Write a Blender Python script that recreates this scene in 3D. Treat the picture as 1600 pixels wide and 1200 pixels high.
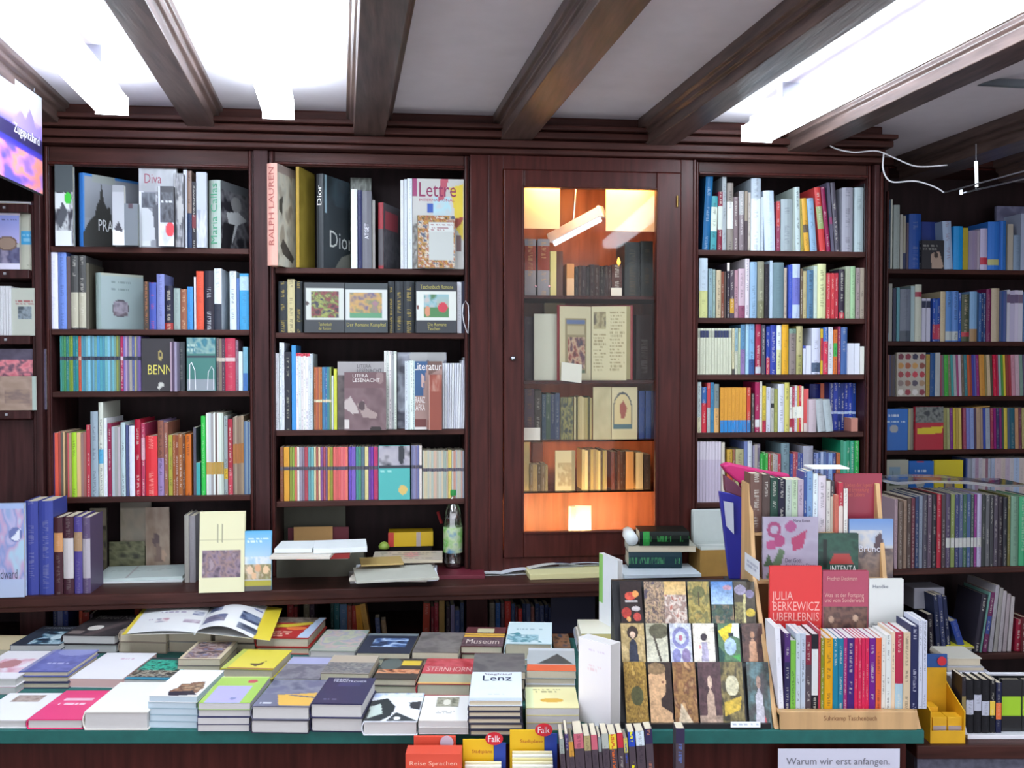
import bpy, bmesh, math, random
from mathutils import Vector, Matrix, noise
random.seed(7)
S = bpy.context.scene
for o in list(bpy.data.objects): bpy.data.objects.remove(o)
COL = S.collection
# ------------------------------------------------------------------ camera, world, exposure
F = 1500.0
CAM = Vector((0, 0, 1.6))
YAW = math.atan(167 / F); PITCH = math.atan(35 / F)
cd = bpy.data.cameras.new('camera'); cam = bpy.data.objects.new('camera', cd); COL.objects.link(cam)
cd.sensor_fit = 'HORIZONTAL'; cd.sensor_width = 36; cd.lens = F / 1600 * 36; cd.clip_start = .05
cam.location = CAM; cam.rotation_euler = (math.pi / 2 - PITCH, 0, -YAW)
S.camera = cam
W = bpy.data.worlds.new('shop_daylight'); S.world = W; W.use_nodes = True
bg = W.node_tree.nodes['Background']; bg.inputs[0].default_value = (.90, .92, 1, 1); bg.inputs[1].default_value = 1.2
S.view_settings.view_transform = 'Standard'; S.view_settings.look = 'None'
S.view_settings.exposure = 0.66; S.view_settings.gamma = 1
LAMP_POWER = 14.5
RM = cam.rotation_euler.to_matrix()
def ray(px, py): return RM @ Vector(((px - 800) / F, (600 - py) / F, -1))
def P(px, py, Y):
    r = ray(px, py); return CAM + r * (Y / r.y)
def PZ(px, py, Z):
    r = ray(px, py); return CAM + r * ((Z - CAM.z) / r.z)
FW = Vector((math.sin(YAW), math.cos(YAW), 0)); RT = Vector((math.cos(YAW), -math.sin(YAW), 0))
def PD(px, py, d):
    r = ray(px, py); return CAM + r * (d / r.dot(FW))
BD = ray(535, 565); BD.z = 0; BD.normalize()          # the beams' direction
UP = Vector((0, 0, 1))
# ------------------------------------------------------------------ colours and materials
def hx(c):
    if not isinstance(c, str): return tuple(c)
    if len(c) == 3: c = ''.join(k * 2 for k in c)
    return tuple(int(c[i:i + 2], 16) / 255 for i in (0, 2, 4))
def lin(c):
    return tuple((k / 12.92 if k <= .04045 else ((k + .055) / 1.055) ** 2.4) for k in hx(c))
def jit(c, a=.035):
    d = random.uniform(-a, a)
    return tuple(min(1, max(0, k + d + random.uniform(-a / 2, a / 2))) for k in hx(c))
MATS = {}
def N(nt, t, **k):
    n = nt.nodes.new(t)
    for a, b in k.items(): setattr(n, a, b)
    return n
def mat(name, col, rough=.5, metal=0, var=.0, scale=8, grain=None, bump=0, emit=0, spec=.5):
    if name in MATS: return MATS[name]
    m = bpy.data.materials.new(name); m.use_nodes = True; nt = m.node_tree
    b = nt.nodes['Principled BSDF']; c = lin(col)
    b.inputs['Roughness'].default_value = rough; b.inputs['Metallic'].default_value = metal
    b.inputs['Specular IOR Level'].default_value = spec
    tc = N(nt, 'ShaderNodeTexCoord'); mp = N(nt, 'ShaderNodeMapping')
    nt.links.new(tc.outputs['Object'], mp.inputs[0])
    if grain: mp.inputs['Scale'].default_value = grain
    nz = N(nt, 'ShaderNodeTexNoise'); nz.inputs['Scale'].default_value = scale; nz.inputs['Detail'].default_value = 5
    nt.links.new(mp.outputs[0], nz.inputs['Vector'])
    rp = N(nt, 'ShaderNodeValToRGB'); rp.color_ramp.elements[0].position = .3; rp.color_ramp.elements[1].position = .7
    rp.color_ramp.elements[0].color = (*[k * (1 - var) for k in c], 1); rp.color_ramp.elements[1].color = (*[min(1, k * (1 + var)) for k in c], 1)
    nt.links.new(nz.outputs['Fac'], rp.inputs[0]); nt.links.new(rp.outputs[0], b.inputs['Base Color'])
    if bump:
        bp = N(nt, 'ShaderNodeBump'); bp.inputs['Strength'].default_value = bump; bp.inputs['Distance'].default_value = .004
        nt.links.new(nz.outputs['Fac'], bp.inputs['Height']); nt.links.new(bp.outputs[0], b.inputs['Normal'])
    if emit:
        b.inputs['Emission Color'].default_value = (*c, 1); b.inputs['Emission Strength'].default_value = emit
    MATS[name] = m; return m
WOOD_V = mat('dark_oak_upright', '3a1f1f', .38, var=.45, scale=6, grain=(9, 9, .8), bump=.15, spec=.2)
WOOD_H = mat('dark_oak_shelf', '42241f', .42, var=.4, scale=6, grain=(.8, 9, 9), bump=.15, spec=.2)
WOOD_B = mat('dark_oak_beam', '5a4842', .35, var=.45, scale=7, grain=(8, .7, 8), bump=.3)
WOOD_C = mat('mahogany_cabinet', '431d19', .34, var=.35, scale=6, grain=(9, 9, .8), bump=.12, spec=.2)
WOOD_I = mat('cabinet_lining', '96583e', .45, var=.3, scale=5, grain=(7, 7, .6))
WOOD_K = mat('black_backboard', '2a1c1e', .6, var=.3, scale=5, grain=(6, 6, .8), spec=.2)
WOOD_L = mat('beech_plywood', 'cba372', .45, var=.14, scale=5, grain=(7, 7, .7))
PLASTER = mat('ceiling_plaster', 'efe8ee', .9, var=.03, scale=12, bump=.08)
GREEN = mat('green_table_edge', '17605a', .55, var=.12, scale=30)
FELT = mat('green_table_top', '2b6660', .8, var=.15, scale=60)
PAGES = mat('page_edges', 'd2c6ae', .8, var=.07, scale=40, grain=(1, 60, 1))
PAGEW = mat('white_page_edges', 'cdcac8', .8, var=.05, scale=40, grain=(60, 1, 1))
METAL = mat('brushed_steel', 'b9bcc4', .28, metal=1)
BRASS = mat('brass_fitting', 'a98a52', .35, metal=1)
BLACKP = mat('black_plastic', '141418', .4)
WHITEP = mat('white_plastic', 'ececf2', .4)
CARDB = mat('brown_cardboard', 'a37c3c', .8, var=.08, scale=30)
YCARD = mat('yellow_cardboard', 'e0a912', .6, var=.06, scale=30)
LETTER = {}
def flat(c, rough=.5):
    h = '%02x%02x%02x' % tuple(int(k * 255 + .5) for k in hx(c))
    return mat('ink_' + h, c, rough, var=.02, scale=50)
TUBE = mat('fluorescent_diffuser', 'e6f4ff', .4, emit=LAMP_POWER)
WARM = mat('warm_lamp_tube', 'ffb868', .4, emit=75); WARM2 = mat('warm_lower_tube', 'ffcf92', .4, emit=120)
SMALLT = mat('small_tube_glow', 'eef6ff', .4, emit=1.1)
def glassy(name, tint, gloss=.12, rough=.03):
    m = bpy.data.materials.new(name); m.use_nodes = True; nt = m.node_tree; nt.nodes.clear()
    o = N(nt, 'ShaderNodeOutputMaterial'); t = N(nt, 'ShaderNodeBsdfTransparent'); g = N(nt, 'ShaderNodeBsdfGlossy'); x = N(nt, 'ShaderNodeMixShader')
    f = N(nt, 'ShaderNodeFresnel'); f.inputs[0].default_value = 1.25
    ma = N(nt, 'ShaderNodeMath', operation='MULTIPLY_ADD'); ma.inputs[1].default_value = 1.0; ma.inputs[2].default_value = gloss - .04
    t.inputs[0].default_value = (*tint, 1); g.inputs['Roughness'].default_value = rough
    nt.links.new(f.outputs[0], ma.inputs[0]); nt.links.new(ma.outputs[0], x.inputs[0])
    nt.links.new(t.outputs[0], x.inputs[1]); nt.links.new(g.outputs[0], x.inputs[2]); nt.links.new(x.outputs[0], o.inputs[0])
    MATS[name] = m; return m
GLASS = glassy('cabinet_glass', (.97, .98, .97), .04)
CLEAR = glassy('clear_plastic', (.95, .97, .98), .16, .12)
PET = glassy('bottle_plastic', (.97, .98, .98), .3, .08)
def cover_mat(spine):
    m = bpy.data.materials.new('book_spine_print' if spine else 'book_board'); m.use_nodes = True; nt = m.node_tree
    b = nt.nodes['Principled BSDF']; b.inputs['Roughness'].default_value = .36; b.inputs['Specular IOR Level'].default_value = .25
    L = nt.links.new
    a1 = N(nt, 'ShaderNodeAttribute', attribute_type='OBJECT', attribute_name='c1')
    if not spine:
        L(a1.outputs['Color'], b.inputs['Base Color']); return m
    a2 = N(nt, 'ShaderNodeAttribute', attribute_type='OBJECT', attribute_name='c2')
    a3 = N(nt, 'ShaderNodeAttribute', attribute_type='OBJECT', attribute_name='c3')
    pr = N(nt, 'ShaderNodeAttribute', attribute_type='OBJECT', attribute_name='pr')      # split low, split high, title strength
    sp = N(nt, 'ShaderNodeSeparateXYZ'); L(pr.outputs['Vector'], sp.inputs[0])
    uv = N(nt, 'ShaderNodeUVMap'); s = N(nt, 'ShaderNodeSeparateXYZ'); L(uv.outputs[0], s.inputs[0])
    def mth(op, x, y, z=None):
        n = N(nt, 'ShaderNodeMath', operation=op)
        for i, v in enumerate((x, y) if z is None else (x, y, z)):
            if isinstance(v, (int, float)): n.inputs[i].default_value = v
            else: L(v, n.inputs[i])
        return n.outputs[0]
    inb = mth('MULTIPLY', mth('GREATER_THAN', s.outputs['Y'], sp.outputs['X']), mth('LESS_THAN', s.outputs['Y'], sp.outputs['Y']))
    mx = N(nt, 'ShaderNodeMix', data_type='RGBA'); L(inb, mx.inputs['Factor']); L(a1.outputs['Color'], mx.inputs['A']); L(a2.outputs['Color'], mx.inputs['B'])
    oi = N(nt, 'ShaderNodeObjectInfo')
    cb = N(nt, 'ShaderNodeCombineXYZ'); L(mth('MULTIPLY', s.outputs['X'], 2.0), cb.inputs[0]); L(mth('MULTIPLY', s.outputs['Y'], 62.0), cb.inputs[1]); L(mth('MULTIPLY', oi.outputs['Random'], 91.0), cb.inputs[2])
    n1 = N(nt, 'ShaderNodeTexNoise'); n1.inputs['Scale'].default_value = 1; n1.inputs['Detail'].default_value = 1; L(cb.outputs[0], n1.inputs['Vector'])
    cb2 = N(nt, 'ShaderNodeCombineXYZ'); L(mth('MULTIPLY', s.outputs['Y'], 4.5), cb2.inputs[1]); L(mth('MULTIPLY', oi.outputs['Random'], 57.0), cb2.inputs[2])
    n2 = N(nt, 'ShaderNodeTexNoise'); n2.inputs['Scale'].default_value = 1; n2.inputs['Detail'].default_value = 0; L(cb2.outputs[0], n2.inputs['Vector'])
    col_ok = mth('LESS_THAN', mth('ABSOLUTE', mth('SUBTRACT', s.outputs['X'], .5), 0), .2)
    g = mth('MULTIPLY', mth('GREATER_THAN', n1.outputs['Fac'], .5), mth('GREATER_THAN', n2.outputs['Fac'], .47))
    g = mth('MULTIPLY', mth('MULTIPLY', g, col_ok), sp.outputs['Z'])
    m2 = N(nt, 'ShaderNodeMix', data_type='RGBA'); L(g, m2.inputs['Factor']); L(mx.outputs['Result'], m2.inputs['A']); L(a3.outputs['Color'], m2.inputs['B'])
    L(m2.outputs['Result'], b.inputs['Base Color']); return m
BOARD = cover_mat(False); SPINE = cover_mat(True)
def pic_mat():
    m = bpy.data.materials.new('printed_picture'); m.use_nodes = True; nt = m.node_tree
    a = N(nt, 'ShaderNodeAttribute', attribute_name='Col'); b = nt.nodes['Principled BSDF']; b.inputs['Roughness'].default_value = .33
    nt.links.new(a.outputs['Color'], b.inputs['Base Color']); return m
PRINT = pic_mat()
# ------------------------------------------------------------------ object helpers
class MB:
    def __init__(s): s.v = []; s.f = []; s.T = Matrix.Identity(4)
    def add(s, vs, fs):
        k = len(s.v); s.v += [s.T @ Vector(p) for p in vs]; s.f += [[i + k for i in f] for f in fs]; return s
    def box(s, a, b):
        x0, y0, z0 = [min(p, q) for p, q in zip(a, b)]; x1, y1, z1 = [max(p, q) for p, q in zip(a, b)]
        return s.add([(x0, y0, z0), (x1, y0, z0), (x1, y1, z0), (x0, y1, z0), (x0, y0, z1), (x1, y0, z1), (x1, y1, z1), (x0, y1, z1)],
                     [(0, 3, 2, 1), (4, 5, 6, 7), (0, 1, 5, 4), (1, 2, 6, 5), (2, 3, 7, 6), (3, 0, 4, 7)])
    def prism(s, poly, a, b):
        """poly: 3D points of one face; extruded by vector from a to b"""
        n = len(poly); d = Vector(b) - Vector(a)
        v = [Vector(p) for p in poly] + [Vector(p) + d for p in poly]
        return s.add(v, [list(range(n - 1, -1, -1)), list(range(n, 2 * n))] + [(i, (i + 1) % n, n + (i + 1) % n, n + i) for i in range(n)])
    def tube(s, pts, r, n=8):
        pts = [Vector(p) for p in pts]; vs = []; fs = []
        for i, p in enumerate(pts):
            t = (pts[min(i + 1, len(pts) - 1)] - pts[max(i - 1, 0)]).normalized()
            u = t.cross(Vector((0, 0, 1)) if abs(t.z) < .9 else Vector((1, 0, 0))).normalized(); w = t.cross(u)
            rr = r[i] if isinstance(r, (list, tuple)) else r
            vs += [p + (u * math.cos(k * 2 * math.pi / n) + w * math.sin(k * 2 * math.pi / n)) * rr for k in range(n)]
        for i in range(len(pts) - 1):
            fs += [(i * n + k, i * n + (k + 1) % n, (i + 1) * n + (k + 1) % n, (i + 1) * n + k) for k in range(n)]
        fs += [list(range(n - 1, -1, -1)), list(range((len(pts) - 1) * n, len(pts) * n))]
        return s.add(vs, fs)
    def lathe(s, prof, n=20):
        vs = []; fs = []
        for r, z in prof: vs += [(r * math.cos(k * 2 * math.pi / n), r * math.sin(k * 2 * math.pi / n), z) for k in range(n)]
        for i in range(len(prof) - 1):
            fs += [(i * n + k, i * n + (k + 1) % n, (i + 1) * n + (k + 1) % n, (i + 1) * n + k) for k in range(n)]
        fs += [list(range(n - 1, -1, -1)), list(range((len(prof) - 1) * n, len(prof) * n))]
        return s.add(vs, fs)
    def build(s, name, m, parent=None, bevel=0, smooth=False):
        me = bpy.data.meshes.new(name); me.from_pydata([tuple(p) for p in s.v], [], s.f); me.update()
        bm = bmesh.new(); bm.from_mesh(me); bmesh.ops.recalc_face_normals(bm, faces=bm.faces); bm.to_mesh(me); bm.free()
        o = bpy.data.objects.new(name, me); COL.objects.link(o); me.materials.append(m)
        if parent: o.parent = parent
        if smooth:
            for p in me.polygons: p.use_smooth = True
        if bevel:
            md = o.modifiers.new('edge', 'BEVEL'); md.width = bevel; md.segments = 2; md.limit_method = 'ANGLE'
        return o
USED = {}
def tag(o, label, cat, group=None):
    o['label'] = label; o['category'] = cat
    if group: o['group'] = group
    USED.setdefault(label.lower(), []).append(o.name)
    return o
def empty(name, label, cat, loc=(0, 0, 0), rz=0, group=None):
    o = bpy.data.objects.new(name, None); COL.objects.link(o); o.location = loc; o.rotation_euler = (0, 0, rz); o.empty_display_size = .05
    o['label'] = label; o['category'] = cat
    if group: o['group'] = group
    USED.setdefault(label.lower(), []).append(o.name)
    return o
def struct(o): o['kind'] = 'structure'; return o
def bx(name, a, b, m, parent=None, bevel=0): return MB().box(a, b).build(name, m, parent, bevel)

def inside(poly, u, v):
    c = False; j = len(poly) - 1
    for i in range(len(poly)):
        (a, b), (d, e) = poly[i], poly[j]
        if (b > v) != (e > v) and u < (d - a) * (v - b) / (e - b + 1e-9) + a: c = not c
        j = i
    return c
def paint(shapes, u, v, seed):
    c = None
    for s in shapes:
        k = s[0]; q = None
        if k == 'bg': q = s[1]
        elif k == 'r' and s[1] <= u <= s[3] and s[2] <= v <= s[4]: q = s[5]
        elif k == 'e' and ((u - s[1]) / s[3]) ** 2 + ((v - s[2]) / s[4]) ** 2 < 1: q = s[5]
        elif k == 'p' and inside(s[1], u, v): q = s[2]
        elif k == 'g' and s[1] <= u <= s[3] and s[2] <= v <= s[4]:       # printed colour blend, top to bottom
            t = (v - s[2]) / (s[4] - s[2]); a, b = lin(s[5]), lin(s[6]); c = tuple(x + (y - x) * t for x, y in zip(a, b))
        elif k == 'n' and s[1] <= u <= s[3] and s[2] <= v <= s[4]:       # mottled picture
            t = noise.fractal(Vector((u * s[6], v * s[6] * 1.4, seed)), 1, 2, 3) * .9 + .5
            cs = s[5]; t = min(.999, max(0, t)) * (len(cs) - 1); i = int(t); a, b = lin(cs[i]), lin(cs[i + 1]); t -= i
            c = tuple(x + (y - x) * t for x, y in zip(a, b))
        elif k == 't' and s[1] <= u <= s[3] and s[2] <= v <= s[4]:       # lines of small print
            n = s[6]; t = (v - s[2]) / (s[4] - s[2]) * n; row = int(t)
            if .2 < t - row < .75 and noise.noise(Vector((u * 30 + row * 7, row * 3.3, seed))) > -.1 and u < s[3] - .15 * (row % 3) * (s[3] - s[1]): q = s[5]
        if q is not None: c = lin(q)
    return c
SEED = [1.3]
def picture(parent, shapes, O, U, V, name='cover_print', res=.0035, thick=0, bend=None, grain=0):
    """a printed sheet: grid from corner O along U and V (V runs down), in the parent's space"""
    SEED[0] += 3.7
    O, U, V = Vector(O), Vector(U), Vector(V)
    nx = max(3, min(70, int(U.length / res))); ny = max(3, min(90, int(V.length / res)))
    vs, cs, fs = [], [], []
    for j in range(ny + 1):
        for i in range(nx + 1):
            u, v = i / nx, j / ny; vs.append(O + U * u + V * v + (Vector(bend(u, v)) if bend else Vector()))
            c = paint(shapes, u, v, SEED[0]) or (.5, .5, .5)
            if grain: k_ = 1 + grain * (noise.noise(vs[-1] * 240) + noise.noise(vs[-1] * 90)); c = tuple(min(1, max(0, q_ * k_)) for q_ in c)
            cs += [*c, 1]
    for j in range(ny):
        for i in range(nx):
            a = j * (nx + 1) + i; fs.append((a, a + nx + 1, a + nx + 2, a + 1))
    if thick:
        n = U.cross(V).normalized() * thick
        k = len(vs); q = [0, nx, (ny + 1) * (nx + 1) - 1, ny * (nx + 1)]
        for i in q: vs.append(vs[i] + n); cs += [.7, .7, .68, 1]
        fs.append((k, k + 1, k + 2, k + 3))
        for a in range(4):
            b = (a + 1) % 4; fs.append((q[a], q[b], k + b, k + a))
    me = bpy.data.meshes.new(name); me.from_pydata([tuple(p) for p in vs], [], fs)
    at = me.color_attributes.new('Col', 'FLOAT_COLOR', 'POINT'); at.data.foreach_set('color', cs)
    me.materials.append(PRINT)
    o = bpy.data.objects.new(name, me); COL.objects.link(o)
    if parent: o.parent = parent
    return o
DG = None
TC = {}
def text(parent, s, O, U, V, col, name='title_lettering', bold=0, fit='both', th=.0003, up=None):
    """lettering filling the box O, O+U (reading direction), O+V (down)"""
    if s not in TC:
        cu = bpy.data.curves.new('t', 'FONT'); cu.body = s; cu.size = 1; cu.resolution_u = 2; cu.space_line = .85
        to = bpy.data.objects.new('t', cu); COL.objects.link(to); bpy.context.view_layer.update()
        me = bpy.data.meshes.new_from_object(to.evaluated_get(bpy.context.evaluated_depsgraph_get()))
        TC[s] = ([v.co.copy() for v in me.vertices], [tuple(p.vertices) for p in me.polygons])
        bpy.data.objects.remove(to); bpy.data.meshes.remove(me)
    vs, fs = TC[s]
    if not vs: return None
    x0 = min(v.x for v in vs); x1 = max(v.x for v in vs); y0 = min(v.y for v in vs); y1 = max(v.y for v in vs)
    O, U, V = Vector(O), Vector(U), Vector(V); n = U.cross(V).normalized() * -th
    me = bpy.data.meshes.new(name)
    me.from_pydata([tuple(O + U * ((v.x - x0) / (x1 - x0)) + V * ((y1 - v.y) / (y1 - y0)) + n) for v in vs], [], fs)
    me.materials.append(flat(col))
    o = bpy.data.objects.new(name, me); COL.objects.link(o); o.parent = parent; return o
# ------------------------------------------------------------------ books
NB = {'book': 0, 'paperback': 0}
def book(name, t, h, w, c1, c2=None, split=None, ink=None, ts=.85, hard=True, pages=None, M=None, rot=None):
    """upright: spine on y = 0 looking to -y, boards at x = +-t/2, z from 0 to h"""
    t = max(t, .003); b = min(.0022 if hard else .0009, t * .22); ins = .003 if hard else .0006
    bul = min(.006, t * .16) if hard and t > .012 else t * .03
    K = 4 if t > .008 else 2
    out = [(-t / 2, w)] + [(-t / 2 + t * i / K, -bul * math.sin(math.pi * i / K)) for i in range(K + 1)] + [(t / 2, w)]
    inn = [(-t / 2 + b, w)] + [(-t / 2 + b + (t - 2 * b) * i / K, -bul * math.sin(math.pi * i / K) + b) for i in range(K + 1)] + [(t / 2 - b, w)]
    n = len(out); vs = [(x, y, z) for z in (0, h) for x, y in out + inn]; m2 = 2 * n
    fs = []; mi = []; uvs = []
    def q(a, bb, c, d, mt, uv=None): fs.append((a, bb, c, d)); mi.append(mt); uvs.append(uv or [(.02, .01)] * 4)
    for i in range(n - 1):
        sp = 1 if 0 < i < n - 2 else 0
        ua, ub = (i - 1) / K, i / K
        q(i, i + 1, m2 + i + 1, m2 + i, sp, [(ua, 0), (ub, 0), (ub, 1), (ua, 1)] if sp else None)
        q(n + i + 1, n + i, m2 + n + i, m2 + n + i + 1, 0)
        q(i + 1, i, n + i, n + i + 1, 0); q(m2 + i, m2 + i + 1, m2 + n + i + 1, m2 + n + i, 0)
    q(0, m2, m2 + n, n, 0); q(n - 1, 2 * n - 1, m2 + 2 * n - 1, m2 + n - 1, 0)
    me = bpy.data.meshes.new(name); me.from_pydata(vs, [], fs)
    me.materials.append(BOARD); me.materials.append(SPINE)
    me.polygons.foreach_set('material_index', mi)
    ul = me.uv_layers.new(name='UVMap'); ul.data.foreach_set('uv', [k for u in uvs for p in u for k in p])
    o = bpy.data.objects.new(name, me); COL.objects.link(o)
    o['c1'] = [*lin(c1)]; o['c2'] = [*lin(c2 or c1)]
    lum = sum(hx(c1)) / 3
    o['c3'] = [*lin(ink or ('222230' if lum > .45 else 'd8d4c8'))]
    lo, hi = split if split else (0, 0)
    o['pr'] = [float(lo), float(hi), float(ts) * .55]
    pg = MB().box((-t / 2 + b + .0002, b - bul * .3, ins), (t / 2 - b - .0002, w - ins - .0004, h - ins)).build('page_block', pages or PAGES, o)
    if M is not None: o.matrix_world = M
    NB[name] = NB.get(name, 0) + 1
    o['t'] = t; o['h'] = h; o['w'] = w
    return o
def on_front(o, shapes, name='cover_print', box=(0, 0, 1, 1)):
    t, h, w = o['t'], o['h'], o['w']; x = t / 2 + .0005; u0, v0, u1, v1 = box
    return picture(o, shapes, (x, w * u0, h * (1 - v0)), (0, w * (u1 - u0), 0), (0, 0, -h * (v1 - v0)), name)
def text_front(o, s, box, col, name='title_lettering'):
    t, h, w = o['t'], o['h'], o['w']; x = t / 2 + .0011; u0, v0, u1, v1 = box
    return text(o, s, (x, w * u0, h * (1 - v0)), (0, w * (u1 - u0), 0), (0, 0, -h * (v1 - v0)), col, name)
def text_spine(o, s, v0, v1, u0, u1, col, name='spine_lettering', upright=False):
    """v from the top; the words run upwards"""
    t, h = o['t'], o['h']; bul = min(.006, t * .16) + .0012
    if upright: return text(o, s, (-t / 2 + t * u0, -bul, h * (1 - v0)), (t * (u1 - u0), 0, 0), (0, 0, -h * (v1 - v0)), col, name)
    return text(o, s, (-t / 2 + t * u0, -bul, h * (1 - v1)), (0, 0, h * (v1 - v0)), (t * (u1 - u0), 0, 0), col, name)
def cname(c):
    r, g, b = hx(c); mx, mn = max(r, g, b), min(r, g, b); d = mx - mn; l = (mx + mn) / 2
    if d < .10 or (l > .8 and d < .16):
        return 'white' if l > .85 else 'pale grey' if l > .68 else 'grey' if l > .42 else 'dark grey' if l > .2 else 'black'
    if mx == r: hu = ((g - b) / d) % 6
    elif mx == g: hu = (b - r) / d + 2
    else: hu = (r - g) / d + 4
    hu *= 60; s = d / max(mx, .001)
    if l < .14: return 'black'
    if hu < 14 or hu >= 345: n = 'pink' if l > .62 else 'red' if s > .5 else 'maroon'
    elif hu < 40: n = ('orange' if s > .6 and l > .42 else 'cream' if l > .7 else 'tan' if l > .5 else 'brown')
    elif hu < 68: n = 'yellow' if s > .5 and l > .45 else 'cream' if l > .65 else 'olive'
    elif hu < 165: n = 'green'
    elif hu < 195: n = 'teal' if l < .65 else 'turquoise'
    elif hu < 250: n = 'blue'
    elif hu < 290: n = 'violet' if l < .65 else 'lilac'
    else: n = 'magenta' if s > .5 else 'mauve'
    if n in ('green', 'blue', 'teal', 'violet', 'red', 'brown', 'olive'):
        if l > .68: n = 'pale ' + n
        elif l < .3: n = 'dark ' + n
    return n
ORD = ['first', 'second', 'third', 'fourth', 'fifth', 'sixth', 'seventh', 'eighth', 'ninth', 'tenth', 'eleventh', 'twelfth', 'thirteenth', 'fourteenth', 'fifteenth', 'sixteenth', 'seventeenth', 'eighteenth', 'nineteenth', 'twentieth']
ORD += ['twenty-' + k for k in ORD[:9]] + ['thirtieth'] + ['thirty-' + k for k in ORD[:9]]
SHELVES = []
KEEP = {'book': 305, 'paperback': 305}
def thin_out():
    vs, fs, cs = [], [], []
    for kd, keep in KEEP.items():
        al = [o for o in bpy.data.objects if o.name.split('.')[0] == kd and o.parent is None and 'category' in o]
        def area(o):
            p = o.matrix_world.translation - CAM
            return o['t'] * o['h'] / p.length_squared + (1 if o.get('group') is None or len(o.children) > 1 or not o['group'].startswith('books on') else 0)
        al.sort(key=area, reverse=True)
        for o in al[keep:]:
            t, h, w = o['t'], o['h'], o['w']; M = o.matrix_world.copy(); lo, hi, _ = o['pr']; c1 = list(o['c1']); c2 = list(o['c2']); pc = list(lin('e6dcc6'))
            zs = [0] + ([lo, hi] if hi > lo else []) + [1]; zs = sorted(set(min(1, max(0, z)) for z in zs))
            def quad(p, c):
                k = len(vs); vs.extend(tuple(M @ Vector(q)) for q in p); fs.append((k, k + 1, k + 2, k + 3)); cs.extend([*c, 1] * 4)
            for a, b in zip(zs[:-1], zs[1:]):
                quad([(-t / 2, 0, a * h), (t / 2, 0, a * h), (t / 2, 0, b * h), (-t / 2, 0, b * h)], c2 if hi > lo and lo - .001 <= (a + b) / 2 <= hi + .001 else c1)
            quad([(-t / 2, 0, 0), (-t / 2, w, 0), (-t / 2, w, h), (-t / 2, 0, h)], c1); quad([(t / 2, 0, 0), (t / 2, w, 0), (t / 2, w, h), (t / 2, 0, h)], c1)
            quad([(-t / 2, 0, h), (t / 2, 0, h), (t / 2, w, h), (-t / 2, w, h)], pc); quad([(-t / 2, w, 0), (t / 2, w, 0), (t / 2, w, h), (-t / 2, w, h)], pc); quad([(-t / 2, 0, 0), (t / 2, 0, 0), (t / 2, w, 0), (-t / 2, w, 0)], pc)
            for c in list(o.children): bpy.data.objects.remove(c)
            bpy.data.objects.remove(o)
    if not fs: return
    me = bpy.data.meshes.new('small_shelf_books'); me.from_pydata(vs, [], fs)
    at = me.color_attributes.new('Col', 'FLOAT_COLOR', 'POINT'); at.data.foreach_set('color', cs); me.materials.append(PRINT)
    o = bpy.data.objects.new('small_shelf_books', me); COL.objects.link(o); o['kind'] = 'stuff'; tag(o, 'the smallest mixed coloured books filling gaps along the shelves', 'books')
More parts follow.
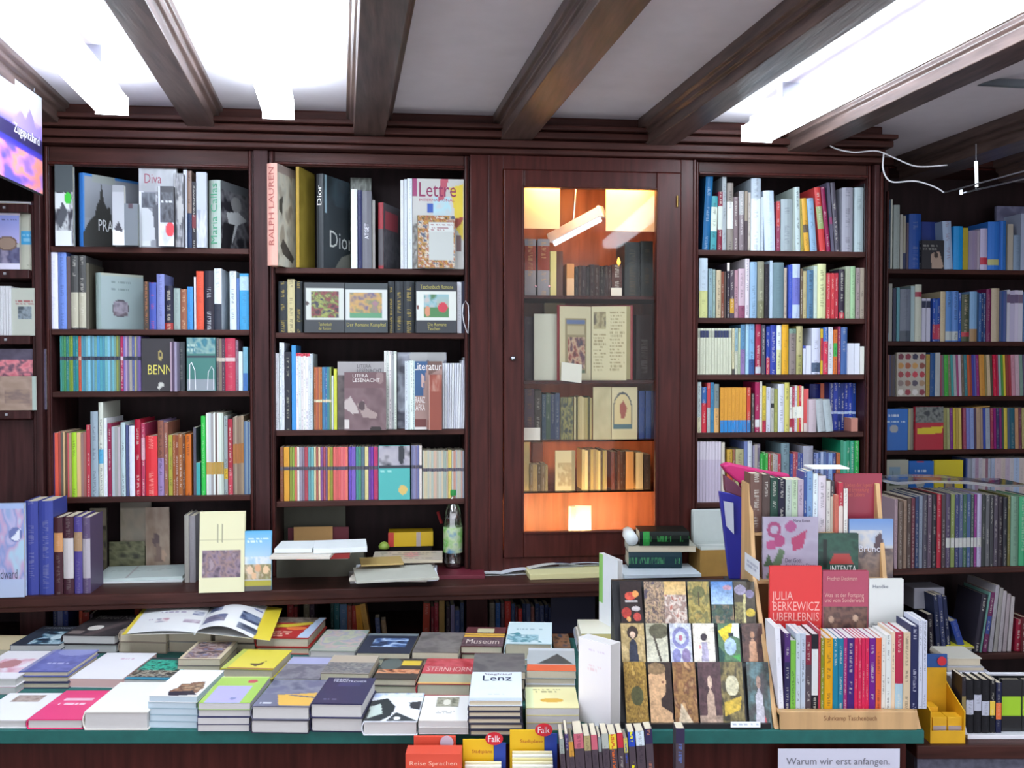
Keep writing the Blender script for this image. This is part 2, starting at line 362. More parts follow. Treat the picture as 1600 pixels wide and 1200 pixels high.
class Row:
    """one shelf of books, read in the coordinates of an enlargement (ox, oy, scale) of the photograph"""
    def __init__(s, crop, Y, base, place, group, depth=.20, cside='high', plane='Y', kd=None):
        s.c = crop; s.Y = Y; s.place = place; s.group = group; s.depth = depth; s.cside = cside; s.plane = plane; s.kd = kd
        s.base = base; s.items = []; s.zb = None; s.rz = 0 if plane == 'Y' else -YAW
    def pt(s, x, y, dy=0):
        px, py = x / s.c[2] + s.c[0], y / s.c[2] + s.c[1]
        return P(px, py, s.Y + dy) if s.plane == 'Y' else PD(px, py, s.Y + dy)
    def z(s, xm=None):
        if s.zb is None:
            p = s.pt(*s.base); s.zb = p.z
            for Y, a, b, z in SHELVES:
                if abs(Y - s.Y) < .06 and a < p.x < b and abs(z - p.z) < .02: s.zb = z
        return s.zb
    def s_(s, x0, x1, yt, c, c2=None, split=None, lean=0, ink=None, ts=.85, dy=0, depth=None, hard=None, pages=None, kind=None, **_):
        zb = s.z(); A = s.pt(x0, yt, dy); B = s.pt(x1, yt, dy); t = (B - A).length - .0004; h = max(.05, A.z - zb)
        base = (A + B) / 2
        if lean: h = math.hypot(h, lean / s.c[2] * s.Y / F)
        w = depth or min(s.depth, h * .72)
        kd = kind or s.kd or ('paperback' if (t < .0175 and h < .215) else 'book')
        if kd == 'magazine': hard = False
        if hard is None: hard = kd == 'book' and t > .014
        a = math.atan2(lean / s.c[2] * s.Y / F, h)
        base = Vector((base.x, base.y, zb + abs(math.sin(a)) * t / 2))
        M = Matrix.Translation(base) @ Matrix.Rotation(s.rz, 4, 'Z') @ Matrix.Rotation(a, 4, 'Y')
        o = book(kd, t, h, w, c, c2, split, ink, ts, hard, pages, M)
        s.items.append((x0, o, c)); return o
    def g(s, x0, x1, yt, n, cols, var=6, split=None, c2=None, ts=.85, jt=.04, lean=0, wv=.3, **k):
        
        ws = [1 + random.uniform(-wv, wv) for _ in range(n)]; t = sum(ws); x = x0
        for i, w in enumerate(ws):
            xe = x + (x1 - x0) * w / t; c = cols[i % len(cols)] if n <= len(cols) * 2 or isinstance(cols, tuple) else random.choice(cols)
            s.s_(x, xe, yt + random.uniform(-var, var), jit(c, jt), c2 and jit(c2, .03), split, ts=ts, lean=lean, **k); x = xe
    def f(s, x0, x1, yt, c, shapes, label, cat='book', dy=-.02, t=.02, y2=None, name=None, lean=.0, hard=True):
        """front cover turned to the room"""
        zb = s.z() if y2 is None else s.pt(x0, y2, dy).z
        A = s.pt(x0, yt, dy); B = s.pt(x1, yt, dy); w = (B - A).length; h = max(.04, A.z - zb)
        M = Matrix.Translation(Vector((A.x, A.y, zb))) @ Matrix.Rotation(s.rz, 4, 'Z') @ Matrix.Rotation(-lean, 4, 'X') @ Matrix.Rotation(-math.pi / 2, 4, 'Z') @ Matrix.Translation((-t / 2, 0, 0))
        o = book(name or cat.replace(' ', '_'), t, h, w, c, hard=hard, M=M)
        if shapes: on_front(o, shapes)
        tag(o, label, cat); return o
    def a(s, x0, x1, x2, yt, c, shapes, label, cat='book', wf=.8, c2=None, split=None, ts=0, dy=0, name=None):
        """spine to the room and the front cover turned partly to the room"""
        zb = s.z(); A = s.pt(x0, yt, dy); B = s.pt(x1, yt, dy); h = A.z - zb; w = h * wf; px2 = x2 / s.c[2] + s.c[0]
        lo, hi = 0, math.pi / 2
        def proj(p):
            r = p - CAM; q = RM.transposed() @ r; return 800 + F * q.x / -q.z
        for _ in range(30):
            m = (lo + hi) / 2; e = B + Vector((math.sin(m), math.cos(m), 0)) * w
            if proj(e) < px2: lo = m
            else: hi = m
        a = lo; t = (B - A).length / max(.5, math.cos(a * .5)); t = (B - A).length * .95
        d = Vector((math.sin(a), math.cos(a), 0)); nx = Vector((math.cos(a), -math.sin(a), 0))
        # right board corner at B
        base = Vector((B.x, B.y, zb)) - nx * t / 2
        M = Matrix.Translation(base) @ Matrix.Rotation(-a, 4, 'Z')
        o = book(name or cat.replace(' ', '_'), t, h, w, c, c2, split, None, ts, True, None, M)
        if shapes: on_front(o, shapes)
        tag(o, label, cat); return o
    def done(s):
        s.items.sort(key=lambda k: k[0], reverse=(s.cside == 'high'))
        cnt = {}
        for x, o, c in s.items:
            if 'category' in o: continue
            t, h = o['t'], o['h']; n = cname(c)
            ad = 'slim' if t < .0105 else 'thick' if t > .027 else 'tall' if h > .26 else 'medium'
            kd = o.name.split('.')[0]; key = (ad, n, kd); i = cnt.get(key, 0); cnt[key] = i + 1
            tag(o, f'{ad} {n} {kd}, {ORD[i]} from {s.place[1]}, {s.place[0]}', kd, s.group)
# ================================================================== THE ROOM
CZ = 2.46
def X(px, Y=3.4, py=565): return P(px, py, Y).x
def Z(py, px=600, Y=3.4): return P(px, py, Y).z
struct(bx('floor', (-2.2, -1.5, -.05), (3.6, 4.4, 0), mat('floor_boards', '4a3830', .5, var=.3, grain=(1, 9, 1))))
struct(bx('ceiling', (-2.2, -1.5, CZ), (3.6, 4.4, CZ + .05), PLASTER))
struct(bx('wall_back', (-2.2, 4.3, 0), (3.6, 4.4, CZ), WOOD_K))
struct(bx('wall_left', (-2.2, 1.2, 0), (-2.1, 4.4, CZ), WOOD_K))
struct(bx('wall_right', (3.5, 1.2, 0), (3.6, 4.4, CZ), WOOD_K))
RX = X(1368)                      # outer edge of the shallow bookcases; beyond it the wall steps back
zc1, zc2, zc3 = Z(206), Z(218), Z(240)
struct(MB().box((-2.1, 3.36, zc1 - .01), (RX, 3.75, CZ)).build('trim_1', WOOD_H, None, .006))
m = MB(); m.box((-2.1, 3.30, zc1), (RX + .03, 3.40, zc1 + .016)); m.box((-2.1, 3.315, zc2), (RX + .02, 3.40, zc1 - .004)); m.box((-2.1, 3.335, zc3 + .02), (RX, 3.40, zc2 - .004)); m.box((-2.1, 3.35, zc3), (RX, 3.40, zc3 + .018))
struct(m.build('trim_2', WOOD_H, None, .004))
struct(MB().box((RX - .03, 3.86, Z(262, 1450, 3.9)), (3.5, 4.25, CZ)).build('trim_3', WOOD_H, None, .006))
def beam(i, x0, x1, Yend, zb, py=215, mould=1, h=None):
    a = P(x0, py, Yend); b = P(x1, py, Yend); wd = (b.x - a.x)
    zt = CZ + .01; c = .012 * mould
    prof = [(0, zb), (wd, zb), (wd, zb + .035), (wd + c, zb + .04), (wd + c, zb + .055), (wd + 2 * c, zb + .06), (wd + 2 * c, zt), (-2 * c, zt), (-2 * c, zb + .06), (-c, zb + .055), (-c, zb + .04), (0, zb + .035)]
    poly = [(a.x + x, Yend, z) for x, z in prof]
    L = Yend + 1.4
    return struct(MB().prism(poly, (0, 0, 0), BD * (-L / BD.y)).build(f'trim_{i}', WOOD_B, None, .003))
ZB = 2.385
beam(4, 60, 97, 3.36, ZB, 180); beam(5, 294, 337, 3.36, ZB, 195); beam(6, 552, 601, 3.36, ZB - .01, 210)
beam(7, 781, 830, 3.36, ZB - .012, 217); beam(8, 1007, 1050, 3.36, ZB - .02, 230)
beam(9, 1214, 1258, 3.42, ZB - .03, 238); beam(10, 1405, 1452, 3.86, ZB - .02, 238); beam(11, 1560, 1610, 3.86, ZB - .02, 238)
# ------------------------------------------------------------------ fluorescent lights
def batten(x0, x1, py, label, L=2.3, zb=2.335):
    a = PZ(x0, py, zb); b = PZ(x1, py, zb); w = (b - a).length; mid = (a + b) / 2
    ang = math.atan2(BD.y, BD.x) - math.pi / 2
    e = empty('ceiling_light', label, 'ceiling light', mid, ang, 'fluorescent ceiling lights')
    MB().prism([(-w / 2, 0, 0), (w / 2, 0, 0), (w / 2 + .006, 0, .05), (-w / 2 - .006, 0, .05)], (0, 0, 0), (0, -L, 0)).build('diffuser', TUBE, e, .006)
    bx('housing', (-w / 2 + .012, -L + .01, .0502), (w / 2 - .012, -.02, .075), WHITEP, e, .002)
    m = MB(); m.box((-w / 2 - .004, 0.0003, -.001), (w / 2 + .004, .006, .052)); m.build('end_cap', TUBE, e)
    for yy in (-.25, -1.2, -L + .3): bx('mounting_bracket', (-.03, yy, .0752), (.03, yy + .04, CZ - zb), METAL, e)
    return e
batten(152, 197, 178, 'fluorescent ceiling light with its end nearest the mountain poster')
batten(413, 457, 185, 'fluorescent ceiling light above the bookcase over the bottle')
batten(1160, 1206, 221, 'fluorescent ceiling light above the display rack and recessed corner', L=2.5)
# ------------------------------------------------------------------ bookcases
YF = 3.40
def bookcase(label, lpx, rpx, ltop, shelves, sw, depth=.27, Y=YF, btm=.85, wood=WOOD_V, cat='bookcase', thick=.02, bead=True):
    xl, xr = X(lpx, Y), X(rpx, Y); zt = Z(ltop, (lpx + rpx) / 2, Y)
    e = empty('bookcase', label, cat, ((xl + xr) / 2, Y, 0))
    ox = (xl + xr) / 2; w = (xr - xl) / 2
    bx('back_panel', (-w - .005, depth, btm + .001), (w + .005, depth + .015, zc3 if Y < 3.6 else zt + .05), WOOD_K, e)
    for s in (-1, 1): bx('side_panel', (s * w, 0, btm + .001), (s * (w + .018), depth, zc3 - .001 if Y < 3.6 else zt + .05), wood, e, .002)
    if Y < 3.6: bx('top_rail', (-w, .0, zt), (w, .02, zc3 - .001), WOOD_H, e, .003)
    if bead:
        m = MB()
        for s in (-1, 1): m.box((s * (w + .002), -.012, btm + .002), (s * (w + .011), -.0005, zc3 - .003))
        m.box((-w, -.012, zt + .003), (w, -.0005, zt + .012)); m.build('bead_moulding', WOOD_C, e, .003)
    for py in shelves:
        z = P((lpx + rpx) / 2, py, Y + .01).z; SHELVES.append((Y, xl, xr, z))
        bx('shelf', (-w + .0005, .004, z - thick), (w - .0005, depth - .001, z - .0005), WOOD_H, e, .002)
    return e
bookcase('dark wooden bookcase next to the mountain poster', 80, 390, 262, [386.5, 514.5, 611, 775], 0)
bookcase('dark wooden bookcase rising behind the plastic bottle', 430, 726, 262, [419.5, 520, 671, 781], 0)
bookcase('dark wooden bookcase at the hinge side of the glazed cabinet', 1090, 1352, 277, [392, 497, 585, 675, 783], 0)
bookcase('recessed dark bookcase where the wall steps back behind the rack', 1386, 1660, 268, [421.5, 533.5, 619, 702, 790], 0, Y=3.9, btm=.2, depth=.25)
# upright pilasters between the bookcases
def upright(l, r, Y0, label, Y1=3.66, zt=None, panel=True, zb=.8505):
    xl, xr = X(l, Y0), X(r, Y0)
    e = empty('pilaster', label, 'pilaster', ((xl + xr) / 2, Y0, 0)); w = (xr - xl) / 2 - .0005
    bx('post', (-w, 0, zb), (w, Y1 - Y0, (zt or zc3) - .001), WOOD_V, e, .003)
    if panel:
        m = MB(); m.box((-w * .62, -.008, zb + .03), (-w * .45, -.0004, zc3 - .03)); m.box((w * .45, -.008, zb + .03), (w * .62, -.0004, zc3 - .03)); m.build('fluting', WOOD_C, e, .002)
    return e
XS = lambda px: X(px, YF)
gap = lambda a, b: (a, b)
def upr(l, r, label, Y0=3.385):          # between the side panels
    xl, xr = X(l) + .0185, X(r) - .0185
    e = empty('pilaster', label, 'pilaster', ((xl + xr) / 2, Y0, 0)); w = (xr - xl) / 2 - .0005
    bx('post', (-w, 0, .8505), (w, .28, zc3 - .001), WOOD_V, e, .002); return e
upr(390, 430, 'dark wooden pilaster between the poster bookcase and the bottle bookcase')
xl = X(68); e = empty('pilaster', 'dark wooden pilaster below the mountain poster edge', 'pilaster', (X(60), 3.37, 0))
bx('post', (0.0005, 0, .8505), (X(80) - .0185 - X(60) - .0005, .3, zc3 - .001), WOOD_V, e, .003)
e = empty('pilaster', 'dark wooden pilaster closing the recessed corner', 'pilaster', (X(1352) + .0185, 3.375, 0))
bx('post', (.0005, 0, .8505), (RX - X(1352) - .0185, .5, zc3 - .001), WOOD_V, e, .004)
bx('fluting', (.02, -.008, .9), (.03, -.0004, zc3 - .03), WOOD_C, e, .002)
# ------------------------------------------------------------------ glazed cabinet
YC = 3.375
cab = empty('glazed_cabinet', 'tall mahogany cabinet with a lit interior behind a single glass door', 'cabinet', (0, YC, 0))
cx0, cx1 = X(726) + .0185 + .0005, X(1090) - .0195
gx0, gx1 = X(818, YC), X(1024, YC); gz0, gz1 = Z(829, 920, YC), Z(295, 920, YC)
dx0, dx1 = X(787, YC), X(1062, YC); dz0, dz1 = Z(868, 920, YC), Z(268, 920, YC)
zt = zc3 - .001; zb = .8505
def cb(name, x0, x1, y0, y1, z0, z1, m=WOOD_C, b=.002, par=None): return bx(name, (x0, y0, z0), (x1, y1, z1), m, par or cab, b)
cb('jamb', cx0, dx0 - .002, 0, .03, zb, zt); cb('jamb', dx1 + .002, cx1, 0, .03, zb, zt)
cb('head_rail', dx0 - .002, dx1 + .002, 0, .03, dz1 + .002, zt); cb('plinth', dx0 - .002, dx1 + .002, 0, .03, zb, dz0 - .002)
m = MB(); m.box((X(763, YC), -.006, zb), (X(766, YC), -.0004, zt)); m.box((X(1082, YC), -.006, zb), (X(1086, YC), -.0004, zt)); m.build('bead_moulding', WOOD_C, cab, .002)
ix0, ix1 = X(780), X(1052)
cb('side_wall', ix0 - .015, ix0, .03, .33, zb, zt, WOOD_I); cb('side_wall', ix1, ix1 + .015, .03, .33, zb, zt, WOOD_I)
cb('back_wall', ix0 - .015, ix1 + .015, .33, .345, zb, zt, WOOD_I); cb('cabinet_floor', ix0, ix1, .03, .33, gz0 - .085, gz0 - .070, WOOD_I); cb('cabinet_top', ix0, ix1, .03, .33, gz1 + .055, gz1 + .07, WOOD_I)
door = bpy.data.objects.new('door', None); COL.objects.link(door); door.parent = cab
def dr(name, x0, x1, z0, z1, y0=-.012, y1=.018, m=WOOD_C, b=.004): return bx(name, (x0, y0, z0), (x1, y1, z1), m, door, b)
dr('stile', dx0, gx0, dz0, dz1); dr('stile', gx1, dx1, dz0, dz1); dr('rail', gx0 + .0002, gx1 - .0002, gz1, dz1); dr('rail', gx0 + .0002, gx1 - .0002, dz0, gz0)
m = MB()
for a, b, c, d in ((gx0 - .007, gx0, gz0, gz1), (gx1, gx1 + .007, gz0, gz1), (gx0, gx1, gz1, gz1 + .006), (gx0, gx1, gz0 - .006, gz0)): m.box((a, -.017, c), (b, -.0125, d))
m.build('glazing_bead', WOOD_C, door, .0015)
dr('glass_pane', gx0 + .0003, gx1 - .0003, gz0 + .0003, gz1 - .0003, .002, .005, GLASS, 0)
k = MB().lathe([(.001, 0), (.009, .001), (.006, .006), (.010, .014), (.008, .022), (.001, .025)], 16); kx = P(801, 560, YC - .012)
for v in k.v: v.xyz = (kx.x + v.x, -.0122 - v.z, kx.z + v.y)
k.build('knob', METAL, door, smooth=True)
hz = P(1058, 315, YC - .012)
MB().tube([(hz.x, -.016, hz.z - .02), (hz.x, -.016, hz.z + .02)], .004).build('hinge', BRASS, door)
CSH = [(463, .012), (594, .012), (686, .006), (765, .006)]
for i, (py, th) in enumerate(CSH):
    z = Z(py, 920, 3.47)
    bx('shelf', (ix0 + .001, .06, z - th), (ix1 - .001, .329, z - .0003), WOOD_C if i < 2 else GLASS, cab)
# lamps inside
l = empty('cabinet_lamp', 'warm tube lamp behind the bottom rail of the glazed cabinet', 'lamp', (gx0, YC + .036, gz0 - .052))
bx('lamp_tube', (.02, 0, 0), (gx1 - gx0 - .02, .012, .012), WARM2, l, .003); bx('lamp_base', (0, -.004, -.0175), (gx1 - gx0, .02, -.0002), WHITEP, l)
l = empty('cabinet_lamp', 'warm tube lamp under the top of the glazed cabinet', 'lamp', (gx0, YC + .024, gz1 + .03))
bx('lamp_tube', (.02, 0, 0), (gx1 - gx0 - .02, .012, .012), WARM, l, .003); bx('lamp_base', (0, -.004, .0125), (gx1 - gx0, .02, .024), WHITEP, l)
a, b = P(862, 380, 3.60), P(941, 338, 3.46)  # lamp reflection in the door glass, modelled as a solid batten inside the cabinet
l = empty('batten_lamp', 'small white batten lamp set slantwise near the top of the cabinet', 'lamp', a)
d = b - a; n = d.normalized(); s_ = n.cross(UP).normalized() * .018; u_ = s_.cross(n).normalized() * .018
if u_.z < 0: u_ = -u_
MB().prism([-s_, s_, s_ + u_ * 2, -s_ + u_ * 2], (0, 0, 0), d).build('housing', WHITEP, l, .002)
MB().tube([-u_ * .5 + n * .01, d - u_ * .5 - n * .01], .008).build('lamp_tube', SMALLT, l)  # glowing streak of the reflected tube, no lamp of the cabinet
MB().prism([d - s_ * 1.1 - u_ * .3, d + s_ * 1.1 - u_ * .3, d + s_ * 1.1 + u_ * 2.1, d - s_ * 1.1 + u_ * 2.1], (0, 0, 0), n * .008).build('end_cap', WHITEP, l)
MB().tube([d * .5 + u_ * 2, d * .5 + Vector((0, 0, CZ)) * 0 + Vector((0, 0, gz1 + .055 - (a.z + d.z * .5)))], .004).build('bracket', METAL, l)
for x0, x1, y0, y1, w in ((819, 875, 292, 357, 'knob'), (947, 1023, 292, 361, 'hinge')):
    A, B, C = P(x0, y0, 3.44), P(x1, y0, 3.44), P(x0, y1, 3.44)
    o = bx('display_card', (A.x, 3.44, C.z), (B.x, 3.446, gz1 + .05), mat('cream_card', 'f2dcb4', .7), None, .001)
    tag(o, f'blank cream card hanging inside the cabinet top on the {w} side', 'card')
# ------------------------------------------------------------------ worktop and open base unit
wt = empty('worktop', 'long dark wooden worktop running along below the bookcases', 'worktop', (0, 3.2, .85))
x1w = X(1352, 3.3)
bx('top_board', (-2.09, .0, -.036), (x1w, .60, 0), WOOD_H, wt, .005); bx('front_edge', (-2.09, .008, -.052), (x1w, .03, -.0362), WOOD_H, wt, .003)
bs = empty('base_unit', 'dark open base unit with old books under the worktop', 'shelf unit', (0, 3.38, 0))
bx('back_panel', (-2.09, .40, .1), (x1w, .415, .797), WOOD_K, bs)
bx('shelf', (-2.09, .01, .60), (x1w, .399, .622), WOOD_H, bs, .002)
bx('plinth', (-2.09, .03, 0), (x1w, .05, .1), WOOD_K, bs)
for l_, r_ in ((10, 52), (402, 418), (731, 765), (1140, 1160)):
    bx('divider', (X(l_, 3.3), 0, .623), (X(r_, 3.3), .398, .797), WOOD_V, bs, .003)
a, b = P(866, 925, 3.32), P(936, 925, 3.32)
bx('panel_door', (a.x, .012, .623), (b.x, .03, .796), mat('grey_blue_panel', '35354a', .6), bs)
# ------------------------------------------------------------------ poster and side rack
Yr, Yl = 3.10, 2.62; xp = P(66, 200, Yr).x
po = empty('poster', 'purple mountain sunrise poster hanging at the end of the side wall', 'poster', (xp, Yr, 0))
z1, z0 = P(66, 152, Yr).z, P(66, 306, Yr).z; z1 = min(z1, CZ - .02)
bx('board', (-.008, Yl - Yr, z0), (0, 0, z1), BLACKP, po, .001)
picture(po, [('g', 0, 0, 1, .3, 'e8eeff', 'd8c4ec'), ('g', 0, .3, 1, .46, 'c8a8e4', '5c54c4'), ('p', [(.5, .46), (.58, .34), (.66, .26), (.72, .33), (.8, .2), (.9, .36), (1, .3), (1, .46)], '9884d8'), ('r', 0, .45, 1, .6, '2e2850'), ('g', 0, .6, 1, .72, '30309c', '6a50b4'), ('n', 0, .66, 1, 1, ['5c50b8', '9c68bc', 'd07c94', 'e88c6c', 'b07cc0', '8c64b4'], 3.2)],
        (.0008, Yl - Yr + .004, z1 - .004), (0, Yr - Yl - .008, 0), (0, 0, z0 - z1 + .008), 'mountain_print', .006)
text(po, 'Zugspitzland', (.0016, Yl - Yr + .26, z0 + .172), (0, .19, 0), (0, 0, -.036), 'f4f0ff')
MB().tube([(-.004, -.05, z1), (-.004, -.05, CZ)], .002).build('hanging_wire', METAL, po)
MB().tube([(-.004, Yl - Yr + .05, z1), (-.004, Yl - Yr + .05, CZ)], .002).build('hanging_wire', METAL, po)
YL = 3.36
rk = empty('magazine_rack', 'dark magazine rack on the side wall under the mountain poster', 'magazine rack', (-1.6, YL, 0))
xr_ = X(57, YL) + 1.6
bx('side_panel', (xr_ - .02, .02, .852), (xr_, .2, Z(312, 30, YL)), WOOD_V, rk, .003)
bx('back_panel', (-.45, .18, .852), (xr_ - .0205, .199, Z(312, 30, YL)), WOOD_K, rk)
for py in (318, 421, 524, 641):
    z = Z(py, 30, YL); bx('shelf', (-.45, .0, z - .03), (xr_ - .0205, .179, z), WOOD_V, rk, .003); bx('stud', (xr_ - .1, -.004, z - .018), (xr_ - .092, -.0002, z - .01), METAL, rk)
z = Z(641, 30, YL) - .031
for a, b in ((-.45, xr_ - .165), (xr_ - .163, xr_ - .0205)): bx('panel_door', (a, .03, .852), (b, .05, z), WOOD_V, rk, .004)
# ------------------------------------------------------------------ cable light over the recessed corner
cl = empty('cable_light', 'thin metal cable light strung across the dark recessed corner', 'cable light', P(1525, 300, 3.2))
o0 = P(1525, 300, 3.2)
def q(px, py, Y): return P(px, py, Y) - o0
MB().tube([q(1475, 301, 3.3), q(1620, 262, 2.9)], .0028).build('rail', METAL, cl); MB().tube([q(1503, 302, 3.25), q(1620, 275, 2.85)], .0028).build('rail', METAL, cl)
MB().tube([q(1525, 225, 3.2), q(1525, 296, 3.2)], .0022).build('hanger', METAL, cl); MB().tube([q(1525, 252, 3.2), q(1526, 292, 3.2)], .0055).build('lamp_pin', SMALLT, cl)
MB().tube([q(1502, 297, 3.24), q(1502, 304, 3.24)], .005).build('lamp_pin', SMALLT, cl)
def cable(pts, label):
    ps = [P(*p) for p in pts]; out = []
    for i in range(len(ps) - 1):
        a, b, c, d = ps[max(i - 1, 0)], ps[i], ps[i + 1], ps[min(i + 2, len(ps) - 1)]
        for k in range(6):
            t = k / 6; out.append(.5 * ((2 * b) + (c - a) * t + (2 * a - 5 * b + 4 * c - d) * t * t + (3 * b - a - 3 * c + d) * t ** 3))
    out.append(ps[-1]); tag(MB().tube(out, .0028, 6).build('cable', WHITEP, smooth=True), label, 'cable')
cable([(1290, 222, 3.3), (1305, 232, 3.3), (1335, 238, 3.3), (1370, 236, 3.3), (1400, 248, 3.3), (1433, 260, 3.3), (1480, 258, 3.3)], 'white cable sagging from the light fitting to the dark header')
cable([(1381, 238, 3.3), (1380, 265, 3.3), (1393, 284, 3.3), (1430, 283, 3.3), (1460, 292, 3.3), (1475, 301, 3.3)], 'white cable looping down to the metal rail')
pp = empty('ceiling_pipe', 'grey pipe crossing the ceiling past the tan beam', 'pipe', P(1500, 125, 2.9))
MB().tube([P(1500, 126, 2.9) - P(1500, 125, 2.9), P(1640, 133, 2.6) - P(1500, 125, 2.9)], .013, 12).build('pipe', mat('grey_paint', '707880', .4), pp, smooth=True)
# ================================================================== TABLE
tz = .694
TM = Matrix(((RT.x, FW.x, 0, 0), (RT.y, FW.y, 0, 0), (0, 0, 1, 0), (0, 0, 0, 1)))
def tb(name, a, b, m, parent=None, bevel=0):
    o = MB().box(a, b).build(name, m, parent, bevel)
    if parent is None: o.matrix_world = TM
    return o
def tempty(name, label, cat, group=None):
    return empty(name, label, cat, (0, 0, 0), -YAW, group)
tl = lambda p: Vector((p.dot(RT), p.dot(FW), p.z))
tbl = tempty('display_table', 'long book display table with green top and dark red-brown front', 'table')
tf = 2.343; tr = (1449 - 800) / F * tf; tbk = 3.13
tb('table_top', (-1.75, tf + .004, tz - .028), (tr, tbk, tz), FELT, tbl, .002)
tb('green_edge', (-1.75, tf - .004, tz - .034), (tr, tf + .0038, tz - .0005), GREEN, tbl, .002)
tb('front_panel', (-1.7, tf + .03, .08), (tr - .03, tf + .05, tz - .035), WOOD_C, tbl, .002)
tb('side_panel', (tr - .05, tf + .0505, .08), (tr - .03, tbk - .05, tz - .035), WOOD_C, tbl)
for rr in (-1.6, -.3, tr - .09):
    for ff in (tf + .08, tbk - .1): tb('leg', (rr, ff, 0), (rr + .05, ff + .05, tz - .035), WOOD_C, tbl)
def lay(A, B, h, z0, t, c, shapes=None, label=None, cat='book', group=None, spine=None, hard=None, tint=None, name=None, ts=0):
    """a book lying flat: near edge from A to B, spine at A"""
    u = (B - A); u.z = 0; w = u.length; u.normalize(); v = UP.cross(u)
    if hard is None: hard = t > .02
    M = Matrix(((0, u.x, v.x, A.x), (0, u.y, v.y, A.y), (1, 0, 0, z0 + t / 2), (0, 0, 0, 1)))
    o = book(name or cat.replace(' ', '_'), t - .0006, h, w, c, hard=hard, pages=tint, M=M, ts=ts)
    if shapes: on_front(o, shapes)
    tag(o, label, cat, group); return o
def lay_spine(A, B, d, z0, t, c, label, c2=None, ink=None, split=None):
    '''a book lying flat with its spine to the viewer'''
    u = (B - A); u.z = 0; h = u.length; u.normalize(); v = UP.cross(u)
    M = Matrix(((0, v.x, -u.x, B.x), (0, v.y, -u.y, B.y), (1, 0, 0, z0 + t / 2), (0, 0, 0, 1)))
    return tag(book('book', t - .0006, h, d, c, c2, split, ink, .9, True, None, M), label, 'book')
TOPS = {}
def stack(xl, yl, xr, yr, yb, ts, c, shapes, what, place, tint=None, c2=None, hard=None, cat='book', txt=None, z0=None, same=True):
    """ts: thicknesses from the bottom up; the top cover's near edge and far edge as seen"""
    zb = tz if z0 is None else z0; ztop = zb + sum(ts)
    A, B = PZ(xl, yl, ztop), PZ(xr, yr, ztop); m = (xl + xr) / 2
    h = (PZ(m, yb, ztop) - (A + B) / 2).dot(FW); h = min(.27 if yl > 1030 else .235, max(.15, h))
    z = zb; n = len(ts); top = None
    for i, t in enumerate(ts):
        k = n - 1 - i; j = Vector((random.uniform(-.003, .003), random.uniform(0, .004), 0)) if k else Vector((0, 0, 0))
        if k == 0:
            top = lay(A, B, h, z, t, c, shapes, f'{what}, {place}', cat, None, hard=hard, tint=tint)
        else:
            nm = ['', 'just under', 'two below', 'three below', 'four below', 'five below', 'six below'][k]
            lay(A + j, B + j, h - .002, z, t, c2 or c, None, f'{cat} {nm} the {what}', cat, None, hard=hard, tint=tint)
        z += t
    if txt:
        for s_, box, cc in txt: text_front(top, s_, box, cc)
    return top
WHI = 'f6f4f4'
# ------------------------------------------------------------------ books lying on the table, near row
stack(-48, 1125, 41, 1125, 1083, [.021], 'f4f2f4', [('bg', 'f6f4f4'), ('n', .25, .08, .75, .35, ['8a6a58', 'c8b4a8', '9a8878'], 6)], 'white book with a small brown picture', 'by the near table edge beside the pink one', PAGEW)
stack(43, 1124, 129, 1124, 1079, [.025], 'f0407c', [('bg', 'ee4a80'), ('g', 0, 0, 1, .5, 'e8407a', 'f25888'), ('r', .2, .28, .75, .36, 'f8c8d8'), ('t', .1, .42, .7, .55, 'f8d0dc', 1)], 'bright pink book with pale title', 'by the near table edge', PAGEW)
stack(132, 1112, 231, 1112, 1066, [.046], 'f6f2e8', [('bg', 'f8f4ec')], 'very thick plain cream book', 'by the near table edge beside the pink one', PAGEW, hard=True)
stack(233, 1087, 308, 1088, 1047, [.016] * 5, WHI, [('bg', 'f8f8f8'), ('p', [(.35, .75), (.6, .5), (.85, .45), (.95, .7), (.9, .95), (.4, .98), (.3, .85)], '8a6450'), ('n', .4, .55, .9, .8, ['b89070', '5a4038', 'c8a888'], 6), ('p', [(.3, .85), (.8, .8), (.95, .95), (.4, 1)], '303040')], 'white book with a brown leaf', 'on a pile of five', mat('pale_blue_edges', 'c2d2dc', .8), c2='a8c0cc', hard=False, cat='paperback')
stack(310, 1098, 391, 1098, 1057, [.018] * 4, 'a4cc58', [('bg', 'a8cc5c'), ('r', .1, .38, .8, 1, 'b4aee0'), ('e', .72, .2, .1, .07, 'cc4858'), ('r', 0, .0, 1, .04, 'c8dc88'), ('e', .6, .85, .06, .05, '7880b8')], 'green and lilac paperback with a red seal', 'on a pile of four', PAGEW, c2='40406a', hard=False, cat='paperback')
stack(394, 1103, 483, 1104, 1062, [.034, .034], '6e6e80', [('bg', '74748a'), ('n', 0, 0, 1, .55, ['5e6078', '8c8c9c', '70708a'], 3), ('p', [(.3, .6), (1, .5), (1, .98), (.45, .98)], 'e8b858'), ('p', [(.55, .58), (1, .66), (1, .7), (.5, .62)], '6a6a80'), ('t', .1, .85, .3, .95, 'd8d8e0', 1)], 'grey hardback with a gold wedge', 'on its twin at the near edge', PAGEW, c2='383848')
stack(486, 1099, 566, 1100, 1059, [.036, .036], '3c3a5c', [('bg', '3a3858'), ('r', .3, .2, .75, .34, '46446c'), ('t', .2, .82, .5, .87, '8886a8', 1)], 'dark navy hardback', 'on its twin at the near edge', PAGEW, c2='2c2a44', txt=[('FRANZ\nTRANSTROMER', (.15, .05, .85, .2), 'd8d8e8')])
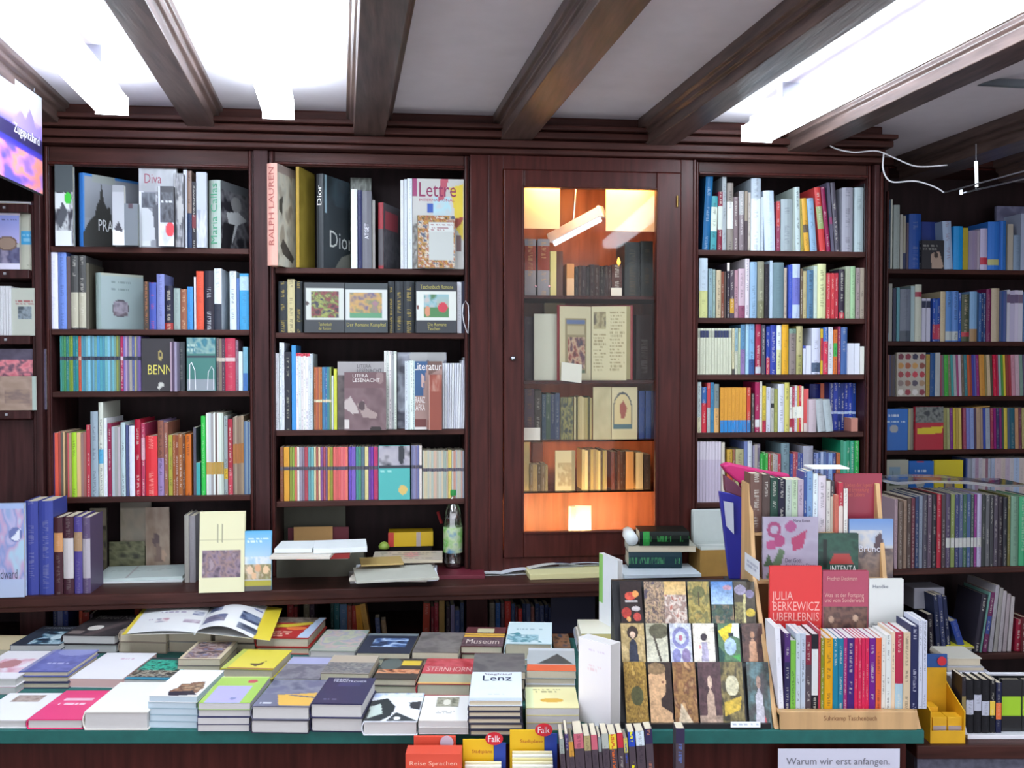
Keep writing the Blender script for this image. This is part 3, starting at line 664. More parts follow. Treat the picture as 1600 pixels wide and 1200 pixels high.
stack(568, 1127, 652, 1127, 1083, [.035], 'e8ecf4', [('bg', 'f0f2f8'), ('n', 0, 0, 1, .15, ['b8c8e8', 'f0f4fc', 'e0e8f8'], 5), ('p', [(0, .3), (.3, .2), (.5, .5), (.48, .8), (.3, 1), (0, 1)], '34383a'), ('p', [(.02, .5), (.2, .4), (.3, .75), (.05, .9)], 'c8d4cc'), ('p', [(.75, .35), (1, .3), (1, .62), (.8, .55)], '3a3a40'), ('p', [(.4, 1), (.55, .7), (1, 1)], '404448'), ('e', .6, .9, .06, .06, 'f4f4f4')], 'white hardback with bold black shapes', 'at the near edge beside the navy pair', PAGEW, c2='28283a')
stack(654, 1126, 732, 1126, 1087, [.017, .017], 'f8f6f2', [('bg', 'faf8f4'), ('n', .27, .08, .75, .45, ['6a6a58', 'b8b4a0', '88846c'], 7), ('e', .5, .28, .08, .12, 'e8e4d4'), ('t', .3, .6, .7, .75, 'c0bcb8', 2)], 'white paperback with a framed grey photograph', 'on its twin', PAGEW, hard=False, cat='paperback')
stack(733, 1094, 816, 1094, 1050, [.0146] * 6, 'e4ecf4', [('bg', 'e6eef6'), ('r', 0, .93, 1, 1, 'c8d4e0'), ('t', .35, .78, .65, .82, 'a8b4c0', 1)], 'white hardback with a black four-letter title', 'on a pile of six', PAGES, c2='3c3c4c', hard=True, txt=[('Siegfried', (.25, .06, .8, .15), '7a6a78'), ('Lenz', (.22, .15, .8, .34), '303a58')])
stack(822, 1106, 905, 1106, 1077, [.018, .019, .019], 'efe6a8', [('bg', 'f0e8b0'), ('e', .5, .65, .23, .1, 'e4b450'), ('t', .1, .08, .7, .3, 'a09868', 2), ('r', 0, 0, .15, 1, 'dce4b4')], 'pale yellow book with an orange blot', 'on a pile of three', PAGEW, hard=False, cat='paperback')
# ------------------------------------------------------------------ second row
stack(-62, 1060, 25, 1060, 1017, [.02, .024], 'f8f0f4', [('bg', 'faf4f6'), ('n', .2, .3, .95, .8, ['f8e8f0', 'e8a8b8', 'f4d0dc', 'fbf2f6'], 3), ('e', .45, .5, .2, .15, 'c88888')], 'white book splashed with pink', 'behind the one with the small brown picture', PAGEW, c2='f0b0c0')
stack(30, 1049, 106, 1049, 1015, [.017, .017, .015], '6870b0', [('bg', '7478b8'), ('n', 0, 0, 1, 1, ['6468a8', '8084c4', '6c70b0'], 3), ('e', .6, .1, .4, .2, 'a0a4d8'), ('t', .3, .6, .8, .7, 'c8c8e8', 1), ('r', 0, 0, .08, 1, '9c9cc0')], 'lavender-blue hardback', 'on a pile of three', PAGES, c2='484868', hard=True)
stack(107, 1060, 191, 1061, 1020, [.025], 'f8f4f8', [('bg', 'faf6fa'), ('t', .4, .2, .7, .3, 'e8c8dc', 1)], 'white book with pink page edges', 'behind the thick cream one', mat('pink_edges', 'ecc0bc', .8), hard=False)
stack(193, 1061, 268, 1062, 1028, [.02], '286070', [('bg', '3a4048'), ('n', .05, .1, 1, .6, ['204848', '48c8a8', '30a890', '284038'], 7), ('n', 0, .6, 1, .9, ['303038', 'c0b8a8', '584838', '282c38'], 9), ('r', 0, .92, 1, 1, '3890b0')], 'dark paperback with turquoise foliage', 'half covered by the white leaf pile', PAGEW, hard=False)
# ------------------------------------------------------------------ far rows
stack(-55, 1014, 14, 1015, 996, [.02], 'ecd8b0', [('bg', 'ecd8b0')], 'cream book', 'on the table by the swirl cover', PAGES)
stack(16, 1008, 92, 1008, 978, [.017, .018], '3c4454', [('bg', '3a404e'), ('n', .3, .3, 1, .95, ['343c4c', '5888a0', 'c8e0e8', '4a7088', '303848'], 3), ('e', .7, .6, .12, .12, 'd8ecf0')], 'black book with a pale blue swirl', 'at the far table edge', PAGEW, txt=[('THE KONIGSZORN', (.1, .08, .9, .18), 'c8ccd8')])
stack(97, 992, 180, 993, 958, [.028, .029], '40383c', [('bg', '3a3438'), ('n', 0, .15, 1, 1, ['302c30', '50484a', '383438'], 3), ('p', [(.35, 1), (.8, .2), (.95, .2), (.55, 1)], '6a5c5c'), ('e', .4, .65, .14, .12, 'e8e0d8'), ('r', .05, .8, .3, .95, '8a7c78')], 'black book with white oval', 'at the far table edge by the open magazine', PAGEW, txt=[('Marcel Noir', (.1, .06, .95, .22), 'd8d4d0')])
stack(187, 986, 260, 988, 955, [.034, .034], 'b0a090', None, 'tan hardback', 'under the open magazine at its yellow corner', PAGES)
stack(263, 986, 330, 988, 955, [.034, .033], 'a8a49c', None, 'grey hardback', 'under the open magazine at its fold', PAGES)
stack(335, 992, 398, 993, 957, [.032, .026], '686058', None, 'dark grey-brown hardback', 'under the open magazine and beside the red one', PAGES)
stack(400, 996, 482, 997, 954, [.022, .030], 'c8423c', [('bg', 'c03a38'), ('n', 0, 0, 1, .28, ['6a5a50', 'a89888', '504840'], 6), ('p', [(0, .38), (.4, .34), (.8, .22), (.9, .33), (.4, .5), (0, .52)], 'e8d048'), ('e', .6, .55, .2, .08, 'f08048'), ('t', .05, .68, .65, .95, 'f0c0a8', 3), ('p', [(.76, 1), (.86, .0), (1, 0), (1, 1)], 'c4d8f0')], 'red and yellow hardback with a pale blue strip', 'beside the open magazine', PAGES)
stack(278, 1030, 344, 1030, 1002, [.012, .018, .020], '6c5a56', [('bg', 'e0d0b0'), ('n', .08, .06, .9, .94, ['4a4658', '8a6a58', 'c0b0b0', '7a4a40', '8890b0'], 4)], 'small cream-bordered painting cover', 'on a little pile of three', PAGES, c2='9a98a8')
stack(345, 1044, 426, 1046, 1015, [.022, .028], 'e8d850', [('bg', 'eedc54'), ('r', 0, .95, 1, 1, 'b07040'), ('p', [(.45, .72), (.62, .74), (.72, .58), (.7, .78), (.6, .88), (.5, .8)], '5a3c28'), ('r', 0, 0, .1, 1, 'c8d068')], 'yellow book with a small dark bird', 'behind the green and lilac pile', PAGES)
stack(428, 1060, 499, 1061, 1026, [.02, .016], '9090a8', [('bg', '8a8894'), ('r', .0, .05, 1, .35, 'b8b8dc'), ('n', 0, .4, 1, 1, ['787480', '98949c', '888490'], 4)], 'grey book with a lilac band', 'behind the gold wedge one', PAGES)
stack(501, 1052, 576, 1053, 1024, [.03, .02], '90867c', [('bg', 'a89c94'), ('r', 0, 0, 1, .4, 'c8b8a4'), ('n', 0, .4, 1, .95, ['787478', '9a948c', '686870', 'a8a49c'], 5)], 'beige and grey mottled book', 'behind the navy pair', PAGES)
stack(484, 1016, 555, 1017, 984, [.024, .022], 'b4bcb0', [('bg', 'b8b8ac'), ('n', 0, 0, 1, .9, ['a0b0a4', 'd0b8b0', 'a8a8b8', 'c8c8a8', 'b0b4a8'], 2.5)], 'pastel mottled book', 'at the far edge beside the red and yellow one', PAGEW)
stack(557, 1020, 640, 1021, 990, [.02, .018], '40465a', [('bg', '3c4050'), ('r', 0, 0, 1, .12, '889498'), ('n', .2, .25, .85, .7, ['3c4660', '6888c0', 'c8dcf0', '5070a8', '3c4660'], 3)], 'charcoal book with an ice-blue streak', 'at the far table edge', PAGES)
stack(644, 1019, 716, 1020, 988, [.024, .02], '7c7474', [('bg', '7c7470'), ('n', 0, 0, 1, 1, ['6c6664', '8c8480', '787070'], 3)], 'plain grey-brown book', 'at the far edge beside the ice-blue streak', PAGES)
stack(583, 1060, 650, 1061, 1029, [.020, .021], '584c48', [('bg', '4c443e'), ('e', .25, .3, .25, .3, '68706c'), ('r', .5, .12, .95, .35, 'e8c848'), ('n', 0, .55, 1, .75, ['583c34', 'c87850', 'e8a880', '483830'], 5)], 'dark book with a yellow sticker', 'behind the black and white abstract', PAGES, c2='38303a')
stack(652, 1068, 735, 1069, 1029, [.034], 'c8444c', [('bg', 'c84c50'), ('r', 0, .62, 1, 1, 'b4b49c'), ('e', .65, .22, .18, .12, '90a060'), ('r', 0, .95, 1, 1, 'e8b870'), ('n', 0, .05, 1, .55, ['b83c44', 'd8606a', 'c84850'], 4)], 'red book with a grey-green lower band', 'behind the framed photograph one', PAGES, txt=[('STERNHORN', (.08, .36, .95, .54), 'e8c0b8')])
stack(738, 1050, 821, 1050, 1021, [.03, .03, .02], '6c6866', [('bg', '706c6a'), ('n', 0, 0, 1, 1, ['625e60', '7c7876', '6a6668'], 3)], 'plain dark grey book', 'behind the pile of six', PAGES)
stack(720, 1009, 785, 1010, 980, [.022, .024], '6a4444', [('bg', '6a4444'), ('r', 0, 0, 1, .28, '6c3c40'), ('r', .28, .08, .72, .3, 'd8d0a8'), ('r', 0, .36, 1, .55, 'e8b850'), ('r', 0, .42, 1, .46, '805050'), ('n', 0, .58, 1, 1, ['5c4448', '786068', '604850'], 6)], 'maroon book with a gold stripe', 'at the far table edge', PAGES, txt=[('Museum', (.1, .66, .9, .9), 'd8c8c0')])
stack(790, 1005, 862, 1006, 971, [.016, .05], 'dcf0f4', [('bg', 'dff2f6'), ('p', [(0, .95), (.02, .6), (.25, .5), (.35, .65), (.6, .75), (.8, .95)], '5098a4'), ('n', .02, .6, .7, .95, ['388090', 'b8dce4', '4890a0', 'dcf0f4'], 4), ('t', .15, .3, .8, .4, 'a8c8d0', 1)], 'thick pale turquoise book with a wave', 'at the far table edge', PAGES)
stack(823, 1048, 900, 1049, 1013, [.03, .014, .016, .02], 'b8c0c0', [('bg', 'b8bec0'), ('p', [(.2, .7), (.45, .45), (.62, .25), (.78, .45), (.95, .7)], '505454'), ('r', 0, .74, 1, 1, 'e86c48'), ('r', 0, 0, 1, .12, 'd0d4d8')], 'grey book with an orange band and rock', 'behind the pale yellow pile', PAGES, c2='e4e8f0')
stack(866, 1012, 892, 1012, 1001, [.02], '5c4438', [('bg', '54443c'), ('n', 0, 0, 1, 1, ['484038', 'a07050', '404858'], 3)], 'little brown book', 'in the shadow at the far edge', PAGES)
# open magazine
om = tempty('open_magazine', 'large open magazine with yellow margins lying across the far stacks', 'magazine')
zq = tz + .080
def page(c4, shapes, name, arch):
    O, A, B = [tl(PZ(x, y, zq)) for x, y in c4]
    return picture(om, shapes, O, A - O, B - O, name, .004, .0012, bend=lambda u, v: (0, 0, arch(u) + .004))
page(((231, 944), (334, 944), (190, 994)), [('bg', 'f8f8f8'), ('r', 0, 0, .06, 1, 'f0d848'), ('t', .55, .1, .68, .16, '9098b0', 1), ('t', .35, .4, .8, .45, 'b0a0c0', 1), ('n', .35, .62, .52, .74, ['c890a0', 'f8f0f0', '9090a8'], 7), ('n', .82, .38, .97, .5, ['506090', 'f0f0f8'], 7), ('n', .75, .64, .97, .74, ['a890a8', 'f0e8f0'], 7), ('t', .2, .6, .3, .66, 'b8a0c0', 1)], 'left_page', lambda u: .012 * math.sin(u * 2.6))
page(((336, 942), (441, 952), (304, 990)), [('bg', 'f8f8fa'), ('r', .78, 0, 1, 1, 'f2da40'), ('n', .04, .12, .2, .22, ['687870', 'a8b0a8'], 7), ('n', .06, .3, .24, .48, ['404c70', '98a0b8', '505878'], 6), ('n', .06, .62, .36, .84, ['4c5078', '9088a0', '586898'], 6), ('n', .52, .42, .78, .66, ['38486c', '8898b8', '405070'], 6), ('n', .54, .76, .8, .92, ['303c58', '8c98b0'], 6), ('t', .55, .2, .76, .28, '8890c0', 1)], 'right_page', lambda u: .034 * math.sin(min(1, u * 1.25) * math.pi) * (1 - u * .5))
sp = [tl(PZ(x, y, zq)) + Vector((0, 0, .001)) for x, y in ((335, 944), (304, 991))]
MB().tube(sp, .0032, 8).build('spine_fold', flat('e8e8ec'), om)
# ------------------------------------------------------------------ books standing on the table
def standing(a, b, top, bot_y, t, c, shapes, label, tint=PAGEW, c1=None):
    """upright book; its cover runs from pixel a back to pixel b, the thickness shows beyond a"""
    A = PZ(a[0], a[1], tz); B = PZ(b[0], b[1], tz); u = (A - B); w = u.length; u.normalize()
    d = A.dot(FW); h = PD(a[0], top, d).z - tz
    n = u.cross(UP)                                    # out of the cover, to the viewer
    if n.dot(FW) > 0: n = -n
    # local +x = n, +y = u (from spine to fore edge), z up
    M = Matrix(((n.x, u.x, 0, B.x - n.x * t / 2), (n.y, u.y, 0, B.y - n.y * t / 2), (0, 0, 1, tz), (0, 0, 0, 1)))
    o = book('book', t, h, w, c, hard=False, pages=tint, M=M, ts=0)
    if shapes: on_front(o, shapes)
    tag(o, label, 'book'); return o
standing((954, 1143), (904, 1126), 1008, 0, .038, 'f4eef0', [('bg', 'f8f2f4'), ('t', .3, .28, .7, .36, 'f0d8dc', 2), ('t', .3, .1, .8, .14, 'e4d4e4', 1)], 'white book standing upright and half open beside the bookmark rack')
# green-edged upright book on a cream pile
za = tz + .085
A_, B_ = PZ(908, 1000, za), PZ(968, 1000, za)
lay(PZ(903, 1003, tz + .03), PZ(966, 1003, tz + .03), .17, tz, .03, 'c8ccd8', None, 'pale grey book lowest in the pile under the green-sided book', hard=True)
lay(PZ(905, 1002, tz + .058), PZ(966, 1002, tz + .058), .165, tz + .03, .028, 'e8e4dc', None, 'off-white book midway in the pile under the green-sided book', hard=False)
lay(PZ(908, 990, tz + .085), PZ(964, 990, tz + .085), .16, tz + .058, .027, 'f0ecd8', None, 'cream book topmost in the pile under the green-sided book', hard=False, tint=mat('yellow_edges', 'e8d890', .8))
a0 = PZ(965, 986, za); d0 = a0.dot(FW); h0 = PD(950, 872, d0 + .04).z - za
b0 = RT * ((937 - 800) / F * (d0 + .12)) + FW * (d0 + .12)
u = Vector((a0.x - b0.x, a0.y - b0.y, 0)); w0 = u.length; u.normalize(); n = u.cross(UP)
if n.dot(FW) > 0: n = -n
M = Matrix(((n.x, u.x, 0, b0.x - n.x * .008), (n.y, u.y, 0, b0.y - n.y * .008), (0, 0, 1, za), (0, 0, 0, 1)))
o = book('book', .016, h0, w0, 'f4f4f8', hard=False, pages=PAGEW, M=M, ts=0); on_front(o, [('bg', 'f4f6fa'), ('r', 0, 0, .22, .72, '98d070')])
tag(o, 'white book with a green side strip standing on the cream pile', 'book')
# ------------------------------------------------------------------ bookmark rack
bmk = tempty('bookmark_rack', 'black sloping rack full of picture bookmarks', 'rack')
rl, rr_ = tl(PD(969, 1140, 2.36)), tl(PD(1213, 1140, 2.36)); rl2 = tl(PD(964, 909, 2.56)); rr2 = tl(PD(1184, 903, 2.56))
zt_ = rl2.z
m = MB(); m.prism([(rl.x, 2.362, tz), (rl.x, 2.59, tz), (rl.x, 2.59, zt_), (rl.x, 2.57, zt_)], (0, 0, 0), (rr_.x - rl.x - .016, 0, 0)); m.build('sloping_board', BLACKP, bmk, .001)
tb('foot_strip', (rl.x, 2.348, tz + .0003), (rr_.x - .016, 2.3615, tz + .012), BLACKP, bmk)
bmr = [(972, 907, 2.562, 'top row'), (1032, 972, 2.505, 'middle row'), (1139, 1032, 2.445, 'lowest row')]
def fig(bgc, body, head, extra=()): return [('n', 0, 0, 1, 1, bgc, 3), *extra, ('p', [(.3, 1), (.35, .5), (.5, .38), (.66, .5), (.72, 1)], body), ('e', .5, .3, .11, .09, head)]
art = [
 [(969, 1002, [('bg', '2c2020'), ('e', .45, .35, .25, .1, 'c85040'), ('e', .7, .3, .15, .08, 'd89050'), ('r', .2, .45, .8, .5, 'b0a8a8'), ('e', .25, .75, .22, .13, 'a83830'), ('e', .75, .85, .18, .1, 'b84840'), ('e', .7, .65, .2, .06, 'b8b0b0'), ('e', .35, .9, .1, .06, 'd8a060')], 'red fruit on black'),
  (1006, 1037, [('n', 0, 0, 1, 1, ['5a5060', '8a7a60', 'c0a080', '4a4048', 'a89078'], 5)], 'grey and ochre crowd scene'),
  (1037, 1071, [('g', 0, 0, 1, .32, 'c8a468', 'd8b880'), ('n', 0, .32, 1, 1, ['b8a090', '90746c', 'd8ccc0', 'a86858'], 4)], 'pale sky over pink ground'),
  (1074, 1107, [('n', 0, 0, 1, 1, ['8a7c40', 'b09c58', '707048', 'a89050'], 3), ('e', .5, .25, .3, .14, '686840'), ('r', .47, .25, .53, .6, '504830')], 'olive tree'),
  (1110, 1144, [('g', 0, 0, 1, .55, '4878b8', 'a8c0d8'), ('e', .75, .15, .2, .06, 'b08898'), ('n', 0, .55, 1, 1, ['50604c', '38504c', '907860'], 5)], 'blue sky landscape'),
  (1146, 1178, [('bg', '4c4438'), ('e', .3, .2, .28, .12, '9890a8'), ('e', .75, .3, .2, .1, '8880a0'), ('p', [(.35, 1), (.45, .3), (.55, .3), (.5, 1)], 'c8c088'), ('e', .75, .75, .22, .1, 'c8b040'), ('n', 0, .5, .4, 1, ['4c4438', '908858', '504830'], 5)], 'lilac flowers and leaves')],
 [(970, 1006, fig(['b8a070', 'a89060', 'c8b080'], '343848', 'd8b8a0', [('e', .5, .24, .24, .17, '3a2c28')]), 'dark-haired lady in a dark dress'),
  (1009, 1042, [('g', 0, 0, 1, 1, 'a8a48c', 'd0ccb8'), ('e', .6, .2, .45, .2, '605c48'), ('p', [(.3, .3), (.4, .3), (.7, 1), (.6, 1)], '504a40')], 'bare tree on cream'),
  (1046, 1079, [('bg', 'c8ccd8'), ('e', .5, .38, .4, .28, '8888b8'), ('e', .5, .38, .25, .16, 'c8d0d8'), ('e', .5, .38, .1, .08, 'b87088'), ('e', .28, .85, .2, .2, '8888b8'), ('e', .72, .85, .2, .2, '9080a8')], 'round blue rosette'),
  (1082, 1115, [('bg', 'e8e0d0'), ('p', [(.35, 1), (.4, .5), (.65, .5), (.7, 1)], 'b0a8c0'), ('e', .5, .36, .15, .1, '3a3038'), ('e', .3, .62, .06, .05, 'c88888')], 'small pale figure on cream'),
  (1121, 1154, [('bg', '587858'), ('p', [(0, .2), (.6, 0), (1, 0), (.3, .5)], 'e0c830'), ('p', [(.7, 0), (1, 0), (1, .4), (.6, .3)], 'e8f0e8'), ('e', .55, .6, .28, .22, 'a8c0d8'), ('p', [(0, .6), (.3, .8), (.2, 1), (0, 1)], '285048'), ('r', .5, .25, .7, .35, '283038'), ('p', [(.6, .85), (1, .8), (1, 1)], '50a050')], 'green and yellow zigzags'),
  (1158, 1190, fig(['4c3430', '60443c', '3c2c2c'], 'c89878', 'b88868'), 'pink figure on brown')],
 [(976, 1010, [('n', 0, 0, 1, 1, ['8a6c30', 'b08c40', '7a5c28', 'c09c50'], 6), ('e', .55, .5, .28, .14, '505030')], 'ochre pattern with dark heart'),
  (1014, 1049, [('bg', '342420'), ('p', [(0, .2), (.3, .08), (.7, .1), (.75, .3), (.7, .48), (.5, .55), (.5, .65), (.95, .75), (1, 1), (0, 1)], 'c8a078'), ('e', .35, .1, .42, .09, '8a7050'), ('e', .62, .3, .06, .02, '704838')], 'large turned face and shoulder'),
  (1052, 1087, [('n', 0, 0, 1, 1, ['7c5438', 'a07848', '6c4430', 'c09868'], 3), ('p', [(.1, 1), (.3, .6), (.8, .9), (.9, 1)], 'c8b498')], 'brown embracing shapes'),
  (1091, 1126, fig(['4c3438', '5c4044', '402c30'], 'b89c88', 'c8ac98', [('r', 0, .78, 1, 1, 'a08878')]), 'pale figure on a plinth'),
  (1126, 1160, [('n', 0, 0, 1, 1, ['4c4434', '8c7c4c', '383428'], 3), ('e', .5, .35, .3, .15, 'c8c0a0'), ('p', [(.1, .6), (.9, .5), (.8, .7), (.1, .8)], 'c8a840'), ('r', 0, .9, 1, 1, '687c5c')], 'white and gold cloud'),
  (1167, 1201, fig(['607c80', '48504c', '50484c'], 'b8b4bc', 'a88878', [('p', [(.5, 1), (.55, .6), (.9, 1)], 'b05058')]), 'robed figure in rose and grey')]]
for ri, (yb_, yt_, d_, rn) in enumerate(bmr):
    for x0, x1, sh, what in art[ri]:
        dt = d_; db = d_ - .085 * (1.0 if ri == 2 else .55); sk = (1 if ri == 2 else .5)
        O = tl(PD(x0 - 3 * sk, yt_, dt)); A2 = tl(PD(x1 - 3 * sk, yt_, dt)); B2 = tl(PD(x0 + 3 * sk, yb_, db))
        f = Vector((0, -.012, 0))
        o = picture(None, sh, O + f, A2 - O, B2 - O, 'bookmark', .0018, .0006, None, .35); o.matrix_world = TM
        tag(o, f'narrow picture bookmark showing {what}, {rn} of the rack', 'bookmark', 'picture bookmarks in the black rack')
O = tl(PD(1141, 1126, 2.35)); U = tl(PD(1187, 1126, 2.35)) - O; V = tl(PD(1141, 1135, 2.345)) - O
o = picture(bmk, [('bg', 'e8ecf4'), ('t', .05, .2, .95, .8, 'a0a8b8', 1)], O + Vector((0, -.006, 0)), U, V, 'price_strip', .003, .0008)
# ------------------------------------------------------------------ plywood display rack
dk = tempty('display_rack', 'light plywood display rack with stepped shelves full of books', 'rack')
r0, r1 = (1214 - 800) / F * tf, (1446 - 800) / F * tf
def side(r):
    MB().prism([(r, 2.345, tz), (r, 2.70, tz), (r, 2.70, tz + .572), (r, 2.625, tz + .572), (r, 2.57, tz + .33)], (0, 0, 0), (.012, 0, 0)).build('side_panel', WOOD_L, dk, .002)
side(r0); side(r1 - .012)
ri0, ri1 = r0 + .0125, r1 - .0125
tb('front_board', (r0 + .0125, 2.34, tz), (r1 - .0125, 2.35, tz + .046), WOOD_L, dk, .002)
tb('back_panel', (ri0, 2.69, tz + .001), (ri1, 2.699, tz + .50), WOOD_L, dk)
T1, T2, T3, T4 = 1.6 - (1112 - 565) / F * 2.37, .85, 1.015, 1.135
for zz, fa, fb in ((T1, 2.351, 2.47), (T2, 2.471, 2.55), (T3, 2.551, 2.60), (T4, 2.601, 2.689)): tb('step', (ri0, fa, zz - .008), (ri1, fb, zz - .0004), WOOD_L, dk)
A_ = (1165, 1186, 862, 903)
xo = r0 - .0006
def side_pt(px, py):          # point on the outer side panel
    rr = ray(px, py); k = xo / rr.dot(RT); p = CAM + rr * k; return tl(p)
O, U, V = side_pt(1164, 862), side_pt(1187, 878), side_pt(1164, 890)
picture(dk, [('bg', 'f0f2f8'), ('t', .1, .25, .9, .75, 'b0b4c8', 2)], O - Vector((.0006, 0, 0)), U - O, V - O, 'white_sticker')
# lettering burnt into the front board
text(dk, 'Suhrkamp Taschenbuch', (r0 + .12, 2.3395, tz + .036), (.13, 0, 0), (0, 0, -.016), '8a5c3c', 'board_lettering')
D7 = (1140, 920, 4.285); D6 = (1100, 720, 4.706)
GR1 = 'books in the front tray of the plywood rack'
R = Row(D7, 2.372, (800, 830), ('front tray of the plywood rack', 'thick white pair'), GR1, depth=.09, plane='D'); R.zb = T1
kw = dict(depth=.092, pages=PAGEW)
R.s_(332, 367, 262, 'e8e8f0', lean=-30, ts=.3, **kw); R.s_(370, 408, 300, '4c2c6c', '2c2850', (0, .62), **kw); R.s_(409, 445, 345, '78b848', **kw)
R.s_(446, 476, 300, 'c0ccd8', **kw); R.s_(477, 510, 300, 'b8c4d4', **kw); R.s_(511, 549, 312, '7c2438', '50444c', (0, .6), **kw); R.s_(551, 594, 304, '202028', 'd8dcdc', (.18, .8), **kw)
R.s_(596, 611, 280, 'b03848', ts=.2, **kw); R.s_(612, 636, 330, '808828', **kw); R.s_(637, 692, 330, 'dca018', **kw); R.s_(693, 728, 332, '1c7c98', **kw); R.s_(729, 764, 332, '1c7494', **kw)
R.s_(765, 789, 330, 'a02870', **kw); R.s_(790, 837, 330, '40206c', **kw)
for i in range(4): R.s_(838 + i * 24.5, 861.5 + i * 24.5, 330, 'cc2450', ts=.4, **kw)
R.s_(937, 979, 330, '6c1c80', **kw); R.s_(981, 1018, 330, 'dc6434', **kw); R.s_(1019, 1046, 325, 'dcd8d0', **kw); R.s_(1047, 1084, 312, 'd8dcd8', **kw); R.s_(1085, 1110, 290, 'e0c8ac', **kw)
R.s_(1111, 1163, 290, 'b02c48', 'a8c4d0', (0, .33), **kw); R.s_(1165, 1212, 292, 'd0bc9c', **kw); R.s_(1214, 1266, 245, '242850', ink='c8c8d8', **kw); R.s_(1268, 1294, 215, 'c8ccdc', **kw); R.s_(1296, 1325, 215, 'c0c4d4', **kw)
R.done()
Q = Row(D7, 2.49, (800, 400), None, None, plane='D'); Q.zb = T2
o = Q.f(270, 617, -150, 'dc3434', [('bg', 'dc3838')], 'bright red book with thin white capitals, front of the plywood rack', t=.012, dy=0)
text_front(o, 'JULIA\nBERKEWICZ\nUBERLEBNIS', (.04, .3, .96, .66), 'f0b0a8'); text_front(o, 'suhrkamp', (.6, .7, .95, .74), 'e88888')
o = Q.f(624, 930, -120, 'a84058', [('bg', 'ac4860'), ('n', .02, .46, .98, .95, ['4c3838', '7c5c50', '584440', '907060'], 5), ('e', .2, .62, .06, .04, 'c0a088'), ('e', .72, .6, .06, .04, 'c8a890')], 'dusky rose book with a dark group painting, in the plywood rack', t=.012, dy=0)
text_front(o, 'Friedrich Dieckmann', (.1, .07, .75, .12), 'd8a8a0'); text_front(o, 'Was ist der Fortgang\nund vom Sonderwald', (.04, .28, .9, .4), 'd8a8a0')
o = Q.f(935, 1165, -65, 'd8d8d4', [('bg', 'd8dad6')], 'off-white book with slim grey italics, in the plywood rack', t=.012, dy=0)
text_front(o, 'Handke', (.1, .08, .55, .13), '606878'); text_front(o, 'Unseld\nBriefwechsel', (.05, .62, .65, .78), '606878')
Q = Row(D6, 2.572, (800, 400), None, None, plane='D'); Q.zb = T3
o = Q.f(436, 840, 415, 'a8a0b4', [('bg', 'a49cb0'), ('n', 0, 0, 1, 1, ['a098ac', 'aca4b8', 'a098ac'], 2), ('p', [(.05, 1), (.3, .5), (.4, .55), (.25, 1)], '5c7458'), ('p', [(.0, .8), (.1, .6), (.2, .8)], '486048'), ('e', .2, .2, .13, .13, '98406c'), ('e', .2, .2, .07, .07, 'a8a0b4'), ('e', .5, .15, .1, .09, 'a05080'), ('e', .15, .45, .1, .08, 'a84878'), ('e', .3, .38, .1, .1, 'a04070'), ('p', [(.5, .35), (.8, .2), (.72, .5), (.55, .55)], 'a83c64')], 'grey-lilac book with purple flowers, in the plywood rack', t=.012, dy=0)
text_front(o, 'Marie Rosen', (.55, .03, .85, .08), '504058'); text_front(o, 'Der Gott\nder kleinen Dinge', (.4, .66, .96, .84), '504c60')
Q.f(842, 1136, 535, '244840', [('bg', '24443c'), ('n', 0, 0, 1, 1, ['1c3830', '305848', '244038'], 3), ('r', .12, .12, .2, .75, '182420'), ('p', [(.28, .66), (.4, .42), (.75, .42), (.88, .66)], 'a8403c'), ('r', .3, .4, .8, .45, '38504c')], 'dark green book with white capitals and a red shape, in the plywood rack', t=.012, dy=0)
text_front(bpy.data.objects[USED['dark green book with white capitals and a red shape, in the plywood rack'][0]], 'INTENTA', (.3, .7, .95, .86), 'e8ece8')
o = Q.f(1070, 1392, 428, '7090b8', [('g', 0, 0, 1, .45, '6890c8', 'a8b8d0'), ('n', 0, .2, .75, .5, ['a8b8d0', 'd0ccc8', '98a8c0'], 3), ('n', 0, .5, 1, 1, ['605454', '907c70', '504850'], 4), ('p', [(.55, .55), (.6, .3), (.72, .22), (.8, .5), (.95, .55)], '54444c')], 'blue-sky book with a rider over brown ground, in the plywood rack', t=.010, dy=.018)
text_front(o, 'Bruno', (.22, .45, .72, .56), 'dcdce4')
R = Row(D6, 2.612, (800, 500), ('top step of the plywood rack', 'dark red cover'), 'books on the top step of the plywood rack', depth=.07, plane='D'); R.zb = T4
kw = dict(depth=.07)
R.s_(342, 427, 95, '6c5048', **kw); R.s_(429, 486, 100, '544440', **kw); R.s_(488, 545, 125, '28463c', **kw); R.s_(547, 598, 135, '1c1c30', **kw); R.s_(602, 645, 140, 'b0bcb4', **kw); R.s_(646, 690, 140, 'b4c8a8', **kw); R.s_(691, 733, 140, 'b0a0b0', **kw)
R.s_(735, 758, 82, '38508c', **kw); R.s_(759, 800, 75, '7898c0', **kw); R.s_(802, 838, 95, 'd8e4ec', **kw); R.s_(840, 898, 110, 'd4ccd4', **kw)
R.s_(901, 930, 150, 'd0d0c8', **kw); R.s_(931, 960, 150, '484448', 'd0ccb8', (.0, .7), **kw)
R.done()
Q = Row(D6, 2.60, (800, 500), None, None, plane='D'); Q.zb = T4
o = Q.f(962, 1308, 95, '983040', [('bg', '983044')], 'dark red book with gold lettering at the top of the plywood rack', t=.012, dy=.035)
text_front(o, 'Lieben der Jugend\nund Erinnerung\neines Lebens', (.22, .16, .8, .4), 'c86858')
R = Row(D6, 2.595, (800, 500), ('step before the dark red cover', 'dark red cover'), 'slim books before the dark red cover', depth=.03, plane='D'); R.zb = T4
R.zb = T3
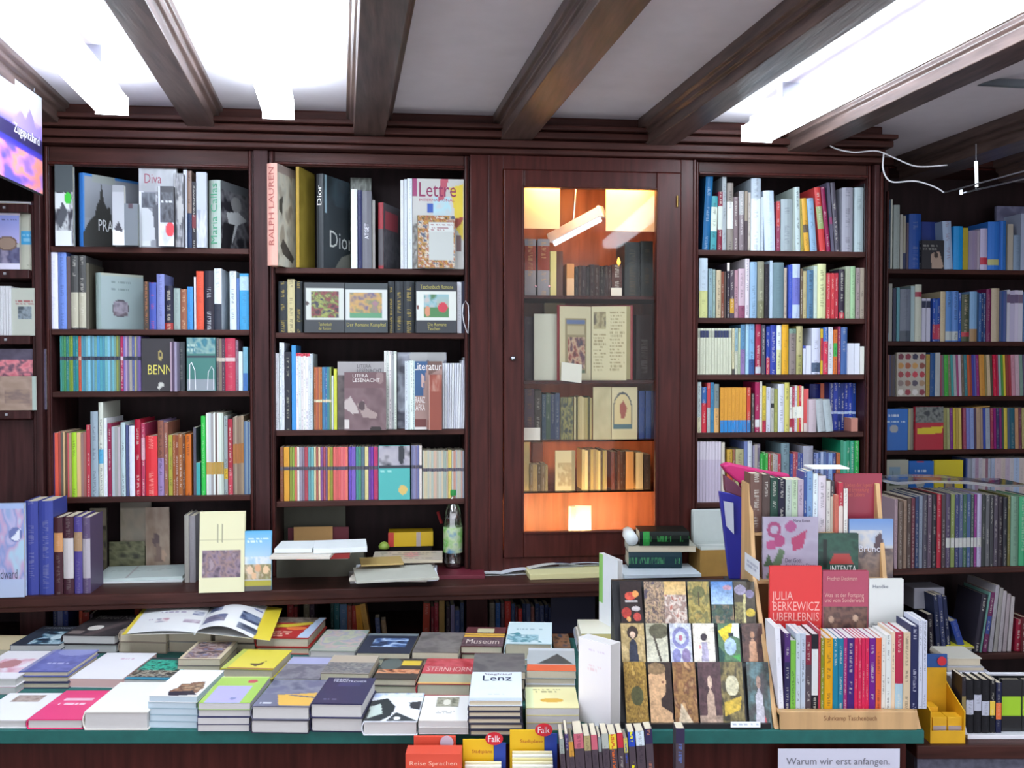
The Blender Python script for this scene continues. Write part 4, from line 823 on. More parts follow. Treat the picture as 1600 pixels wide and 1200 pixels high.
R.s_(965, 990, 250, 'c06858', ts=.3, depth=.02, dy=.0); R.s_(992, 1024, 160, 'b83848', 'd8c8c0', (.3, .75), depth=.02); R.s_(1028, 1058, 205, 'e0dcd4', depth=.02); R.done()
Q = Row(D6, 2.655, (800, 500), None, None, plane='D')
# papers lying over the books at the top
O = tl(PD(1268, 741, 2.62)); U = tl(PD(1356, 740, 2.62)) - O
m = MB(); m.box((O.x, 2.61, T4 + .172), (O.x + .10, 2.69, T4 + .176)); o = m.build('paper_sheet', flat('eef2f4')); o.matrix_world = TM; tag(o, 'loose white paper lying across the books topping the plywood rack', 'paper')
# pink folder and blue folder behind the rack
pk = tempty('pink_bag', 'bright pink bag hanging behind the plywood rack', 'bag')
pts = [(1129, 728), (1140, 724), (1200, 737), (1236, 742), (1232, 750), (1180, 752), (1172, 764), (1152, 752), (1136, 738)]
MB().prism([tl(PD(x, y, 2.78)) for x, y in pts], (0, 0, 0), (0, .05, 0)).build('pouch', mat('pink_cloth', 'cc2872', .6, var=.12), pk, .006)
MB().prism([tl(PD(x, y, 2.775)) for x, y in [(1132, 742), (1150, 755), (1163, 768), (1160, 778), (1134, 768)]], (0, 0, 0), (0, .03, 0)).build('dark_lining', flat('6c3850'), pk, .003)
MB().tube([(tl(PD(1150, 735, 2.80))), (tl(PD(1165, 790, 2.8))), tl(PD(1158, 900, 2.80)), tl(PZ(1158, 980, tz + .004))], .003).build('strap', flat('8c2050'), pk)
bf = tempty('blue_folder', 'royal blue folder standing between the card box and plywood rack', 'folder')
p = [tl(PD(x, y, 2.9)) for x, y in [(1124, 768), (1162, 775), (1162, 905), (1140, 905)]]
MB().prism(p, (0, 0, 0), (0, .02, 0)).build('cover', mat('blue_folder_board', '3434a0', .5), bf, .003)
MB().prism([tl(PD(x, y, 2.885)) for x, y in [(1131, 783), (1146, 786), (1147, 835), (1135, 822)]], (0, 0, 0), (0, .004, 0)).build('white_label', flat('d8dcec'), bf)
zz = p[2].z
tb('stand_block', (p[3].x - .01, 2.88, tz), (p[2].x + .01, 2.94, zz - .0005), BLACKP, bf)
# ------------------------------------------------------------------ things in front of and under the table edge
bench = tempty('low_bench', 'dark low bench in front of the display table', 'bench')
tb('bench_top', (-.35, 1.98, .50), (.62, 2.31, .53), WOOD_H, bench, .003); tb('bench_side', (-.33, 2.0, 0), (-.3, 2.3, .4995), WOOD_V, bench); tb('bench_side', (.57, 2.0, 0), (.6, 2.3, .4995), WOOD_V, bench)
E1 = (620, 1100, 3.2)
def pd(x, y, d): return tl(PD(x / 3.2 + 620, y / 3.2 + 1100, d))
def mapbox(x0, x1, xb, yt, yb2, ytop2, c, c2, label, d, oval, red=False):
    e = tempty('map_display_box', label, 'display box')
    a, b = pd(x0, yt, d), pd(x1, yb2, d)
    tb('header_card', (a.x, d, .5305), (b.x, d + .004, a.z), mat(c2[0], c2[1], .5), e, .001)
    a2 = pd(x0, ytop2, d - .1)
    tb('box_front', (a2.x, d - .12, .5305), (a2.x + (b.x - a.x) + .0, d - .116, .62), mat(c2[0], c2[1], .5), e, .001)
    if not red:
        c_ = pd(xb, yt + 20, d - .002); tb('blue_flap', (b.x + .0003, d - .001, .5305), (c_.x, d + .003, c_.z), mat('map_blue', '2440a0', .5), e)
        o = pd(oval[0], oval[1], d - .006); m = MB(); m.T = Matrix.Translation(o) @ Matrix.Rotation(math.pi / 2, 4, 'X') @ Matrix.Diagonal((1, .72, 1, 1))
        m.lathe([(.001, 0), (.021, 0), (.021, .003), (.001, .003)], 24); m.build('red_oval', mat('logo_red', 'cc2030', .4), e)
        text(e, 'Falk', o + Vector((-.014, -.0035, .008)), (.028, 0, 0), (0, 0, -.015), 'f4e8ec', 'oval_lettering')
        text(e, 'Stadtplane', (a.x + (b.x - a.x) * .3, d - .0005, pd(x0, yb2 - 26, d).z + .006), ((b.x - a.x) * .65, 0, 0), (0, 0, -.011), 'b05020', 'header_lettering')
    return e, a, b
e1, a, b = mapbox(85, 295, 0, 160, 250, 265, 0, ('display_red', 'd84c34'), 'red stepped display box standing before the table', 2.27, None, True)
c_ = pd(250, 192, 2.268); m = MB(); m.T = Matrix.Translation(c_) @ Matrix.Rotation(math.pi / 2, 4, 'X'); m.lathe([(.001, 0), (.016, 0), (.016, .002), (.001, .002)], 24); m.build('round_seal', flat('c8b8c8'), e1)
a3, b3 = pd(55, 205, 2.25), pd(328, 262, 2.25); tb('front_step', (a3.x, 2.2, .5305), (b3.x, 2.25, a3.z), mat('display_red', 'd84c34', .5), e1, .001)
text(e1, 'Reise Sprachen', (a3.x + .01, 2.1995, a3.z - .018), (b3.x - a3.x - .02, 0, 0), (0, 0, -.012), 'f0c0a8', 'header_lettering')
for i in range(3):
    o = tempty('pocket_dictionary', f'small pink and white booklet in the red display, {["outermost", "central", "innermost"][i]} beside the yellow boxes' if i != 1 else 'small pink and white booklet central in the red display', 'booklet', None)
    xx = a3.x + .006 + i * (b3.x - a3.x) / 3
    q_ = tb('cover', (xx, 2.17, .5305), (xx + (b3.x - a3.x) / 3 - .008, 2.19, a3.z - .035), flat('e4e0d8'), o, .001)
    tb('green_band', (xx, 2.1695, a3.z - .047), (xx + (b3.x - a3.x) / 3 - .008, 2.16995, a3.z - .040), flat('a0b850'), o); tb('pink_band', (xx, 2.1695, .56), (xx + (b3.x - a3.x) / 3 - .008, 2.16995, a3.z - .054), flat('d84878'), o)
for xs, lab, ov, d in (((330, 485, 545, 176, 266, 270), 'yellow map box with small red oval next to the red display', (487, 172), 2.26), ((565, 738, 802, 130, 215, 220), 'taller yellow map box with big red oval next to the map fan', (735, 128), 2.27)):
    e2, a, b = mapbox(xs[0], xs[1], xs[2], xs[3], xs[4], xs[5], 0, ('map_yellow', 'e8b810'), lab, d, ov)
    for i in range(9):
        zq_ = pd(xs[0], xs[4], d).z - .004 - i * .0035
        yy = d - .012 - i * .011
        o = tb('folded_map', (a.x + .006, yy - .006, .5305), (b.x + .018, yy, zq_), flat(['f0e8c0', 'f4f4f0', 'e8dca0'][i % 3]), None, .0008)
        tag(o, f'folded {["cream", "white", "pale yellow"][i % 3]} map, {ORD[i]} from the header in the {"taller " if ov[1] < 150 else "smaller "}yellow box', 'map', f'folded maps in the {"taller" if ov[1] < 150 else "smaller"} yellow box')
E = Row(E1, 2.16, (900, 320), ('fan before the table', 'stray dark one'), 'pamphlet maps fanned before the table', depth=.02, plane='D'); E.zb = .5305
fan = [(845, 868, 175, 'a0a8a0', None), (872, 890, 150, '4c3c6c', None), (892, 916, 190, 'd09840', None), (917, 964, 150, 'c86878', None), (967, 1000, 160, 'b0a070', None), (1003, 1034, 155, 'cc6878', None), (1038, 1054, 165, '909898', None), (1056, 1090, 150, 'b4b8b0', None), (1092, 1130, 152, 'e8d040', 'd86830'), (1133, 1163, 145, 'c83444', None), (1166, 1186, 170, 'c8c060', '3450b0'), (1188, 1222, 140, '2c48b0', 'e8e020'), (1226, 1268, 135, 'd8e4ec', None), (1272, 1310, 125, '342c50', 'a06858'), (1395, 1440, 122, '38304c', '5868a0')]
for i, (x0, x1, yt, c, c2) in enumerate(fan):
    o = E.s_(x0, x1, yt, c, None, None, lean=-34 if i < 14 else 0, depth=.09 - i * .0035, kind='map_pamphlet', hard=False, ts=.5)
    h = o['h']; o['c1'] = [*lin('50444c')]; o['c2'] = [*lin(c)]; o['pr'] = [1 - .034 / h, 1.01, .35]
    if c2: o['c3'] = [*lin(c2)]; o['pr'] = [1 - .034 / h, 1.01, 1.0]
for i, (x, o, c) in enumerate(E.items): tag(o, f'{cname(c)} topped map pamphlet in cellophane, {ORD[i]} along the fan from the yellow boxes', 'map', 'pamphlet maps fanned before the table')
sg = tempty('paper_sign', 'white paper sign with grey italic words hung on the table front', 'sign')
a, b = tl(PD(1216, 1170, 2.33)), tl(PD(1406, 1170, 2.33))
picture(sg, [('bg', 'd4d4e4')], (a.x, 2.33, a.z), (b.x - a.x, 0, 0), (0, 0, -.21), 'sheet', .01, .001)
text(sg, 'Warum wir erst anfangen,', (a.x + .02, 2.3295, tl(PD(1216, 1184, 2.33)).z), ((b.x - a.x) * .85, 0, 0), (0, 0, -.022), '70707c', 'sign_lettering')
# ================================================================== BOOKS ON THE SHELVES
C1 = (0, 230, 3.81); C2 = (0, 500, 3.81); C3 = (400, 230, 4); C4 = (400, 520, 4); C5 = (750, 240, 3.749); C6 = (750, 540, 3.529); C7 = (1060, 240, 4.284); C8 = (1060, 490, 4)
D1 = (1350, 280, 4.284); D2 = (1350, 530, 4.444); D3 = (0, 760, 3.81); D4 = (400, 760, 4.21); D5 = (700, 780, 3.333); D8 = (1380, 750, 2.667)
def shelf(crop, Y, base, s, case, depth=.2):
    near = 'glazed cabinet' if case != 'bottle bookcase' or True else ''
    return Row(crop, Y, base, (f'{s} shelf, {case}', 'glazed cabinet'), f'books on the {s} shelf of the {case}', depth, cside='high' if case in ('poster bookcase', 'bottle bookcase') else 'low')
PB, BB, HB, RB = 'poster bookcase', 'bottle bookcase', 'hinge-side bookcase', 'recessed bookcase'
YB = 3.415
def bw(extra=(), a='5c5c64', b='c8ccd0', c='30303a', s=3): return [('bg', a), ('n', 0, 0, 1, 1, [c, a, b, a, c], s), *extra]
# --- poster bookcase, top shelf
R = shelf(C1, YB, (900, 597), 'top', PB); R.z()
R.f(325, 432, 95, '80888c', bw([('r', 0, 0, 1, .35, '50585c'), ('r', 0, .36, .75, .55, 'e0e4e8'), ('e', .72, .42, .2, .07, '40c840'), ('p', [(.1, .7), (.4, .45), (.7, .6), (.3, .8)], '50545c'), ('r', 0, .82, .9, 1, 'e4e8ee')]), 'wrapped black and white photo book with a green dot, top shelf of poster bookcase')
o = R.a(443, 492, 826, 150, '3878c8', [('bg', '8c9098'), ('g', 0, 0, 1, .6, '9ca0a8', '84888e'), ('r', 0, 0, 1, .035, '4484c8'), ('r', 0, 0, .02, 1, '4484c8'), ('p', [(0, 1), (0, .8), (.12, .62), (.2, .55), (.24, .4), (.28, .35), (.32, .1), (.36, .35), (.42, .45), (.46, .4), (.5, .6), (.56, .75), (.56, 1)], '3a3a38'), ('r', .16, .0, .55, .1, '9aa09c')], 'large grey photo book with blue spine and a black spired church', wf=.85)
text_front(o, 'PRAG', (.26, .6, .62, .76), 'd8dcdc')
R.f(668, 738, 225, 'b0b4b8', [('bg', 'b4b8bc'), ('r', 0, .75, 1, 1, 'e4e8ec'), ('p', [(.1, .75), (.5, .6), (.9, .78)], '383840'), ('r', 0, 0, 1, .12, '9ca0a4')], 'narrow pale grey book with a white foot beside the spired church', dy=-.06)
R.f(740, 820, 335, '70787c', [('bg', '70787e'), ('r', .3, 0, .6, .12, '503c44')], 'plain slate-grey book standing low before the tall nude photograph', dy=-.06)
o = R.f(826, 1050, 118, 'a8acb4', [('bg', '989ca4'), ('r', 0, 0, .05, 1, 'e8ecf0'), ('n', 0, 0, 1, .3, ['a8acb0', 'c4c8cc', '9ca0a8'], 2), ('p', [(.05, .3), (.5, .35), (.45, .45), (.2, .5), (.5, .62), (.4, .9), (.05, .95)], 'd8dce0'), ('n', .08, .32, .45, .5, ['484c54', '808890', '383c44'], 3), ('p', [(.35, .5), (1, .3), (1, 1), (.45, 1)], '60646c'), ('r', .05, .92, .3, .98, 'e0e4e4')], 'tall black and white nude photo book with thin red script', dy=0)
text_front(o, 'Diva', (.15, .08, .6, .2), 'a05868')
R.f(942, 1034, 232, '303038', [('bg', '2c2c34'), ('r', 0, 0, .1, 1, 'e0e4ec'), ('n', .1, .1, 1, .6, ['2c2c34', '585c64', '282830'], 4), ('e', .7, .72, .3, .12, 'd03844'), ('n', .1, .6, 1, 1, ['d4d8dc', 'b8bcc4', 'e4e8ec'], 2), ('e', .75, .72, .28, .12, 'd03844'), ('t', .2, .22, .9, .3, 'c8ccd0', 1)], 'black and white book with a red ball on its cover', dy=-.045)
R.f(1036, 1092, 155, '54545c', bw([('r', 0, 0, .12, 1, 'a8a8a4'), ('e', .6, .5, .3, .2, 'a8a8a8')], '606068', '9c9ca0', '38383e'), 'dark photo book just beyond the red ball cover', dy=-.025)
R.s_(1090, 1112, 135, 'd8dce8', ts=0); R.s_(1112, 1140, 140, '8c7468', '2c3c5c', (0, .45)); R.s_(1141, 1166, 205, '2c2830', '803840', (.3, .5))
R.f(1168, 1228, 148, 'a8aeb8', [('bg', 'acb2bc'), ('n', 0, .5, 1, 1, ['a0a6b0', 'c8ccd4', '9096a4'], 2)], 'pale blue-grey photo book next to the green-lettered spine')
o = R.a(1228, 1312, 1478, 193, 'aebcb4', bw([('e', .55, .3, .18, .12, 'a4a4a4'), ('p', [(.2, .45), (.6, .4), (.95, .5), (.6, .6), (.4, .9)], 'd8dcdc'), ('r', 0, .0, 1, .12, '707478'), ('p', [(.1, .6), (.5, .6), (.3, 1), (0, 1)], '2c2c30')], '6c6c72', '8c8c90', '303036'), 'thick pale book with green vertical lettering and a black and white portrait')
text_spine(o, 'Maria Callas', .05, .93, .25, .8, '58a884')
R.done()
# --- second shelf
R = shelf(C1, YB, (900, 1090), 'second', PB); R.z()
R.s_(290, 343, 625, 'dcdcf0', '30306c', (0, 0), ts=.2); R.s_(345, 394, 622, '6c88d0', ts=.4); R.s_(396, 418, 650, '5c4c50')
for a in (420, 466): R.s_(a, a + 44, 645, '4c4c4c', 'b8b4a0', (.02, .5), ts=.5, ink='e8e4d8')
R.s_(512, 528, 690, '5c584c')
o = R.a(530, 600, 852, 745, 'a8bcb8', [('bg', '98a8a8'), ('r', 0, 0, 1, .04, 'a4a898'), ('e', .45, .62, .2, .16, '504c54'), ('n', .28, .5, .62, .75, ['504c58', '9c94a0', '685c64'], 4), ('t', .2, .12, .7, .2, '788888', 1), ('t', .2, .25, .65, .32, '788888', 1)], 'thick pale grey-green book with a round picture, second shelf of poster bookcase')
R.s_(854, 885, 800, '4c4038', ink='c88050'); R.s_(887, 930, 805, '4858a8', ink='c84858'); R.s_(932, 978, 755, '8088c0', ts=.4); R.s_(980, 1030, 825, '28283c', 'a03838', (0, .15), ink='d8d0b8')
R.s_(1034, 1072, 840, '98a8a4', ts=.3); R.s_(1074, 1112, 845, '94604c', ink='e8c8a0'); R.s_(1114, 1148, 830, '4890d0', ts=.3); R.s_(1154, 1166, 772, 'd0d0dc', ts=0); R.s_(1168, 1212, 738, 'dc5840', ts=.3)
o = R.s_(1216, 1272, 735, '302c38', ink='e0e4e8'); o = R.s_(1274, 1318, 722, 'dce4ec', '383c48', (0, .42), ts=.5)
R.s_(1366, 1406, 738, 'd4e0e8', ink='30303c'); R.s_(1408, 1424, 780, '5878b0', ts=.3); R.s_(1426, 1480, 752, '4ca4d8', 'b8d4e0', (.7, .95), ts=.3)
R.done()
# --- third shelf
R = shelf(C2, YB, (900, 425), 'third', PB); R.z()
bnd = dict(split=(.56, .63), c2='34384c', ts=.25, var=2, depth=.115, kind='paperback')
R.g(356, 465, 95, 8, ['2c8480', '388c70', '40844c', '38847c', '6c9440', '88a038', '30808c'], **bnd)
R.s_(466, 482, 95, 'c85840', 'd8b0a0', (.56, .63), depth=.115, kind='paperback')
R.g(483, 690, 95, 15, ['58a0b0', '5090a8', '6ca8a8', '7cb8d0', '588898', '68a8bc', '6c9c94', '4c90b8'], **bnd)
R.g(691, 715, 95, 2, ['8c9c50', '5c7050'], **bnd)
R.s_(716, 733, 95, 'a82858', 'c8b0c0', (.56, .63), depth=.115, kind='paperback')
R.g(734, 838, 95, 8, ['7868a8', 'b0a0b8', '807898', 'a09890', '5c6490', 'a89c68', '706c8c'], **bnd)
o = R.f(842, 1028, 110, '2c2a30', [('bg', '2a282e'), ('e', .6, .32, .07, .1, 'a89858'), ('e', .6, .3, .03, .05, '2a282e'), ('p', [(.5, .95), (.55, .85), (.68, .82), (.7, .9), (.55, .97)], 'c8c8c0')], 'black paperback with slanted yellow capitals, third shelf of poster bookcase')
text_front(o, 'BENN', (.2, .5, .98, .68), 'd8cc60')
R.g(1012, 1052, 130, 3, ['a898a8', '584860', 'a49cb0'], var=2, ts=0, depth=.1, dy=-.045); R.s_(1054, 1100, 130, '44484c', ts=.2)
R.f(1112, 1280, 105, '3c7878', [('bg', '3c7870'), ('n', 0, 0, 1, .3, ['3c8090', '88a8a0', '2c7080', '3c8090'], 3), ('r', 0, .33, 1, .38, '2c3444'), ('p', [(0, .78), (1, .78), (1, 1), (0, 1)], '9098a0'), ('t', .02, .1, .4, .28, 'a8c0b8', 2)], 'teal paperback with a pale grey foot behind a wire holder', dy=-.02)
wh = empty('wire_book_holder', 'thin white wire holder before the teal paperback', 'wire holder', R.pt(1200, 420, -.05))
def wp(x, y, d=-.05): return R.pt(x, y, d) - R.pt(1200, 420, -.05)
MB().tube([wp(1130, 415), wp(1130, 265), wp(1140, 252), wp(1160, 300), wp(1165, 415)], .0012, 6).build('wire_loop', WHITEP, wh); MB().tube([wp(1235, 415), wp(1240, 310), wp(1260, 275), wp(1272, 300), wp(1272, 415)], .0012, 6).build('wire_loop', WHITEP, wh)
R.g(1288, 1338, 108, 3, ['6c5c60', '8c8078', '5c4450'], var=2, depth=.11, kind='paperback', split=(.56, .63), c2='c0b8a8', ts=.3)
R.s_(1340, 1400, 108, 'c04058', 'd8c0c0', (.56, .63), ts=.2, depth=.115); R.s_(1402, 1418, 120, '8c7080', depth=.11); R.s_(1420, 1444, 188, 'd8e4e8', ts=.2, depth=.1); R.s_(1446, 1474, 160, '7ab0c4', '4878b8', (0, .4), ts=.2, depth=.11)
R.done()
# --- fourth shelf
R = shelf(C2, YB, (900, 1046), 'fourth', PB); R.z()
k = dict(depth=.16)
R.s_(298, 322, 672, '3c4488', **k); R.s_(324, 346, 672, 'e05840', **k); R.g(347, 385, 670, 3, ['b05040', '585048', 'c8a878'], **k); R.g(386, 424, 670, 3, ['6c4c38', 'c04850', 'a89070'], **k)
R.s_(425, 455, 670, 'a4d038', **k); R.s_(456, 480, 670, 'dcb880', **k); R.g(481, 512, 672, 2, ['987c78', '9c5c58'], **k); R.s_(513, 536, 625, 'b83848', **k)
R.s_(538, 582, 545, '98a8b4', ts=.6); R.s_(586, 613, 490, 'd0d4c8', '58a8d0', (.35, .5)); R.s_(616, 636, 585, 'e8ecf4', ts=.2); R.s_(640, 662, 615, '902048'); R.g(664, 716, 640, 3, ['a8a8b0', '98989c', 'b8b4b8'])
R.s_(718, 745, 610, 'b8ccd0'); R.s_(748, 764, 625, '3c4878'); R.s_(768, 800, 630, 'dce0f0', ts=.1); R.s_(802, 836, 592, 'b01c38'); R.s_(840, 862, 615, 'b84060', 'd8a0b0', (.5, .8)); R.s_(866, 936, 690, 'dc3840', ink='f0b0a0')
R.s_(938, 974, 598, '9880b0', '8c5848', (.5, 1)); R.s_(976, 998, 610, '986050'); R.s_(1002, 1026, 685, 'a8a040', **k); R.g(1028, 1100, 680, 4, ['9c5830', '8c4c30', 'a86838', '704438'], **k); R.s_(1102, 1138, 680, 'cc6c28', **k)
R.s_(1150, 1166, 640, '4c4858', **k); R.s_(1168, 1192, 850, '44a8a8', ts=.2, depth=.1); R.s_(1196, 1222, 572, '38c050', ts=.4); R.g(1226, 1330, 555, 8, ['dce4d8', 'c8ccc8', '9ca098', 'e4e8e4', '6c5850', 'd8dcd8'], var=4, c2='b89040', split=(.25, .4))
R.s_(1332, 1354, 570, '98a4a4', 'd8b030', (.2, .33)); R.s_(1356, 1384, 590, 'a83040', 'c84858', (0, .3)); R.g(1386, 1450, 575, 5, ['806c58', '9c8870', '78604c'], c2='a86828', split=(.4, .65)); R.g(1452, 1492, 605, 4, ['5878a0', '88a0b0', '486890', '90a8b8'], var=3)
R.done()
# --- bottle bookcase, top
R = shelf(C3, YB, (720, 765), 'top', BB, .26); R.z()
o = R.a(57, 132, 245, 98, 'e0a898', [('bg', 'c8c4b4'), ('n', 0, 0, 1, 1, ['a8a090', 'd8d4c4', 'c8c8bc', 'b0a898'], 3), ('p', [(.1, .35), (.3, .3), (.25, .5), (.1, .45)], '484844'), ('p', [(.15, .8), (.3, .72), (.9, .9), (.8, .95), (.3, .88)], '54504c'), ('r', 0, 0, 1, .08, 'a89890')], 'huge salmon-spined fashion book jutting from the top shelf', dy=-.08, wf=.4)
text_spine(o, 'RALPH LAUREN', .04, .8, .25, .75, 'a85850')
R.a(246, 268, 365, 120, 'b09038', [('bg', 'a08c38'), ('n', 0, 0, 1, 1, ['988434', 'a89440', '9c8838'], 2)], 'large olive-gold book on the top shelf of bottle bookcase', dy=-.02, wf=.4)
o = R.a(368, 420, 600, 165, '34383c', [('bg', '30383c'), ('n', 0, 0, 1, .3, ['303840', '44545c', '2c3438'], 2), ('r', .05, 0, .12, .4, '9cb8c4'), ('p', [(.35, 1), (.6, .85), (1, .78), (1, 1)], '88887c')], 'big glossy black book with white serif title, top shelf', dy=0, wf=.62)
text_spine(o, 'Dior', .12, .33, .2, .85, 'f0f0ec'); text_front(o, 'Dior', (.2, .58, 1.0, .76), 'd8dcd4')
R.f(592, 720, 190, '585c58', bw([], '50544c', '7c8078', '343830'), 'dark photo book mostly hidden behind the white spine', dy=.15)
R.s_(594, 632, 262, 'e4e8f0', ts=.15)
R.s_(636, 662, 268, '2c3058', ts=.1)
o = R.s_(664, 722, 275, '707078', ink='e0e0e8', ts=0); text_spine(o, 'ATGET', .42, .62, .25, .7, 'e8e8f0')
R.s_(726, 744, 330, '84807c'); o = R.a(760, 796, 900, 345, '98343c', [('bg', '40383c'), ('r', .1, .12, .85, .38, 'a0303c'), ('n', 0, .4, 1, 1, ['383438', '585458', '303034'], 4)], 'red-topped dark book leaning deep in the top shelf', c2='5c585c', split=(.05, .6), wf=.7)
for i, (a, b, c) in enumerate(((902, 922, 'd8dce4'), (924, 944, 'ccd4dc'), (946, 976, 'e4ecf4'))): R.s_(a, b, 205 - i * 5, c, ts=.3, kind='magazine', dy=-.01)
o = R.f(978, 1298, 195, 'c4c4c0', [('bg', 'c0c0bc'), ('p', [(.72, .1), (1, .05), (1, .7), (.85, .55), (.8, .3)], 'd8c040'), ('n', .4, .2, .75, .5, ['b8c4c8', 'a8d0d8', 'c8c0c0'], 4), ('r', .28, .28, .4, .38, '3858a8'), ('p', [(.5, .25), (.55, .0), (.7, .0), (.62, .22)], 'b85868'), ('p', [(.65, .45), (1, .42), (.95, .5), (.85, .55), (.8, .5)], 'a04838'), ('r', 0, 0, .09, .2, '98406c'), ('r', .85, .62, .95, .8, '705858'), ('n', 0, .5, .25, 1, ['c4c4c0', '605c58', 'c8c8c4'], 5)], 'large colourful magazine with purple title, top shelf of bottle bookcase', 'magazine', hard=False, t=.006)
text_front(o, 'Lettre', (.13, .04, .85, .2), '8c3058'); text_front(o, 'INTERNATIONAL', (.13, .22, .82, .25), 'b04868')
R.f(1012, 1244, 425, '8c8068', [('bg', '988c74'), ('n', 0, 0, 1, 1, ['584438', 'b89040', '8c3c34', 'd0c8b0', '485068'], 9), ('r', .3, .12, .95, .85, 'b8bcb8'), ('r', .3, .15, .95, .3, 'c8ccc8'), ('t', .34, .16, .92, .3, '905058', 3)], 'ornate bordered book in shiny wrap before the colourful magazine', dy=-.055)
R.done()
# --- second shelf bottle bookcase
R = shelf(C3, YB, (720, 1160), 'second', BB, .2); R.z()
def gsp(a, b): o = R.s_(a, b, 838, '34383c', '504c30', (.22, .24), ink='b8a048', ts=.9); return o
gsp(140, 194); R.s_(196, 242, 825, 'c8bc90', ts=.8); gsp(244, 290)
gt = lambda o, s, box: text_front(o, s, box, 'a8a050')
o = R.f(302, 552, 845, '3c4044', [('bg', '363a3e'), ('r', .04, .12, .98, .74, 'c4c8c0'), ('n', .17, .17, .86, .7, ['402c34', '8c3c44', '505438', '98a050', '3c3848'], 6), ('e', .07, .42, .04, .04, '504444')], 'black boxed set with a dark red garden picture', t=.03); gt(o, 'Taschenbuch\nder Romane', (.35, .8, .68, .95))
o = R.f(556, 822, 848, '3c4448', [('bg', '384044'), ('r', .02, .14, .98, .74, 'c8ccc8'), ('n', .1, .2, .88, .7, ['605878', 'a08468', 'c09858', '788060', '98707c'], 4), ('r', .1, .6, .88, .7, '58906c')], 'black boxed set with an orange and green frieze picture', t=.03); gt(o, 'Der Romane Kampftel', (.04, .8, .95, .9))
gsp(824, 864); gsp(868, 920); gsp(922, 990)
o = R.f(1002, 1252, 840, '34383c', [('bg', '30343a'), ('r', 0, .18, 1, .76, 'd0d4cc'), ('g', .2, .24, .82, .5, '88b0b8', 'a8a890'), ('n', .2, .24, .5, .5, ['4c7850', '88b0b8', 'c0b0a8'], 6), ('r', .2, .5, .82, .7, '487c4c'), ('e', .66, .5, .12, .1, 'c03848'), ('e', .28, .58, .07, .1, 'c88868'), ('e', .04, .5, .03, .04, '6c3c34')], 'black boxed set with a red figure on green grass', t=.03); gt(o, 'Taschenbuch Romane', (.1, .06, .92, .14)); gt(o, 'Die Romane\nTaschen', (.28, .8, .75, .95))
R.s_(1256, 1284, 842, 'e0e4ec', ink='383840', ts=.3); R.s_(1286, 1305, 838, '28283c', ts=0)
R.done()
hb = R.pt(1310, 1080, -.03); lp = empty('white_loop', 'thin white ribbon loop hanging by the black boxed sets', 'ribbon', hb)
MB().tube([R.pt(x, y, -.03) - hb for x, y in ((1325, 1165), (1330, 1060), (1326, 985), (1310, 960), (1294, 985), (1290, 1040), (1300, 1100), (1320, 1160))], .0016, 6).build('ribbon', WHITEP, lp, smooth=True)
# --- third
R = shelf(C4, YB, (720, 604), 'third', BB, .22); R.z()
mg = dict(kind='magazine', depth=.17)
R.g(120, 144, 125, 2, ['e0e4ec', 'ccd4dc'], var=2, **mg); R.g(146, 176, 60, 2, ['dce4e8', 'e4e8ec'], var=2, **mg); R.s_(178, 218, 120, '2c2e38', ink='b8b8a0', kind='magazine', depth=.17); R.s_(222, 248, 78, '4898e0', ts=.1, **mg)
R.g(250, 336, 128, 6, ['e4e0e4', 'dce0e8', 'e8dce0', 'ecf0f0'], c2='c84050', split=(.96, 1.01), var=2, **mg); R.g(337, 358, 132, 2, ['dce4e8', '9ca8ac'], var=2, **mg)
R.g(362, 412, 215, 5, ['a8683c', 'b05c38', '9c4c34', 'b87840'], c2='d8d0b0', split=(.44, .48), var=2, depth=.12, kind='paperback'); R.g(413, 470, 215, 6, ['38809c', '4878a0', '3c6ca0', '3c8c90', '5c7c70', '7c9448'], c2='d8d0b0', split=(.44, .48), var=2, depth=.12, kind='paperback')
R.s_(472, 484, 268, 'd0d8d8', ts=0, **mg); R.s_(486, 506, 225, 'd4d850', ts=.1, **mg)
o = R.f(510, 800, 180, '908c8c', [('bg', 'a09c9c'), ('n', 0, .2, 1, 1, ['504848', '685c5c', '403838'], 3)], 'grey arts magazine standing behind its brown twin', 'magazine', dy=0, t=.006, hard=False); text_front(o, 'LITERA\nLESENACHT', (.42, .04, .95, .16), '585458')
o = R.f(552, 812, 246, '70585c', [('bg', '6c5054'), ('n', .0, .28, 1, 1, ['70545a', '786064', '644c50'], 2), ('p', [(0, .5), (.15, .42), (.3, .6), (.35, .7), (.2, .72), (0, .62)], 'b8aca8'), ('p', [(.3, .55), (.45, .48), (.55, .62), (.8, .72), (.75, .8), (.45, .78)], 'a08c88'), ('e', .42, .58, .08, .08, '4c3c40'), ('e', .85, .1, .1, .1, '8c7474'), ('r', 0, .82, .1, .98, 'd0c8c4'), ('e', .75, .98, .15, .05, '2c2424')], 'brown arts magazine with pale feathery shapes', 'magazine', dy=-.04, t=.006, hard=False); text_front(o, 'LITERA\nLESENACHT', (.2, .03, .85, .17), 'e0d8d4')
R.g(800, 878, 114, 5, ['e4e4dc', 'ccd0cc', 'e8e8e4', '9ca098'], var=2, **mg)
R.f(882, 1190, 122, '505460', [('bg', '484c58'), ('n', 0, 0, 1, 1, ['40404c', 'a0a4b0', '38384a', '585c68'], 2), ('e', .45, .05, .2, .1, 'a8a8a8'), ('e', .8, .05, .2, .1, 'a0a0a0')], 'tall dark photographic magazine behind the literary one', 'magazine', dy=.03, t=.006, hard=False)
R.g(930, 992, 175, 4, ['d8dce4', 'd0dcdc', 'e4ecec', 'b8c4c8'], var=2, dy=-.03, **mg)
